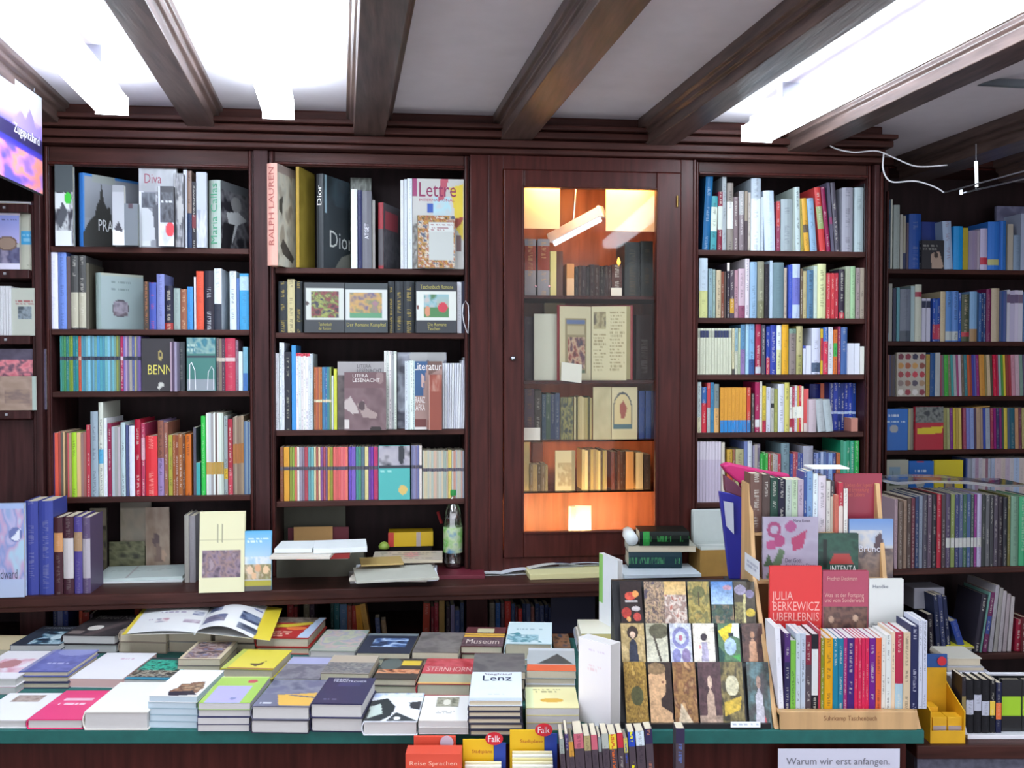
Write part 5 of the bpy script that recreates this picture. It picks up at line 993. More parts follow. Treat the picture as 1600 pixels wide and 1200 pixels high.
o = R.f(978, 1164, 178, '6c4c48', [('bg', 'a08078'), ('p', [(0, 0), (.5, 0), (.35, .5), (0, .52)], '2c5480'), ('p', [(.5, 0), (1, 0), (1, .1), (.55, .2)], '6c5048'), ('p', [(.3, .18), (.4, .22), (.36, .4), (.28, .35)], 'c8a8a0'), ('p', [(0, .85), (0, .98), (.45, .98), (.45, .85)], '6c3430'), ('p', [(.6, .2), (1, .2), (1, 1), (.5, 1)], '8c4c3c'), ('r', 0, .97, .45, 1, 'e0d8d4')], 'literary magazine with blue and rust cover', 'magazine', dy=-.028, t=.005, hard=False)
text_front(o, 'Literatur', (.04, .02, .98, .13), 'f0ece8'); text_front(o, 'FRANZ\nKAFKA', (.03, .52, .42, .72), 'e8e0dc')
R.f(1080, 1160, 262, '8c4434', [('bg', '8c4434'), ('n', 0, 0, 1, .3, ['b08070', '984c3c', '7c3828'], 3), ('r', 0, .0, .06, 1, 'c8b0a4')], 'narrow rust-coloured book before the literary magazine', dy=-.06, t=.01)
for i in range(10): R.s_(1166 + i * 13.5, 1166 + i * 13.5 + 12.5, 190 - (i > 7) * (i - 7) * 18, ['dce0e8', 'e8ecf0', 'd0d4e0'][i % 3], '30344c', (0, .0), ts=0, lean=i * 1.6, kind='magazine', depth=.17)
R.done()
# --- fourth
R = shelf(C4, YB, (720, 1044), 'fourth', BB, .12); R.z()
bd = dict(split=(.57, .635), c2='54505c', ts=.15, var=2, depth=.115, kind='paperback')
for a, b, c in ((150, 172, '7c4830'), (174, 208, 'd89c38'), (210, 226, '8c9040'), (227, 240, '90a848'), (241, 256, 'c8705c'), (257, 270, 'e8e4dc'), (271, 288, '9890a0'), (289, 302, '847888'), (303, 324, 'a84450'), (325, 342, '6898a0'), (343, 362, '74b0b0'), (363, 374, 'd8cc9c'), (375, 388, 'a86054'), (389, 402, 'e0c8a0'), (403, 420, '7c4c88'), (421, 434, 'a85058'), (435, 446, '74507c'), (447, 462, 'c89840'), (463, 480, '8c8c38')): R.s_(a, b, 715, c, **bd)
R.g(482, 574, 715, 6, ['dc6868', 'cc6060', 'e07068'], **bd)
for a, b, c in ((578, 594, '6c50b0'), (596, 622, '7c60b8'), (624, 640, '4c8c88'), (641, 656, '4c9070'), (657, 678, '5c7484'), (680, 702, 'd8cc90'), (704, 716, '6c4c9c'), (717, 734, '7840a0'), (736, 762, 'b83868')): R.s_(a, b, 712, c, **bd)
R.f(768, 962, 708, '48a8a4', [('bg', '4cb0ac'), ('n', 0, 0, 1, .37, ['585460', 'a8a4b0', 'b4b0b8', '383c44'], 2), ('e', .72, .15, .1, .2, '2c3038'), ('r', 0, .36, 1, .41, '2c3440'), ('e', .77, .82, .14, .09, 'd8b868'), ('t', .05, .45, .4, .5, '98d4cc', 1)], 'turquoise paperback with a yellow disc, fourth shelf of bottle bookcase', dy=-.01)
R.g(970, 1018, 706, 4, ['6c6c94', '8484a8', '7c7898'], **bd); R.s_(1020, 1036, 706, 'e4d8d0', **bd); R.g(1040, 1200, 738, 15, ['c8b898', 'b0b0a0', 'c0a890', 'a8b0a8', 'b8bcb4', 'c8c0a0', '98a498'], **bd); R.g(1201, 1222, 732, 1, ['d8c068'], **bd); R.g(1223, 1300, 736, 7, ['b8b8b0', 'c89c88', 'a0a8b0', 'c0b8a0'], **bd)
R.done()
# --- hinge-side bookcase
R = shelf(C7, YB, (690, 653), 'top', HB, .22); R.z()
R.s_(160, 208, 152, '1c6090', lean=26, ink='c8d8e8', ts=.5); R.s_(214, 256, 285, '4898a0', 'd0dccc', (.35, .8), lean=8); R.s_(262, 294, 255, '802c40', 'c8d0c8', (.35, .75), lean=6); R.s_(294, 322, 155, 'a0a8ac', ts=.6)
R.s_(326, 368, 196, '8c847c', 'dce0dc', (.32, .72)); R.s_(370, 402, 290, '78686c'); R.s_(406, 440, 250, '84787c', 'a8a8a8', (.6, 1), ink='e4dcd8'); R.s_(444, 464, 250, '4c4044', '988c7c', (.5, 1)); R.s_(468, 484, 260, 'b8b0a4')
R.s_(487, 552, 165, 'b0bcc8', 'dce8ec', (0, .72), ts=.5); R.s_(554, 572, 290, 'c0ccd4', ts=.3); R.s_(580, 650, 250, 'c8d8ec', ts=.25, lean=-14); R.s_(656, 682, 320, '8c4058', 'b84848', (.5, 1), ink='d8c0c8')
R.s_(686, 764, 305, '9ca8ac', ts=.45); R.s_(766, 782, 230, 'a4b0a8'); R.s_(786, 820, 225, 'bccccc', lean=-10); R.s_(824, 842, 300, 'a89848', lean=-14); R.s_(846, 880, 300, 'd8a43c', '6c5c48', (.35, .5), lean=-26)
R.s_(886, 930, 300, '8cacc8', lean=-30, ts=.5); R.s_(950, 990, 228, 'c84040', '98a870', (.35, .7), lean=-46); R.s_(996, 1022, 225, '8c2450', lean=-48); R.s_(1028, 1048, 195, '585468', '8c4068', (.4, .5), lean=-40); R.s_(1052, 1082, 195, '54505c', lean=-38)
R.s_(1096, 1168, 228, '9c9ca8', ts=.5); R.s_(1180, 1240, 228, 'a8b8bc', ts=.4); R.s_(1244, 1284, 200, '2c2c30', 'a8aca8', (.0, .0), ts=.6)
R.done()
R = shelf(C7, YB, (690, 1102), 'second', HB, .17); R.z()
R.s_(140, 196, 700, 'c0d0dc', 'd0d490', (0, .45), ts=.3); R.s_(202, 228, 770, '84a0a8'); R.s_(230, 248, 775, '90a8a0'); R.s_(254, 286, 780, 'c4b494'); R.s_(288, 306, 790, '7c4434'); R.s_(308, 320, 790, '4c3c38'); R.s_(326, 344, 730, '3c3440', 'e0d8d0', (.85, 1.01)); R.s_(346, 374, 780, '504450', 'c89838', (.1, .4)); R.s_(376, 400, 780, 'b08894')
R.s_(402, 446, 770, 'c8b0bc', '90506c', (0, .25)); R.s_(448, 476, 703, 'd8d0d8', ink='484454'); R.s_(480, 526, 725, '90b0cc', ts=.5); R.s_(530, 574, 722, '8c8c78', '7c7c60', (0, .3), ink='c8c8a8'); R.s_(578, 604, 740, '28242c', ts=.1)
R.s_(612, 632, 716, 'b4c8d8', ts=.2); R.s_(635, 706, 728, '6c848c', ts=.15); R.s_(708, 726, 765, 'b8a898'); R.s_(738, 762, 745, '3c54b8', ts=.2); R.s_(764, 814, 740, 'b8c8e4', '6c70bc', (.25, .75), ts=.3); R.s_(818, 834, 770, '6c5c48'); R.s_(836, 858, 785, 'b8ac80'); R.s_(862, 904, 780, '5880a0'); R.s_(906, 930, 750, 'c4d4c8', ts=.2); R.s_(932, 988, 738, 'd4d8a4', ink='606448')
R.s_(992, 1020, 800, 'c83844'); R.s_(1022, 1046, 800, 'c83c44'); R.s_(1048, 1070, 800, 'b83444'); R.s_(1076, 1112, 775, '342c3c', 'c03444', (0, .12)); R.s_(1120, 1150, 755, 'a8b098', ts=.3); R.s_(1152, 1184, 755, 'a0c498', ts=.4); R.s_(1190, 1216, 765, '9c8c8c'); R.s_(1218, 1246, 765, 'a89c8c', ink='403838')
R.done()
R = shelf(C8, YB, (620, 380), 'third', HB, .13); R.z()
for i in range(12): R.s_(118 + i * 18, 118 + i * 18 + 17, 92, 'd0d4bc', '343c60' if i in (1, 2, 3, 6, 7, 8, 9, 10) else 'a8ac9c', (.8, .95), ts=.25, depth=.11)
R.s_(336, 352, 92, 'ccc8a4', '504c48', (0, .12)); R.s_(354, 372, 90, '90b0b8', 'c8ccb8', (0, .5)); R.s_(374, 388, 92, 'b8c4a4'); R.s_(390, 416, 68, '5c8cb0', '8c74a8', (0, .5)); R.s_(420, 440, 66, 'a8d0e8', ts=.3); R.s_(442, 476, 66, '7cacd4', '3c5c98', (0, .3)); R.s_(482, 516, 66, 'a82c4c', 'c0c8d0', (.02, .15)); R.s_(520, 544, 70, '54505c')
R.s_(550, 572, 80, '2840a0', 'c03848', (.0, .35)); R.s_(574, 612, 72, '3444a4'); R.s_(614, 644, 72, 'e0e8e8', 'd8d8a0', (.0, .5)); R.s_(648, 688, 68, 'e0a82c', ts=.4); R.s_(692, 736, 95, '7c9888', '8c807c', (.0, .9)); R.s_(738, 776, 78, 'a8a468', 'b8b080', (.4, 1)); R.s_(780, 796, 200, '34489c', 'd8dcec', (0, .9)); R.s_(798, 830, 200, 'd8dcec', ts=.4); R.s_(834, 886, 90, 'd0d4e8', '506078', (.05, .25)); R.s_(890, 904, 95, 'd8b830', 'c03440', (.3, .8)); R.s_(906, 936, 85, '3868b8', 'd03450', (0, .7)); R.s_(938, 966, 84, 'd8d8dc', ink='383844')
R.s_(970, 994, 100, 'd07030', '40a850', (.4, .7)); R.s_(998, 1014, 80, '9c3858'); R.s_(1016, 1056, 85, '44649c', ts=.5); R.s_(1060, 1098, 185, 'd4d8e4', ts=.15, dy=-.01); R.s_(1100, 1134, 185, 'dce0ec', ts=.15, dy=-.01); R.s_(1136, 1162, 205, 'e0e0d8', ts=.1, dy=-.01); R.s_(1066, 1132, 80, '2c6478', ts=.2, dy=.12, depth=.06)
R.done()
R = shelf(C8, YB, (620, 737), 'fourth', HB, .13); R.z()
R.s_(118, 144, 428, 'c0d0cc', 'e0dcb8', (0, .3)); R.s_(146, 176, 460, '3c68a8', 'd03444', (0, .65)); R.s_(180, 200, 432, 'c8444c', 'a8b0b0', (0, .5)); R.s_(202, 222, 430, '3c80a8'); R.s_(224, 254, 440, '7c8c8c', 'e0b070', (0, .5))
for i in range(7): R.s_(262 + i * 23.4, 262 + i * 23.4 + 22.5, 462, 'dc9c38', '2c84c8', (0, .27), ink='b06c28', ts=.7, depth=.11)
R.s_(428, 452, 462, 'd04838', '3878b8', (0, .27)); R.s_(458, 474, 500, '504848'); R.s_(480, 508, 428, 'a82458', 'e0e0e0', (.1, .25)); R.s_(510, 524, 424, 'e4e0d0'); R.s_(526, 548, 452, 'd8c040', 'c02c48', (0, .25)); R.s_(550, 576, 458, 'd0d4e0'); R.s_(578, 598, 465, 'b8b8b0', '303038', (.55, .65)); R.s_(600, 620, 470, 'a4a858'); R.s_(624, 662, 440, 'dce0ec', ink='38384c'); R.s_(664, 694, 430, 'd4cc70'); R.s_(696, 712, 460, 'e0dcd4', 'a83040', (.1, .3))
R.g(714, 782, 450, 5, ['b02c54', 'd8dce0', 'c89838', 'c83848', 'e0d8c0'], c2='e8e8d8', split=(.3, .55)); R.s_(784, 814, 470, 'dc5454', 'd8c8c0', (0, .2))
for i in range(3): R.s_(816 + i * 50 + (i > 0) * 8, 862 + i * 50 + (i > 0) * 8, 535 + i * 3, ['c8b8c0', 'b4bcc0', 'b0bcc0'][i], ts=.2, lean=[0, -22, -26][i], depth=.09, dy=-.02)
R.s_(888, 940, 436, 'e07450', dy=.1, depth=.05, ts=.2); R.s_(820, 886, 440, '242c74', dy=.1, depth=.05, ts=.1); R.g(944, 1110, 434, 7, ['20389c', '283c94', '18307c'], c2='a8b8d8', split=(.35, .4), dy=.05, depth=.08, var=3); R.s_(1080, 1122, 665, 'b87868', ts=.1, depth=.06, dy=-.01)
R.done()
R = shelf(C8, YB, (620, 1166), 'fifth', HB, .17); R.z()
for i in range(8): R.s_(116 + i * 19, 116 + i * 19 + 18, 800, 'c4b8cc', 'd4ccd8', (.7, 1), ink='70647c', ts=.4, depth=.16)
R.s_(270, 290, 805, 'd0c8b8')
R.s_(304, 338, 850, 'c8a040', 'd05838', (.4, .75)); R.s_(340, 356, 850, '90604c'); R.s_(358, 408, 848, 'b0ac80'); R.s_(410, 432, 800, '6878b0'); R.s_(434, 460, 796, 'ccd0d8'); R.g(464, 512, 820, 3, ['8c84a0', 'a89c94', '6c6074']); R.g(514, 560, 870, 3, ['38a848', '289838', '50b058'], depth=.1, dy=-.01); R.g(562, 640, 880, 5, ['b03848', '906848', 'c8b8b8', 'a0a0a4'], depth=.1, dy=-.01)
R.s_(642, 694, 810, '789098'); R.g(698, 778, 870, 5, ['34488c', 'b8505c', '9c4858', '506098'], depth=.1); R.s_(780, 842, 828, 'a4a4b4', ts=.1); R.g(846, 984, 870, 8, ['486098', '88a0c8', '3c5488', 'b0c0dc', '5c74a4'], depth=.1); R.s_(988, 1012, 870, 'b86840'); R.g(1014, 1100, 795, 4, ['2c9470', '389c80', '2c8c64']); R.s_(1102, 1130, 795, '28a04c')
R.done()
# --- recessed bookcase
YR = 3.915
R = shelf(D1, YR, (600, 608), 'top', RB, .2); R.z()
R.s_(150, 180, 140, '3c5468', 'c8d4d0', (0, .0), ts=.4); R.s_(181, 192, 135, 'd0d4c8', ts=0); R.s_(200, 240, 172, 'a8b4b0', ts=.2); R.s_(243, 262, 235, 'b4b4ac', ts=.2); R.s_(264, 282, 245, 'a8a494', '28345c', (0, .3)); R.s_(286, 300, 290, '584c5c')
R.s_(302, 382, 232, '2c54a4', '6c94dc', (0, .0), ts=.2); R.f(386, 530, 285, '1c3880', [('bg', '1c3480')], 'dark blue hardback behind the sepia portrait book', dy=.06)
R.f(388, 536, 408, '24242c', [('bg', '22222a'), ('p', [(.4, .5), (.55, .42), (.8, .4), (.98, .9), (.9, 1), (.45, 1)], 'b09888'), ('e', .65, .52, .1, .1, '3c302c'), ('t', .05, .15, .75, .35, '8c8c88', 2)], 'black paperback with a sepia portrait in the recessed bookcase', dy=-.02)
R.s_(540, 598, 282, 'a8bcd8', ink='8c3c50', lean=-18, ts=.7); R.s_(600, 662, 315, '2494dc', ts=.1); R.s_(664, 698, 325, 'b4a030', ts=.1); R.g(700, 775, 345, 5, ['9c90a8', 'a498b0', '8c84a0'], var=4, ts=.3); R.s_(778, 826, 330, 'c0b8d8', 'c03c50', (.13, .3), ts=.1); R.s_(830, 905, 285, '3878d0', 'b8b880', (.1, .22), ts=.0); R.g(907, 952, 275, 3, ['2c68c0', '3c7cd0', '2c60b0'], ts=.1); R.s_(964, 1000, 300, 'b0a89c', ts=.4); R.s_(1002, 1050, 375, '7c90a8', ts=.3); R.s_(1052, 1078, 230, 'a8b0c8', ts=.1)
R.s_(1084, 1130, 250, '6c7c9c'); R.s_(1132, 1200, 280, '44548c')
R.f(890, 1110, 180, '6c6c84', [('bg', '70708c'), ('n', 0, 0, 1, .6, ['646480', '80809c', '585870'], 3)], 'large grey-lilac picture book at the far end of the recessed top shelf', dy=.12)
R.done()
R = shelf(D1, YR, (600, 1088), 'second', RB, .17); R.z()
R.s_(146, 166, 720, '1c2448', 'a8c8e8', (0, .15), ts=.2); R.s_(168, 190, 700, '989890'); R.s_(196, 216, 730, '242c4c'); R.s_(220, 240, 725, '5c9ca8'); R.s_(242, 312, 735, '7c8494', '58606c', (0, .2), ts=.3); R.s_(314, 340, 715, 'a8c0c4'); R.s_(342, 386, 705, 'd0d4c4', 'a84858', (.78, .87), ts=.1)
for a in (388, 418): R.s_(a, a + 27, 798, 'c8c8dc', '1c2444', (.78, .94), ts=.1, depth=.12)
R.g(460, 510, 800, 3, ['2850a8', '3460b0', '2444a0'], c2='b83c54', split=(.05, .4)); R.s_(512, 546, 752, 'c8b898', ts=.2); R.s_(548, 590, 750, '5888c8', 'b8c0c0', (.02, .2)); R.s_(592, 632, 750, '5c88cc', 'b8c0c0', (.02, .2)); R.s_(634, 652, 760, '2c58b0'); R.s_(654, 706, 770, '48503c', 'b03c48', (.1, .2), ink='c8b8a0'); R.s_(708, 758, 752, '7ca4cc', 'a0805c', (0, .25), ts=.1); R.g(760, 816, 760, 4, ['2c4874', '345c98', '243c68']); R.s_(820, 852, 735, '702050', ts=.2); R.s_(854, 906, 730, 'b8a890', ts=.1); R.g(908, 956, 750, 4, ['505c84', '38508c', '5c6898']); R.g(958, 1064, 742, 4, ['c8c4d4', 'b8b4c8', 'd0ccdc'], c2='70607c', split=(.75, .92)); R.g(1066, 1200, 750, 6, ['5870a0', 'b0b4c8', '404c74'])
R.done()
R = shelf(D2, YR, (600, 398), 'third', RB, .13); R.z()
P8 = ['6c3848', '3c8c8c', '9c4060', '5c6c84', 'b05830', '3c4480', '98386c', '789894', 'd09838', 'c8b090', 'b82440', '4c8848', 'd8b840', '8c3c34', '503c54', 'a88898']
pk_ = dict(depth=.11, kind='paperback', var=3, jt=.03, ts=.3)
R.g(140, 222, 110, 7, ['403848', '58505c', '6c4038', '30345c', '4c3838'], **pk_)
R.f(230, 428, 92, 'b0a898', [('bg', 'b8b0a4')] + [('e', .13 + .25 * i, .1 + .2 * j, .1, .07, [['70283c', '882c40', '30304c', '883848'], ['c08c48', 'a85c3c', 'c89858', '88483c'], ['9c3c40', 'b04048', 'c84050', 'b03844'], ['8c7c78', '986858', '585060', 'a88868'], ['e8e4dc', '9c3444', 'e0dcd8', '883444']][j][i]) for i in range(4) for j in range(5)], 'paperback with a grid of small pictures in the recessed bookcase', dy=-.01)
R.s_(432, 458, 105, 'b09448', **{k: v for k, v in pk_.items() if k not in ('var', 'jt')}); R.s_(460, 494, 95, '2c5488', ts=.2, depth=.11, kind='paperback'); R.s_(496, 530, 93, 'b0b4b4', ts=.2, depth=.11, kind='paperback')
R.g(534, 560, 108, 2, ['8c4858', '6c6c6c'], lean=-8, **pk_); R.s_(562, 590, 108, '40a040', ts=.2, depth=.11, lean=-8, kind='paperback')
for i, (a, b, c) in enumerate([(592, 610, '787860'), (611, 628, '3c9898'), (629, 648, 'a8acb0'), (649, 664, '9c4874'), (665, 682, 'c8b8c8'), (683, 702, '6c5c50'), (703, 724, '3c7880'), (725, 742, 'c05830'), (743, 756, '94402c'), (757, 772, '3c3c94'), (773, 786, '5c5ca0'), (787, 806, '8c2c70'), (810, 844, 'c88c40'), (846, 858, '8c7c50'), (862, 884, 'c8b090'), (886, 900, '50483c'), (904, 926, 'c41c40'), (928, 940, 'a82c50'), (942, 958, '90acac'), (960, 974, '4c8c40'), (976, 990, 'd8c040'), (992, 1010, '8c4038'), (1012, 1028, 'a03840'), (1030, 1056, 'c08898'), (1058, 1086, 'c4a4b0'), (1088, 1110, '7c9488'), (1112, 1140, '5c506c'), (1142, 1180, '9c6c54')]): R.s_(a, b, 108, c, lean=-14, depth=.11, ts=.3, kind='paperback')
R.done()
R = shelf(D2, YR, (600, 768), 'fourth', RB, .13); R.z()
R.f(140, 305, 485, '1c6cc4', [('bg', '1c6cc4'), ('t', .2, .12, .7, .2, 'c8d8ec', 1), ('t', .1, .28, .9, .34, 'b8d0e8', 1), ('e', .42, .48, .17, .1, 'a8acb0')], 'bright blue paperback with a grey coin, fourth shelf, recessed bookcase', dy=-.01)
R.g(308, 354, 480, 3, ['a89c78', '8c8474', '5c4c44'], **pk_)
R.f(358, 552, 470, 'b82c40', [('bg', 'b82438'), ('n', 0, 0, 1, .37, ['383c40', '808480', '585c58'], 6), ('p', [(.06, .5), (.98, .45), (.96, .6), (.8, .62), (.06, .64)], 'dcc428')], 'red paperback with a yellow stroke and grey photograph, recessed bookcase', dy=-.01)
for a, b, c in ((558, 580, '94905c'), (582, 600, 'a8a878'), (602, 622, '7c3484'), (624, 642, 'c8b440'), (644, 660, 'b89c48'), (662, 682, 'd0b860'), (694, 714, '9c4860'), (716, 740, '7880c0'), (742, 768, '8898c8'), (770, 784, '4c3854'), (786, 812, 'b0947c'), (814, 830, 'a08878'), (832, 848, '3448a4'), (850, 880, '98a0b0'), (884, 904, '9c3c54'), (906, 922, '8c1c70'), (924, 944, '3c3c64'), (946, 962, '7c2c6c'), (964, 976, '3c544c'), (978, 1000, 'd0b84c'), (1002, 1018, '4c6078'), (1020, 1052, '2c5c6c'), (1054, 1078, 'c0906c'), (1080, 1100, '704050'), (1102, 1130, 'a89c68'), (1132, 1180, '4c587c')): R.s_(a, b, 478, c, lean=-8, depth=.11, ts=.3, kind='paperback')
R.done()
o = MB().box((-.04, 0, 0), (.04, .1, .005)).build('flat_booklet', flat('b08848')); o.location = R.pt(815, 448) + Vector((0, .0, -.0175)); o.rotation_euler = (0, -.09, 0); tag(o, 'tan booklet lying on top of the fourth row in the recessed bookcase', 'booklet')
R = shelf(D2, YR, (600, 1135), 'fifth', RB, .13); R.z()
R.f(136, 308, 840, 'b4b4a4', [('bg', 'b8b8a8'), ('g', .24, .15, .68, .55, '88a8c0', 'a8b4a8'), ('r', .24, .4, .68, .55, '4c6048'), ('p', [(.35, .4), (.38, .2), (.42, .4)], '5c7484')], 'pale paperback with a little landscape, fifth shelf, recessed bookcase', dy=-.01)
R.f(314, 484, 848, '1c6cc4', [('bg', '1c6cc4'), ('t', .2, .18, .7, .26, 'c8d8ec', 1), ('t', .1, .3, .9, .37, 'b8d0e8', 1), ('e', .45, .5, .17, .1, 'b0b4b0'), ('r', .3, 0, .6, .03, 'c04050')], 'bright blue paperback with a grey coin beside the yellow one', dy=-.01)
R.f(492, 688, 842, 'dcc828', [('bg', 'dcc828'), ('r', .32, .38, .7, .8, '485068'), ('n', .38, .45, .62, .75, ['907c90', 'a89070', '504c60'], 4)], 'bright yellow paperback with a small grey window picture', dy=-.01)
R.g(708, 750, 830, 3, ['3c508c', '9ca0b0', '98a0a8'], **pk_); R.g(752, 880, 828, 6, ['b0b0c0', 'a88ca0', 'b8b0bc', 'c4b8b8', '8c6474'], **pk_); R.g(884, 1180, 826, 9, ['a8b4d0', 'c8b4b8', 'd0c0b8', 'b8a8b4', 'c8c0c8'], **pk_)
R.done()
# --- low shelves below the recess
lowc = empty('low_bookcase', 'low dark bookcase standing before the recessed shelves', 'bookcase', (0, 3.12, 0))
xa, xb = P(1396, 885, 3.12).x, P(1720, 885, 3.12).x
zf = P(1500, 886, 3.13).z; zg = P(1500, 1022, 3.13).z
for i, zz in enumerate((zf, zg, .3)): bx('shelf', (xa, 0, zz - .022), (xb, .28, zz - .0005), WOOD_H, lowc, .003)
bx('back_panel', (xa, .2805, 0), (xb, .295, zf + .2), WOOD_K, lowc); bx('side_panel', (xa - .02, 0, 0), (xa - .0003, .28, zf + .02), WOOD_V, lowc, .003)
R = Row(D8, 3.13, (350, 362), ('middle ledge', 'plywood rack'), 'large books on the ledge behind the plywood rack', .2, cside='low'); R.zb = zf
for a, b, c, yt in ((48, 62, 'a08890', 80), (64, 84, '6c5c54', 90), (86, 100, '8c7464', 85), (101, 118, '50403c', 75), (119, 134, '64303c', 75), (135, 150, '2c3c60', 70), (151, 166, '7c8494', 65), (167, 186, '4c4854', 62), (187, 204, '5c4c5c', 62), (205, 224, '302c34', 60), (225, 244, 'a82c3c', 60), (245, 262, '483c40', 60), (263, 282, '50445c', 58), (283, 300, '7c8850', 60), (301, 318, '383c64', 60), (319, 334, '505c78', 60), (335, 350, '3c5c4c', 60), (351, 366, '445880', 58), (367, 380, '3c4c4c', 60), (381, 392, '7c2c74', 60), (393, 412, 'a8a0bc', 58), (413, 428, '343838', 60), (429, 446, '5c5c60', 62), (447, 462, '3c3c40', 62), (463, 480, '4c4450', 64), (481, 500, '302830', 70), (501, 520, '2c2c34', 72), (521, 532, '6c6838', 65), (533, 566, '6c8c78', 68), (567, 600, '3c9468', 70), (601, 640, '2c4c5c', 70)):
    w_ = 258 < (a + b) / 2 < 412
    R.s_(a, b - 1, yt, c, 'b8b8b4' if w_ else c, (.27, .4) if w_ else (0, 0), ts=.4)
R.done()
pl = empty('plastic_cover', 'clear plastic sheet lying on top of the large books', 'plastic sheet', R.pt(300, 58))
a0 = R.pt(300, 58); MB().prism([R.pt(x, y) - a0 for x, y in ((0, 30), (60, 42), (200, 34), (340, 38), (480, 52), (600, 48), (600, 40), (480, 40), (340, 26), (200, 24), (60, 30), (0, 20))], (0, 0, .0), (0, .16, .003)).build('sheet', CLEAR, pl)
pl.location.z += .018
R = Row(D8, 3.14, (500, 722), ('ledge under the large books', 'plywood rack'), 'leaning books on the ledge under the large ones', .17, cside='low'); R.zb = zg
R.s_(194, 214, 560, '241c28', lean=-10); R.s_(226, 244, 480, '242c4c', lean=-20); R.s_(248, 266, 478, '343c64', lean=-24); R.s_(270, 286, 485, '20284c', lean=-26); R.s_(320, 348, 590, '3850a0', 'c8d0e0', (0, .1), lean=-50, ts=.2)
R.s_(378, 402, 480, '34303c', lean=40); R.s_(404, 412, 470, '6c9890', lean=44, ts=.1); R.s_(416, 434, 470, '6c2c58', '3c4c8c', (.3, .6), lean=40)
for i, x in enumerate((442, 462, 480, 500, 520)): R.s_(x, x + 15, 440 + i * 12, ['a8a4ac', 'a09c98', 'b0a8ac', 'a89ca0', 'b8b0b0'][i], lean=32 - i * 4, ts=.3)
R.s_(548, 572, 580, '8c1c34', lean=8); R.s_(574, 600, 570, '5c2428')
R.done()
bxw = bx('white_box', (0, 0, 0), (.115, .09, .075), mat('box_card', 'a8a8b4', .6), None, .003); bxw.location = P(1428, 952, 3.2); tag(bxw, 'small grey-white box above the dark leaning books', 'box')
k = bx('box_pedestal', (0, 0, 0), (.10, .08, P(1428, 952, 3.2).z - zg - .001), BLACKP); k.location = (P(1428, 952, 3.2).x + .005, 3.205, zg); tag(k, 'black stand carrying the small grey-white box', 'stand')
# side counter with white shelf box and yellow display
sd, sz = 2.42, 1.6 - (1168 - 565) / F * 2.42
sc = tempty('side_counter', 'low dark counter beside the display table end', 'counter')
r_0 = tr + .012
tb('counter_top', (r_0, sd - .01, sz - .035), (1.75, 2.86, sz), WOOD_H, sc, .003); tb('front_panel', (r_0 + .01, sd + .01, 0), (1.74, sd + .03, sz - .036), mat('grey_blue_carpet', '5c5c6c', .9, var=.3, scale=60), sc)
yd = tempty('yellow_display_box', 'yellow cardboard counter display holding small card packs', 'display box')
d0 = sd + .005; ya, yb2 = tl(PD(1451, 1166, d0)).x + .004, tl(PD(1508, 1166, d0)).x
zt1 = tl(PD(1500, 1112, d0)).z; zt2 = tl(PD(1480, 1043, d0 + .17)).z; ztop = tl(PD(1480, 1022, d0 + .17)).z
MB().prism([(yb2 - .003, d0, sz), (yb2 - .003, d0 + .11, sz), (yb2 - .003, d0 + .11, zt1 + .045), (yb2 - .003, d0 + .08, zt1 + .03), (yb2 - .003, d0, zt1)], (0, 0, 0), (.003, 0, 0)).build('side_wall', YCARD, yd)
MB().prism([(ya, d0, sz), (ya, d0 + .11, sz), (ya, d0 + .11, zt1 + .045), (ya, d0 + .08, zt1 + .03), (ya, d0, zt1)], (0, 0, 0), (.003, 0, 0)).build('side_wall', YCARD, yd)
tb('front_wall', (ya + .0032, d0, sz), (yb2 - .0032, d0 + .003, sz + .032), YCARD, yd); xk0, xk1 = tl(PD(1452, 1043, d0 + .10)).x, tl(PD(1479, 1043, d0 + .10)).x; zt2 = tl(PD(1480, 1043, d0 + .10)).z; ztop = tl(PD(1480, 1022, d0 + .10)).z
tb('back_wall', (ya + .0032, d0 + .10, sz), (xk1, d0 + .103, zt2), YCARD, yd); tb('blue_header', (ya + .0032, d0 + .099, zt2 + .0003), (xk1 + .001, d0 + .103, ztop), mat('header_blue', '1c4c90', .5), yd)
m = MB(); m.T = Matrix.Translation((xk1 - .014, d0 + .098, (zt2 + ztop) / 2)) @ Matrix.Rotation(math.pi / 2, 4, 'X'); m.lathe([(.001, 0), (.012, 0), (.012, .002), (.001, .002)], 20); m.build('red_badge', mat('logo_red', 'cc2030', .4), yd)
for i, (x, f, z) in enumerate(((.006, .006, .033), (.045, .006, .033), (.002, .048, .045))):
    c = tb('card_pack', (ya + .004 + x, d0 + .005 + f, sz + .0005), (ya + .004 + x + .037, d0 + .044 + f, sz + z + .03), YCARD, None, .001); tag(c, ['small yellow card pack in the front row, nearer the rack', 'small yellow card pack in the front row, nearer the white box', 'taller yellow card pack in the back row'][i] + ' of the yellow display', 'card pack', 'card packs in the yellow display')
    tb('label_strip', (ya + .006 + x, d0 + .0042 + f, sz + .002 + (z - .033)), (ya + .002 + x + .037, d0 + .0049 + f, sz + z + .008), flat('a89898'), c)
    c.children[0].matrix_parent_inverse = c.matrix_world.inverted() if False else Matrix.Identity(4)
wb = tempty('white_shelf_box', 'white open-fronted box holding black books on the side counter', 'box')
wd0 = sd + .03; wa = tl(PD(1512, 1160, wd0)).x; wt_ = tl(PD(1492, 1051, wd0 + .1)).z; wbk = wd0 + .105; wr = 1.70
tb('bottom', (wa, wd0, sz + .0003), (wr, wbk, sz + .012), WHITEP, wb, .001); tb('top_rim', (wa - .012, wbk - .012, wt_ - .006), (wr, wbk, wt_), WHITEP, wb, .001)
tb('back', (wa, wbk - .008, sz + .0125), (wr, wbk - .0003, wt_ - .0085), BLACKP, wb)
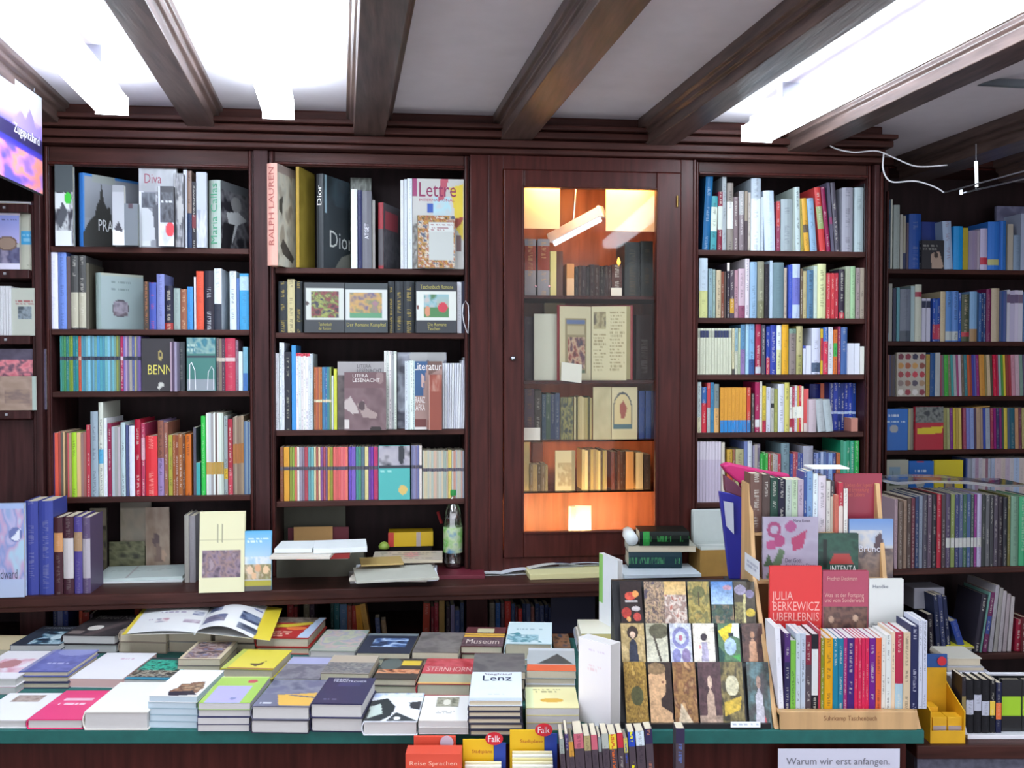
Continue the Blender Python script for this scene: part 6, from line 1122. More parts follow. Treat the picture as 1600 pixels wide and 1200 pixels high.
MB().prism([(wa - .006, wbk - .02, wt_ - .0065), (wa - .006, wd0, sz + .0125), (wa - .006, wbk, sz + .0125), (wa - .006, wbk, wt_ - .0065)], (0, 0, 0), (.006, 0, 0)).build('side', mat('grey_card', 'a8a8b0', .7), wb)
G4 = (1380, 1000, 6)
R = Row(G4, wd0 + .012, (950, 930), ('white open box', 'yellow display'), 'black books in the white open box', .06, cside='low', plane='D'); R.zb = sz + .0125
R.s_(740, 778, 345, '28242c', '8c7c50', (.35, .65), ts=.2)
for a, b, c2, sp, ic in ((780, 852, 'b8bccc', (.35, .62), '2c2c34'), (854, 926, 'b8bccc', (.42, .72), '2c2c34'), (928, 1002, 'b8bccc', (.33, .6), '2c2c34'), (1004, 1056, 'e0c048', (.33, .6), None)): R.s_(a, b - 2, 372, '17171c', c2, sp, ink=ic, ts=.5)
R.s_(1060, 1112, 400, '1c2040', 'e0703c', (.27, .6), ts=.3)
R.done()
o = R.f(1116, 1300, 370, '141418', [('bg', '18181c'), ('r', 0, .33, .97, .7, '9cc828')], 'black book with a broad lime green band in the white open box', dy=.01, t=.02)
R.f(1304, 1460, 370, '141418', [('bg', '18181c'), ('r', .06, .33, 1, .7, '9cc828')], 'second lime-banded black book farther along the white open box', dy=.01, t=.02)
sb = tb('packing_block', (PD(1480, 1048, wbk + .02).dot(RT), wbk + .01, sz + .0003), (PD(1545, 1048, wbk + .02).dot(RT), wbk + .15, wt_ - .004), mat('box_card', 'a8a8b4', .6), None, .002); tag(sb, 'grey block behind the white open box, carrying two flat books', 'block')
lay(PD(1480, 1044, wbk + .02), PD(1538, 1044, wbk + .02), .12, wt_ - .0037, .010, 'b8b8c4', None, 'flat grey pamphlet under the beige book behind the white box', hard=False)
lay(PD(1482, 1040, wbk + .03), PD(1534, 1040, wbk + .03), .11, wt_ + .0066, .022, 'c8c4b8', None, 'flat beige book topmost behind the white open box', hard=True)
for i, (c, n) in enumerate((('48b0c0', 'turquoise'), ('b02c44', 'red'), ('3c5c9c', 'blue'), ('e0d838', 'yellow'))):
    A = PD(1470 + i * 4, 1024, 3.31); lay(A, A + RT * .09, .09, zg + .0005 + i * .0075, .007, c, None, f'thin {n} booklet in the small heap behind the yellow display', hard=False, name='booklet', cat='booklet')
# ================================================================== inside the glazed cabinet
Yc = 3.47; GC = 'glazed cabinet'
zsh = [Z(py, 920, Yc) for py, th in CSH]
R = Row(C5, Yc, (600, 815), ('cabinet top shelf', 'knob side'), 'old volumes on the cabinet top shelf', .16, cside='low', kd='antique_volume'); R.zb = zsh[0]
for a, b in ((262, 328), (338, 408)): R.s_(a, b, 500, '8c8c94', '8c4438', (.45, .88), ink='c8a070', ts=.9)
R.s_(411, 448, 572, 'd0c888', ts=0); R.s_(450, 486, 572, '5c4038', ts=0)
R.s_(508, 552, 645, 'c89058', 'dcb890', (.0, .55), ts=.1); R.g(556, 640, 658, 4, ['241c1c', '3c2820', '2c2020'], depth=.12, jt=.015, ts=.2); R.g(642, 770, 655, 5, ['2c1c1c', '38201c', '241818'], depth=.12, jt=.015, ts=.2); R.s_(772, 832, 650, '4c2c24', depth=.12)
R.s_(848, 938, 518, '2c3030', ink='584c3c'); R.s_(940, 1014, 512, '242a28', ink='584c3c'); R.done()
tg = bx('price_card', (0, 0, 0), (.04, .002, .03), flat('e8e0d0')); tg.location = R.pt(768, 815, -.02); tg.location.z = zsh[0]; tag(tg, 'small white price card before the dark old volumes', 'card')
fl = empty('candle_bulb', 'small flame-shaped amber bulb above the dark old volumes', 'bulb', R.pt(812, 655)); m = MB().lathe([(.001, 0), (.006, .006), (.0075, .013), (.004, .024), (.0005, .03)], 12); m.build('bulb', mat('amber_bulb', 'e8a040', .4, emit=2.5), fl, smooth=True); MB().lathe([(.004, -.006), (.004, 0)], 10).build('socket', BRASS, fl)
for x, w in ((326, 'inner'), (406, 'outer')):
    o = MB().lathe([(.0005, -.004), (.004, -.002), (.004, .002), (.0005, .004)], 12).build('bead', mat('pink_bead', 'f0b8d0', .2), smooth=True); o.location = R.pt(x, 778, -.006); tag(o, f'tiny pink bead hanging at the {w} edge of the grey labelled volumes', 'bead')
R = Row(C6, Yc, (600, 158), ('cabinet second shelf', 'knob side'), 'volumes on the cabinet second shelf', .16, cside='low', kd='antique_volume'); R.zb = zsh[1]
R.s_(246, 296, -160, '402c34', ts=.1, dy=.03); R.f(298, 432, -175, 'd4ccb8', [('bg', 'd0ccb8')], 'blank cream board beside the open manuscript', dy=.0, t=.012); R.s_(862, 950, -170, '3c2420', dy=.04, ts=.2); R.s_(355, 470, -235, 'a8946c', dy=.12, ts=0, depth=.04); R.done()
ob = empty('open_manuscript', 'large open illuminated book with red boards on the second cabinet shelf', 'book', (0, 0, 0))
def pg(x0, x1, y0, y1, dl, dr_, Yb, sh, name, zb_):
    a = R.pt(x0, y0, dl - 0); b = R.pt(x1, y0, dr_); a.z = b.z = R.pt((x0 + x1) / 2, y0, 0).z
    h = a.z - zb_
    return picture(ob, sh, a, b - a, (0, 0, -h), name, .0028, .0012), a, b, h
_, a, b, h = pg(440, 612, -215, 158, -.03, .0, Yc, [('bg', 'ccc09c'), ('r', .18, .16, .85, .9, '90805c'), ('r', .22, .18, .8, .24, '586890'), ('r', .24, .26, .78, .38, 'b8a884'), ('n', .27, .42, .8, .84, ['582c28', '98483c', 'c8a888', '6c3c44', '3c3844'], 5), ('r', .24, .86, .8, .9, '58684c'), ('r', .1, .84, .85, .84, 'ccc09c')], 'left_page', zsh[1])
_, c_, d_, h = pg(616, 808, -215, 158, 0.0, -.03, Yc, [('bg', 'd4c8a0'), ('n', .06, .07, .42, .3, ['8c7c58', 'b8a87c', '605440'], 6), ('t', .06, .36, .42, .88, 'a89870', 12), ('t', .52, .06, .95, .88, 'a89870', 18)], 'right_page', zsh[1])
m = MB(); m.prism([d_ + Vector((.0, .002, 0)), d_ + Vector((.016, .006, 0)), d_ + Vector((.018, .03, 0)), c_ + Vector((.004, .03, 0)), c_ + Vector((.0, .003, 0))], (0, 0, 0), (0, 0, -h + .002)); m.build('page_block', mat('old_pages', 'a89c70', .8), ob)
m = MB(); m.prism([a + Vector((-.006, .003, .004)), b + Vector((0, .032, .004)), c_ + Vector((0, .032, .004)), d_ + Vector((.023, .004, .004)), d_ + Vector((.026, .008, .004)), c_ + Vector((0, .04, .004)), b + Vector((0, .04, .004)), a + Vector((-.009, .008, .004))], (0, 0, 0), (0, 0, -h - .003)); m.build('red_boards', flat('983038'), ob)
picture(None, [('bg', 'e4e0d4')], R.pt(450, 90, -.045), R.pt(562, 105, -.045) - R.pt(450, 90, -.045), Vector((-.002, 0, zsh[1] - R.pt(450, 90, -.045).z)), 'caption_card', .01, .001)
tag(bpy.data.objects['caption_card'], 'small white caption card leaning before the open manuscript', 'card')
R = Row(C6, Yc, (600, 505), ('cabinet third shelf', 'knob side'), 'volumes on the cabinet third shelf', .12, cside='low', kd='antique_volume'); R.zb = zsh[2]
R.s_(246, 300, 240, '483440', ink='805c3c'); R.s_(302, 340, 245, '3c342c', ts=.5); R.g(342, 440, 265, 4, ['3c4860', '48544c', '34425c'], ts=.3); R.f(444, 514, 285, '444838', [('n', 0, 0, 1, 1, ['343830', '585c3c', '8c8448', '2c3430'], 5)], 'narrow dark flowered book in the cabinet', dy=-.005, t=.01); R.g(518, 618, 285, 9, ['b8a878', 'c0b488', '585034', 'b0a070'], ts=.1)
R.f(624, 724, 228, 'c4b88c', [('bg', 'c0b48c'), ('n', 0, 0, 1, 1, ['b8ac84', 'c8bc94'], 2)], 'blank tan page half of the open booklet in the cabinet', dy=-.01, t=.004, name='booklet_half', cat='booklet'); R.f(727, 868, 230, 'd0c49c', [('bg', 'd0c49c'), ('e', .42, .45, .38, .36, '484c50'), ('e', .42, .45, .34, .32, 'd4c08c'), ('r', .04, .48, .8, .8, '484c50'), ('r', .08, .48, .76, .72, 'd4c08c'), ('p', [(.3, .35), (.45, .25), (.6, .4), (.5, .6), (.35, .6)], '9c4838'), ('r', .04, .72, .8, .8, '486870')], 'open booklet page with a small red figure under an arch', dy=-.012, t=.004, cat='booklet', name='booklet')
R.s_(876, 908, 250, '38508c', ts=.1); R.s_(914, 944, 250, '3c5894', ts=.1); R.s_(945, 985, 250, '34304c', ts=.1); R.done()
wc = bx('white_card', (0, 0, 0), (.066, .002, .045), flat('e8e4dc')); wc.location = R.pt(232, 500, -.03); wc.location.z = zsh[2]; tag(wc, 'white card leaning at the knob side of the third cabinet shelf', 'card')
R = Row(C6, Yc, (600, 780), ('cabinet fourth shelf', 'knob side'), 'small old books on the fourth cabinet shelf', .11, cside='low', kd='antique_volume'); R.zb = zsh[3]
R.s_(234, 274, 530, 'c4b078', ts=.1); R.g(276, 374, 655, 5, ['706048', '988860', '584c3c'], ts=.4, dy=-.01); R.s_(290, 348, 535, '7c4c3c', dy=.1, depth=.05, ts=.1)
R.f(416, 524, 580, 'd0c498', [('bg', 'ccc094'), ('n', .15, .3, .8, .9, ['c8bc90', 'a89468', 'b8a478'], 5), ('r', .85, 0, 1, 1, '988c64')], 'cream booklet standing face out on the fourth cabinet shelf', dy=-.01, t=.012)
R.g(562, 700, 578, 10, ['c8b070', 'd8c080', '605030', 'b89c58', 'a89060'], ts=.2); R.g(724, 802, 585, 5, ['5c3428', '442820', '6c4434'], ts=.2); R.s_(804, 848, 585, 'c88c50', ts=.1); R.s_(860, 900, 590, 'c8b080', ts=.1); R.s_(904, 940, 600, '44342c', ts=.1)
R.done()
gb = P(905, 826, 3.46); o = empty('small_book', 'small white book standing fanned open on the glowing cabinet floor', 'book', (gb.x, 3.46, gz0 - .0698))
hh = P(905, 790, 3.46).z - (gz0 - .0698)
MB().prism([(-.038, -.01, 0), (-.015, .01, 0), (.04, -.012, 0), (.043, -.008, 0), (-.014, .016, 0), (-.041, -.006, 0)], (0, 0, 0), (0, 0, hh)).build('cover', flat('f2e8c8'), o); MB().prism([(-.036, -.002, 0), (-.014, .0095, 0), (-.012, .009, 0), (-.02, -.008, 0)], (0, 0, .002), (0, 0, hh - .001)).build('page_block', PAGES, o)
# ================================================================== on the worktop
WZ = .8502
R = Row(D3, 3.225, (800, 575), ('worktop end', 'bottle'), 'upright books at the worktop end', .13, cside='high'); R.zb = WZ
o = R.f(-60, 140, 105, 'a8b8dc', [('g', 0, 0, 1, 1, 'a8bce4', 'b8c4e0'), ('n', 0, .05, 1, .8, ['98acd8', 'c0b8dc', '8c9cd0', 'c8a8cc', 'b0d0e4'], 2), ('e', .75, .33, .2, .08, '6c78b0'), ('p', [(.6, .38), (.9, .26), (.85, .4)], 'e8ecf8')], 'pale blue and lilac book with a cropped name at the worktop end', dy=-.03)
text_front(o, 'Edward', (.2, .7, .8, .8), '485068')
R.s_(146, 226, 88, '3c4490', ts=.2, depth=.13); R.s_(229, 315, 86, '3e4894', ts=.2, depth=.13)
for a, b, c, y, c2 in ((320, 372, '44242c', 185, 'c89060'), (375, 436, '442430', 180, 'c8c0c0'), (440, 488, '504488', 180, 'a88868'), (490, 536, '5c4c6c', 185, 'b0a8b0')): R.s_(a, b, y, c, c2, (.55, .8) if a in (320, 440) else (.2, .72), ts=.15)
R.s_(1096, 1124, 172, 'a8a49c', ts=.1, dy=.12, depth=.12); R.s_(1126, 1162, 175, '989498', ts=.1, dy=.12, depth=.12)
R.done()
o = R.f(1180, 1450, 70, 'e0dcb8', [('bg', 'e0dcb4'), ('r', 0, .345, 1, .355, 'c8c49c'), ('n', .07, .48, .92, .82, ['584858', '8c7888', '987c78', '685868', 'a08c94'], 6), ('r', .4, .15, .41, .38, '98987c'), ('r', .5, .15, .51, .38, '98987c'), ('r', .58, .18, .59, .36, '98987c'), ('e', .5, .4, .0001, .0001, 'e0dcb4')], 'tall cream calendar with a purple patterned panel standing on the worktop', cat='calendar', name='calendar', lean=.1, dy=-.04, y2=548)
o.location.z = WZ
o = R.f(1452, 1612, 192, '58a8d0', [('g', 0, 0, 1, .5, '5cacdc', 'b8d4e8'), ('t', .1, .1, .9, .2, 'd8ecf4', 2), ('n', 0, .42, 1, .55, ['c8dce8', 'e4e8ec', 'a8c8dc'], 4), ('n', 0, .55, 1, .8, ['a8a880', '887c50', 'c8b8a0'], 5), ('e', .2, .65, .12, .07, 'e8c8a8'), ('e', .5, .62, .1, .07, 'dca880'), ('e', .8, .65, .12, .07, 'e8c8a0'), ('e', .35, .75, .1, .06, 'e0b890'), ('r', 0, .82, 1, .92, 'b0a838'), ('r', 0, .92, 1, 1, '605c58')], 'light blue book with a field of eggs standing by the cream calendar', dy=-.03, y2=545, lean=.06)
o.location.z = WZ
# framed and carded things in the dim space behind
Yk = 3.60
for (x0, y0, x1, y1, c, sh, lab, cat) in ((535, 130, 635, 560, '8c8474', [('n', 0, 0, 1, .3, ['a89c88', 'b0a490', '988c78'], 2), ('r', 0, .3, 1, .35, '504840'), ('n', 0, .35, 1, 1, ['4c4840', '8c8468', '3c3830'], 3)], 'dim olive framed picture behind the dark volumes', 'picture'), (705, 90, 890, 265, 'a89c8c', [('n', 0, 0, 1, 1, ['a8a090', 'b8ac98', '908870'], 2), ('r', 0, 0, 1, .1, '7c7468')], 'beige folded card standing in the dim shelf', 'card'), (650, 330, 862, 425, '7c7c5c', [('n', 0, 0, 1, 1, ['5c5c44', '8c8c6c', '48483c'], 3)], 'low olive box in the dim shelf behind the paper stack', 'box'), (866, 125, 1010, 428, 'b09c88', [('n', 0, 0, 1, 1, ['a8907c', 'b8a490', 'a08874'], 2), ('e', .45, .55, .15, .12, '6c5858'), ('p', [(.35, .9), (.45, .6), (.6, .6), (.7, .9)], '8c7468'), ('e', .75, .8, .1, .1, 'c8a890')], 'tan picture card with a small sketch in the dim shelf', 'picture')):
    A, B = P(x0 / 3.81, y0 / 3.81 + 760, Yk), P(x1 / 3.81, y1 / 3.81 + 760, Yk); zl = WZ
    e = bx(cat + '_board', (0, 0, 0), (B.x - A.x, .012, A.z - max(zl, min(B.z, .87) if B.z < .9 else zl)), flat(c)); e.location = (A.x, Yk + (.02 if x0 == 705 else 0), zl)
    if x0 == 705: e.location.z = zl + .0; e.dimensions = e.dimensions
    tag(e, lab, cat); picture(e, sh, (0, -.0006, A.z - zl), (B.x - A.x, 0, 0), (0, 0, -(A.z - zl)), 'front_print', .006)
def sheet(cx, cy, z, w, d, t, rot, name, cat, label, m, shapes=None, grp=None, bend=0):
    """sheets lying about; position from the pixel of the near edge's middle"""
    p = PZ(cx, cy, z); T = Matrix.Translation((p.x, p.y, z)) @ Matrix.Rotation(rot, 4, 'Z')
    o = bx(name, (-w / 2, 0, 0), (w / 2, d, t - .0003), m, None, min(.001, t * .3)); o.matrix_world = T
    if shapes: picture(o, shapes, (-w / 2 + .001, d - .001, t + .0001), (w - .002, 0, 0), (0, -d + .002, 0), 'printed_sheet', .006)
    tag(o, label, cat, grp); return o
pw = mat('office_paper', 'dfe4e4', .8, var=.03); pg_ = mat('greenish_paper', 'c4d0cc', .8, var=.05); pb = mat('beige_paper', 'c8bca4', .8, var=.06)
sheet(214, 911, WZ, .30, .20, .006, -.02, 'paper_stack', 'papers', 'lowest white sheaf of the paper stack on the worktop end', pw)
sheet(216, 907, WZ + .0062, .29, .20, .010, .05, 'paper_stack', 'papers', 'topmost greenish sheaf of the paper stack on the worktop end', pg_, [('bg', 'd0dcd8'), ('t', .1, .3, .8, .5, 'b8c4c0', 2), ('r', .35, 0, .37, 1, 'b0a8a8')])
# middle pile
bxd = bx('dark_box', (0, 0, 0), (.30, .16, .095), mat('olive_black_card', '4c4a3e', .7, var=.2)); p = PZ(432, 903, WZ); bxd.location = (p.x, p.y, WZ); tag(bxd, 'long black-olive box under the pile of leaflets on the worktop', 'box')
ctop = WZ + .0955
bh = bx('olive_board', (0, 0, 0), (.24, .012, .27), mat('olive_board_card', '5c5c50', .7, var=.15)); p = P(436, 780, 3.60); bh.location = (p.x, 3.62, WZ); tag(bh, 'dark olive board standing behind the leaflet pile', 'board')
def pile(x, y, n, w, d, z0, cols, labs, rots, cat='papers', ts=None):
    z = z0
    for i in range(n):
        t = ts[i] if ts else .008
        sheet(x[i], y, z, w[i], d, t, rots[i], 'paper_pile' if cat == 'papers' else cat, cat, labs[i], flat(cols[i], .7)); z += t + .0002
    return z
p0 = PZ(500, 876, ctop)
pile([487, 505, 468], 874, 3, [.24, .17, .19], .14, ctop, ['b8b0a8', 'b83c3c', 'd8d0c4'], ['grey-beige leaflet sheaf right on the black-olive box', 'red leaflet bundle on the black-olive box', 'white leaflets over the red bundle'], [-.06, .05, -.10], ts=[.012, .018, .010])
sheet(532, 864, ctop + .0415, .17, .15, .016, .07, 'white_book', 'book', 'thick white brochure topmost on the red leaflet bundle', pw)
sheet(458, 864, ctop + .0415, .12, .14, .014, -.05, 'brochure', 'brochure', 'white brochure next to the thick one above the red bundle', pw)
e = bx('orange_card', (0, 0, 0), (.14, .003, .05), flat('d8a868')); e.location = (P(456, 850, 3.5).x, 3.56, ctop); tag(e, 'orange-tan card standing behind the leaflet pile', 'card')
e = bx('dark_red_card', (0, 0, 0), (.22, .003, .045), flat('7c3440')); e.location = (P(446, 850, 3.5).x, 3.575, ctop); tag(e, 'dark red card standing just behind the orange-tan one', 'card')
z = pile([612, 618, 620, 606, 622], 909, 5, [.28, .27, .27, .25, .26], .2, WZ, ['a8a4a4', 'c8ccdc', 'eceff8', 'c0b8ac', 'b4b4a8'], ['grey sheaf lowest in the broad magazine pile', 'pale sheaf second in the broad magazine pile', 'bright white sheaf in the broad magazine pile', 'beige sheaf above the bright white one', 'grey-green sheaf high in the broad pile'], [.09, -.05, .03, -.14, .10], ts=[.016, .012, .018, .010, .009])
sheet(636, 880, z, .24, .16, .010, -.04, 'folded_newspaper', 'newspaper', 'folded newspaper with pink patch topping the broad pile', pb, [('bg', 'c8bcac'), ('e', .55, .4, .12, .3, 'd8909c'), ('t', .1, .1, .9, .9, '988c80', 4)])
sheet(598, 884, z + .0102, .14, .12, .006, .1, 'tan_leaflet', 'leaflet', 'tan leaflet on the folded newspaper', flat('b89c60'))
yb_ = empty('yellow_box', 'yellow box with red and grey bands behind the broad pile', 'box', P(607, 850, 3.50)); q0 = P(607, 852, 3.5); q1 = P(677, 828, 3.5); w_ = q1.x - q0.x; h_ = q1.z - q0.z
yb_.location = (q0.x, 3.5, z + .0105); 
bx('carton', (0, 0, 0), (w_, .08, h_), mat('yellow_carton', 'dcb418', .5), yb_, .002); bx('red_band', (-.001, -.0006, .0005), (w_ * .12, -.0001, h_ - .0005), flat('c83c34'), yb_); bx('grey_band', (w_ * .62, -.0006, .0005), (w_ * .72, -.0001, h_ - .0005), flat('b8a8a0'), yb_)
k = bx('box_support', (0, 0, 0), (w_ - .01, .06, z + .0102 - WZ), BLACKP); k.location = (q0.x + .005, 3.52, WZ); tag(k, 'dark block propping up the yellow box behind the pile', 'block')
gp = MB().lathe([(.001, 0), (.018, .002), (.02, .012), (.012, .024), (.001, .028)], 14).build('green_ball', mat('green_rubber', '88a040', .5), smooth=True); gp.location = (P(600, 850, 3.46).x, 3.46, z + .0105); tag(gp, 'small yellow-green ball beside the yellow box', 'ball')
# bottle
bt = empty('plastic_bottle', 'clear plastic bottle with green cap and green label on the worktop', 'bottle', PZ(708, 886, WZ + .014)); bt.location.z = WZ + .0142
Rb = .035
body = [(.004, .001), (.026, 0), (.033, .008), (.034, .02), (.032, .03), (.034, .05), (.034, .15), (.031, .165), (.033, .18), (.030, .205), (.022, .225), (.014, .242), (.013, .262), (.001, .262)]
MB().lathe([(r, z * .98) for r, z in body], 28).build('bottle_body', PET, bt, smooth=True)
MB().lathe([(.001, .258), (.0145, .258), (.015, .262), (.015, .276), (.0135, .279), (.001, .279)], 20).build('cap', mat('green_cap', '20883c', .4), bt)
lm = bpy.data.materials.new('bottle_label_print'); lm.use_nodes = True; nt = lm.node_tree; b_ = nt.nodes['Principled BSDF']; tc = N(nt, 'ShaderNodeTexCoord'); nz = N(nt, 'ShaderNodeTexNoise'); nz.inputs['Scale'].default_value = 22; rp = N(nt, 'ShaderNodeValToRGB')
for i, (p_, c) in enumerate(((.3, '4880b0'), (.45, 'b8c8a0'), (.6, '68b048'), (.75, 'e0e4dc'))):
    el = rp.color_ramp.elements[i] if i < 2 else rp.color_ramp.elements.new(p_)
    el.position = p_; el.color = (*lin(c), 1)
nt.links.new(tc.outputs['Object'], nz.inputs['Vector']); nt.links.new(nz.outputs['Fac'], rp.inputs[0]); nt.links.new(rp.outputs[0], b_.inputs['Base Color'])
MB().lathe([(.0346, .055), (.0348, .056), (.0348, .145), (.0346, .146)], 28).build('label', lm, bt, smooth=True)
sheet(708, 905, WZ, .22, .15, .013, -.03, 'dark_red_book', 'book', 'dark red book lying under the plastic bottle', flat('6c2030'))
pen = MB().tube([P(684, 800, 3.58), P(690, 818, 3.56)], .006).build('red_marker', flat('a02c30')); tag(pen, 'red marker sticking up behind the bottle', 'pen')
# papers along the worktop to the card box
def curl(cx, cy, z, w, d, rot, amp, shapes, label, cat='paper', name='paper_sheet', grp=None):
    p = PZ(cx, cy, z); o = picture(None, shapes, (-w / 2, d, 0), (w, 0, 0), (0, -d, 0), name, .006, .001, bend=lambda u, v: (0, 0, amp * math.sin(u * 3.1) + .002)); o.matrix_world = Matrix.Translation((p.x, p.y, z)) @ Matrix.Rotation(rot, 4, 'Z'); tag(o, label, cat, grp); return o
curl(765, 900, WZ, .18, .13, -.06, .006, [('bg', 'd8dce0'), ('e', .5, .3, .15, .1, '9098a0')], 'curled white sheet next to the dark red book', )
curl(818, 898, WZ + .002, .17, .13, .03, .014, [('bg', 'dce0e8'), ('t', .1, .2, .6, .4, 'b0b8c0', 1), ('r', 0, .5, .3, .6, '888c98')], 'arched white sheet next to the curled one')
sheet(895, 904, WZ, .30, .20, .018, .03, 'yellow_pad', 'pad', 'pad with yellowish edges beneath the loose white sheets', mat('yellowish_edges', 'd4cc98', .8, grain=(1, 1, 80)))
curl(870, 888, WZ + .0185, .20, .17, .1, .012, [('bg', 'dcdcd4'), ('t', .1, .1, .8, .4, 'b8bcc0', 3), ('r', .5, .75, .9, .9, '586478')], 'large loose sheet on the yellowish pad')
curl(915, 884, WZ + .0215, .19, .16, -.05, .008, [('bg', 'd4d8e0'), ('r', 0, .25, .35, .7, '98aec4'), ('t', .5, .2, .9, .6, 'c0c4cc', 2)], 'sheet with a blue square on the yellowish pad')
sheet(968, 880, WZ + .0188, .06, .12, .004, .5, 'orange_leaflet', 'leaflet', 'orange-red leaflet peeping out by the black books', flat('c05038'))
z = pile([1035, 1033, 1036], 903, 3, [.27, .27, .265], .17, WZ, ['b0b4b8', 'd8dce0', 'c4ccd4'], ['lowest grey magazine of the pile under the black books', 'white magazine midway in the pile under the black books', 'topmost magazine of the pile under the black books'], [0, .01, -.02], cat='magazine', ts=[.010, .010, .012])
A = PZ(982, 888, z)
lay_spine(A, A + RT * .185, .13, z + .0003, .055, '1c343c', 'dark teal-black book low in the small pile by the card box', ink='58a868')
lay(A + FW * .005, A + RT * .235 + FW * .005, .13, z + .0558, .022, 'c8c8b8', None, 'pale book midway in the small pile by the card box', hard=False)
lay_spine(A + RT * .038, A + RT * .21, .12, z + .0783, .050, '101814', 'black book with a green patch topping the small pile by the card box', '2c8c3c', '40a050', (.8, .93))
rl_ = empty('paper_roll', 'rolled white paper lying beside the black book with the green patch', 'paper roll')
aa = Vector((A.x, A.y, z + .0783)) + RT * .012 + UP * .0225
MB().tube([aa, aa + FW * .13], .022, 16).build('roll', pw, rl_, smooth=True)
cbx = empty('card_index_box', 'brown cardboard box full of white cards on the worktop', 'box', (0, 0, 0))
a, b = PZ(1094, 901, WZ), PZ(1155, 899, WZ); zt4 = P(1094, 860, a.y).z
cbx.location = (a.x, a.y, WZ); W_, H_ = b.x - a.x, zt4 - WZ
bx('front', (0, 0, 0), (W_, .003, H_), CARDB, cbx); bx('back', (0, .157, 0), (W_, .16, H_), CARDB, cbx); bx('side', (0, .0032, 0), (.003, .1568, H_), CARDB, cbx); bx('side', (W_ - .003, .0032, 0), (W_, .1568, H_), CARDB, cbx); bx('bottom', (.0032, .0032, 0), (W_ - .0032, .1568, .003), CARDB, cbx)
for i in range(16):
    yy = .008 + i * .0092; tall = i > 9; t_ = .35 if tall else .12
    o = bx('index_card', (0, 0, 0), (W_ - .014, .0012, H_ + (.125 if tall else .012) + random.uniform(-.004, .004) - .006), flat(['d0d8d4', 'c4ccc8', 'dce0dc'][i % 3], .8)); o.location = (a.x + .006 - (.014 if tall else 0) * 0, a.y + yy - (.0 if tall else .0), WZ + .0035); o.rotation_euler = (0, 0, 0)
    tag(o, f'white index card in the brown cardboard box, {ORD[i]} from its front wall', 'card', 'index cards in the brown cardboard box')
# ================================================================== old books in the base unit
def low(crop, items, place, anchor, grp, cs='low'):
    R = Row(crop, 3.42, (300, 300), (place, anchor), grp, .15, cside=cs, kd='old_volume'); R.zb = .6225
    for a, b, yt, c, le in items: R.s_(a, b, yt, c, lean=le, ts=.3)
    R.done(); return R
low(D3, [(315, 340, 680, '242c50', 0), (342, 372, 675, '6c7090', 0), (374, 404, 665, '2c3870', 0), (470, 490, 740, 'b04830', 0), (492, 530, 750, '8c3028', 0), (535, 552, 760, '40303c', 0), (800, 828, 690, '8c3828', 0)], 'base unit by the poster bookcase', 'bottle', 'old books in the base unit below the paper stack', 'high')
low(D4, [(205, 246, 735, 'a03838', 0), (248, 272, 795, '8c3434', 0), (312, 350, 705, '6c6450', 0), (352, 384, 760, '40303c', 0), (490, 512, 740, '203c38', 0), (514, 548, 720, '2c5c60', 0), (551, 598, 775, '546c88', 0), (600, 630, 785, '8c4434', 0), (632, 662, 785, 'a0342c', 0), (672, 712, 785, 'd09030', -26), (718, 754, 775, 'c09048', -36), (790, 820, 865, '505878', -8), (832, 862, 880, '8c7458', -10), (1095, 1140, 770, 'a04030', 6), (1150, 1170, 790, '6c2028', 0), (1172, 1200, 765, '8c2834', 0), (1204, 1240, 710, '9c7c48', 0), (1252, 1276, 790, '3c3038', 0), (1280, 1306, 780, '78708c', 0), (1310, 1340, 815, '485480', 0), (1344, 1368, 765, '34405c', 0)], 'base unit below the bottle bookcase', 'glazed cabinet', 'old books in the base unit below the bottle', 'high')
low(D5, [(216, 244, 540, '7c7468', 0), (248, 272, 540, '345890', 0), (276, 294, 540, '5c4048', 0), (296, 326, 532, 'b83830', 0), (330, 348, 545, '3c4c6c', 0), (350, 362, 560, '583440', 0), (366, 386, 570, 'c43c38', 0), (388, 406, 545, '2c3450', 0), (408, 430, 545, '505878', 0), (432, 450, 560, '8c5c54', 0), (454, 476, 545, '344060', 0), (478, 500, 555, '4c5478', 0), (502, 522, 550, '2c3454', 0), (524, 545, 565, '3c4668', 0)], 'base unit below the glazed cabinet', 'dark divider', 'old books in the base unit below the cabinet')
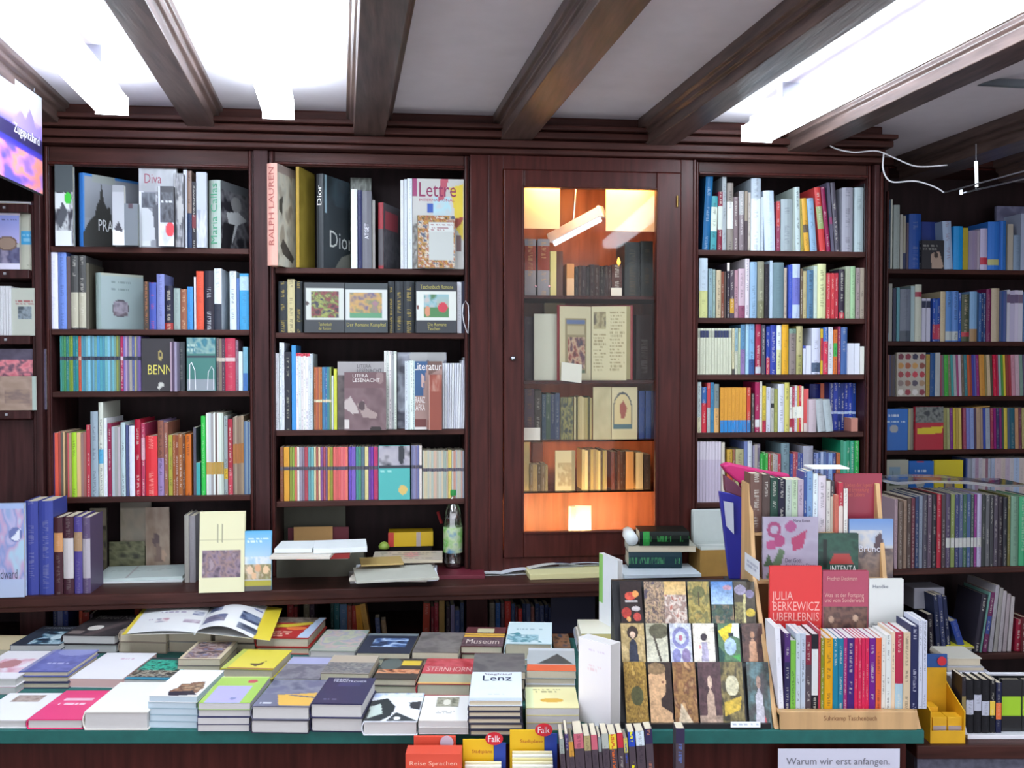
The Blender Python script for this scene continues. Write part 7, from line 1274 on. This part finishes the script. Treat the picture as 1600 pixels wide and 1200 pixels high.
# ================================================================== magazine rack by the poster
Ym = YL + .02
def magf(x0, y0, x1, y1, sh, label, cat='magazine', dy=0, t=.006, c='c8c8c8'):
    R = Row((0, 0, 1), Ym, (30, y1), None, None); R.zb = None
    return R.f(x0, x1, y0, c, sh, label, cat, dy=dy, t=t, hard=False)
zz = [Z(py, 30, YL) for py in (421, 524, 641)]
for i, a in enumerate([
    ((28, 327, 65, 421), [('bg', 'c0c0b0'), ('r', .0, .35, .68, .58, '48a8dc'), ('t', .05, .38, .6, .55, '88c8e8', 2), ('t', .3, .9, .8, .93, 'a0a090', 1)], 'pale beige magazine with a light blue square in the magazine rack', .012, 0),
    ((-20, 336, 30, 421), [('g', 0, 0, 1, .5, '8c98dc', 'b8b4e8'), ('n', 0, .6, 1, .88, ['6c6c90', '48486c', '9c94b0'], 3), ('e', .6, .52, .33, .14, '70584c'), ('e', .6, .52, .28, .11, 'a08878'), ('r', 0, .9, 1, 1, 'e4e0f4'), ('t', .4, .05, .9, .1, '505080', 1)], 'lilac-blue magazine with an oval photograph in the magazine rack', -.02, 0),
    ((-24, 322, 31, 421), [('bg', 'e4dcf0'), ('r', .92, 0, 1, .1, 'c05878')], 'whitish magazine just behind the lilac-blue one', -.004, 0),
    ((18, 450, 64, 524), [('bg', 'b8bcb0'), ('t', .15, .25, .85, .37, 'a06060', 2), ('n', .22, .4, .68, .65, ['485868', '8c98a0', '38444c'], 5)], 'pale grey-green booklet with a small grey photograph in the magazine rack', -.006, 1),
    ((-30, 545, 72, 641), [('bg', '50485c'), ('n', 0, 0, 1, 1, ['484058', '5c5468', '443c50'], 3), ('n', .28, .18, .82, .52, ['c86878', 'e08890', '504458', 'd87c88'], 5), ('r', .92, .3, .96, 1, 'a83858')], 'large dark purple magazine with pink blossoms, lowest in the magazine rack', .01, 2),
    ((-34, 588, 56, 641), [('bg', '9c8478'), ('n', 0, 0, 1, 1, ['988070', 'a89080', '8c7468'], 2), ('r', .93, 0, 1, 1, 'a8b8b0'), ('n', .45, .4, .9, .8, ['988070', '7c6864', '988070'], 4)], 'brown-grey booklet before the purple blossom magazine', -.02, 2)]):
    (x0, y0, x1, y1), sh, lab, dy, k = a
    R = Row((0, 0, 1), Ym, (30, y1), None, None); R.zb = zz[k]
    R.f(x0, x1, y0, '989898', sh, lab, 'magazine', dy=dy, t=.007, hard=False)
R = Row((0, 0, 1), Ym, (30, 524), ('magazine rack middle', 'poster bookcase'), 'white magazines in the magazine rack', .14, cside='high'); R.zb = zz[0 + 1]
for i in range(6): R.s_(-8 + i * 4.2, -8 + i * 4.2 + 3.8, 447, 'd8d8dc', ts=.3, kind='magazine', dy=-.012)
R.done()
R = Row((0, 0, 1), Ym, (30, 318), ('magazine rack top', 'poster bookcase'), 'flat magazines on the rack top', .14); R.zb = Z(318, 30, YL)
A = P(-20, 314, YL + .02); A.z = R.zb
lay(A, A + Vector((.17, 0, 0)), .13, R.zb + .0003, .006, '8890c8', None, 'blue-lilac magazine lying on the rack under the poster', cat='magazine', hard=False); lay(A, A + Vector((.16, .01, 0)), .12, R.zb + .0068, .004, 'd8dcec', None, 'white magazine lying atop the blue-lilac one under the poster', cat='magazine', hard=False)
thin_out()
print('BOOKS', NB, 'objects', len(bpy.data.objects))
dups = {k: v for k, v in USED.items() if len(v) > 1}
print('DUP LABELS', len(dups), list(dups)[:6])
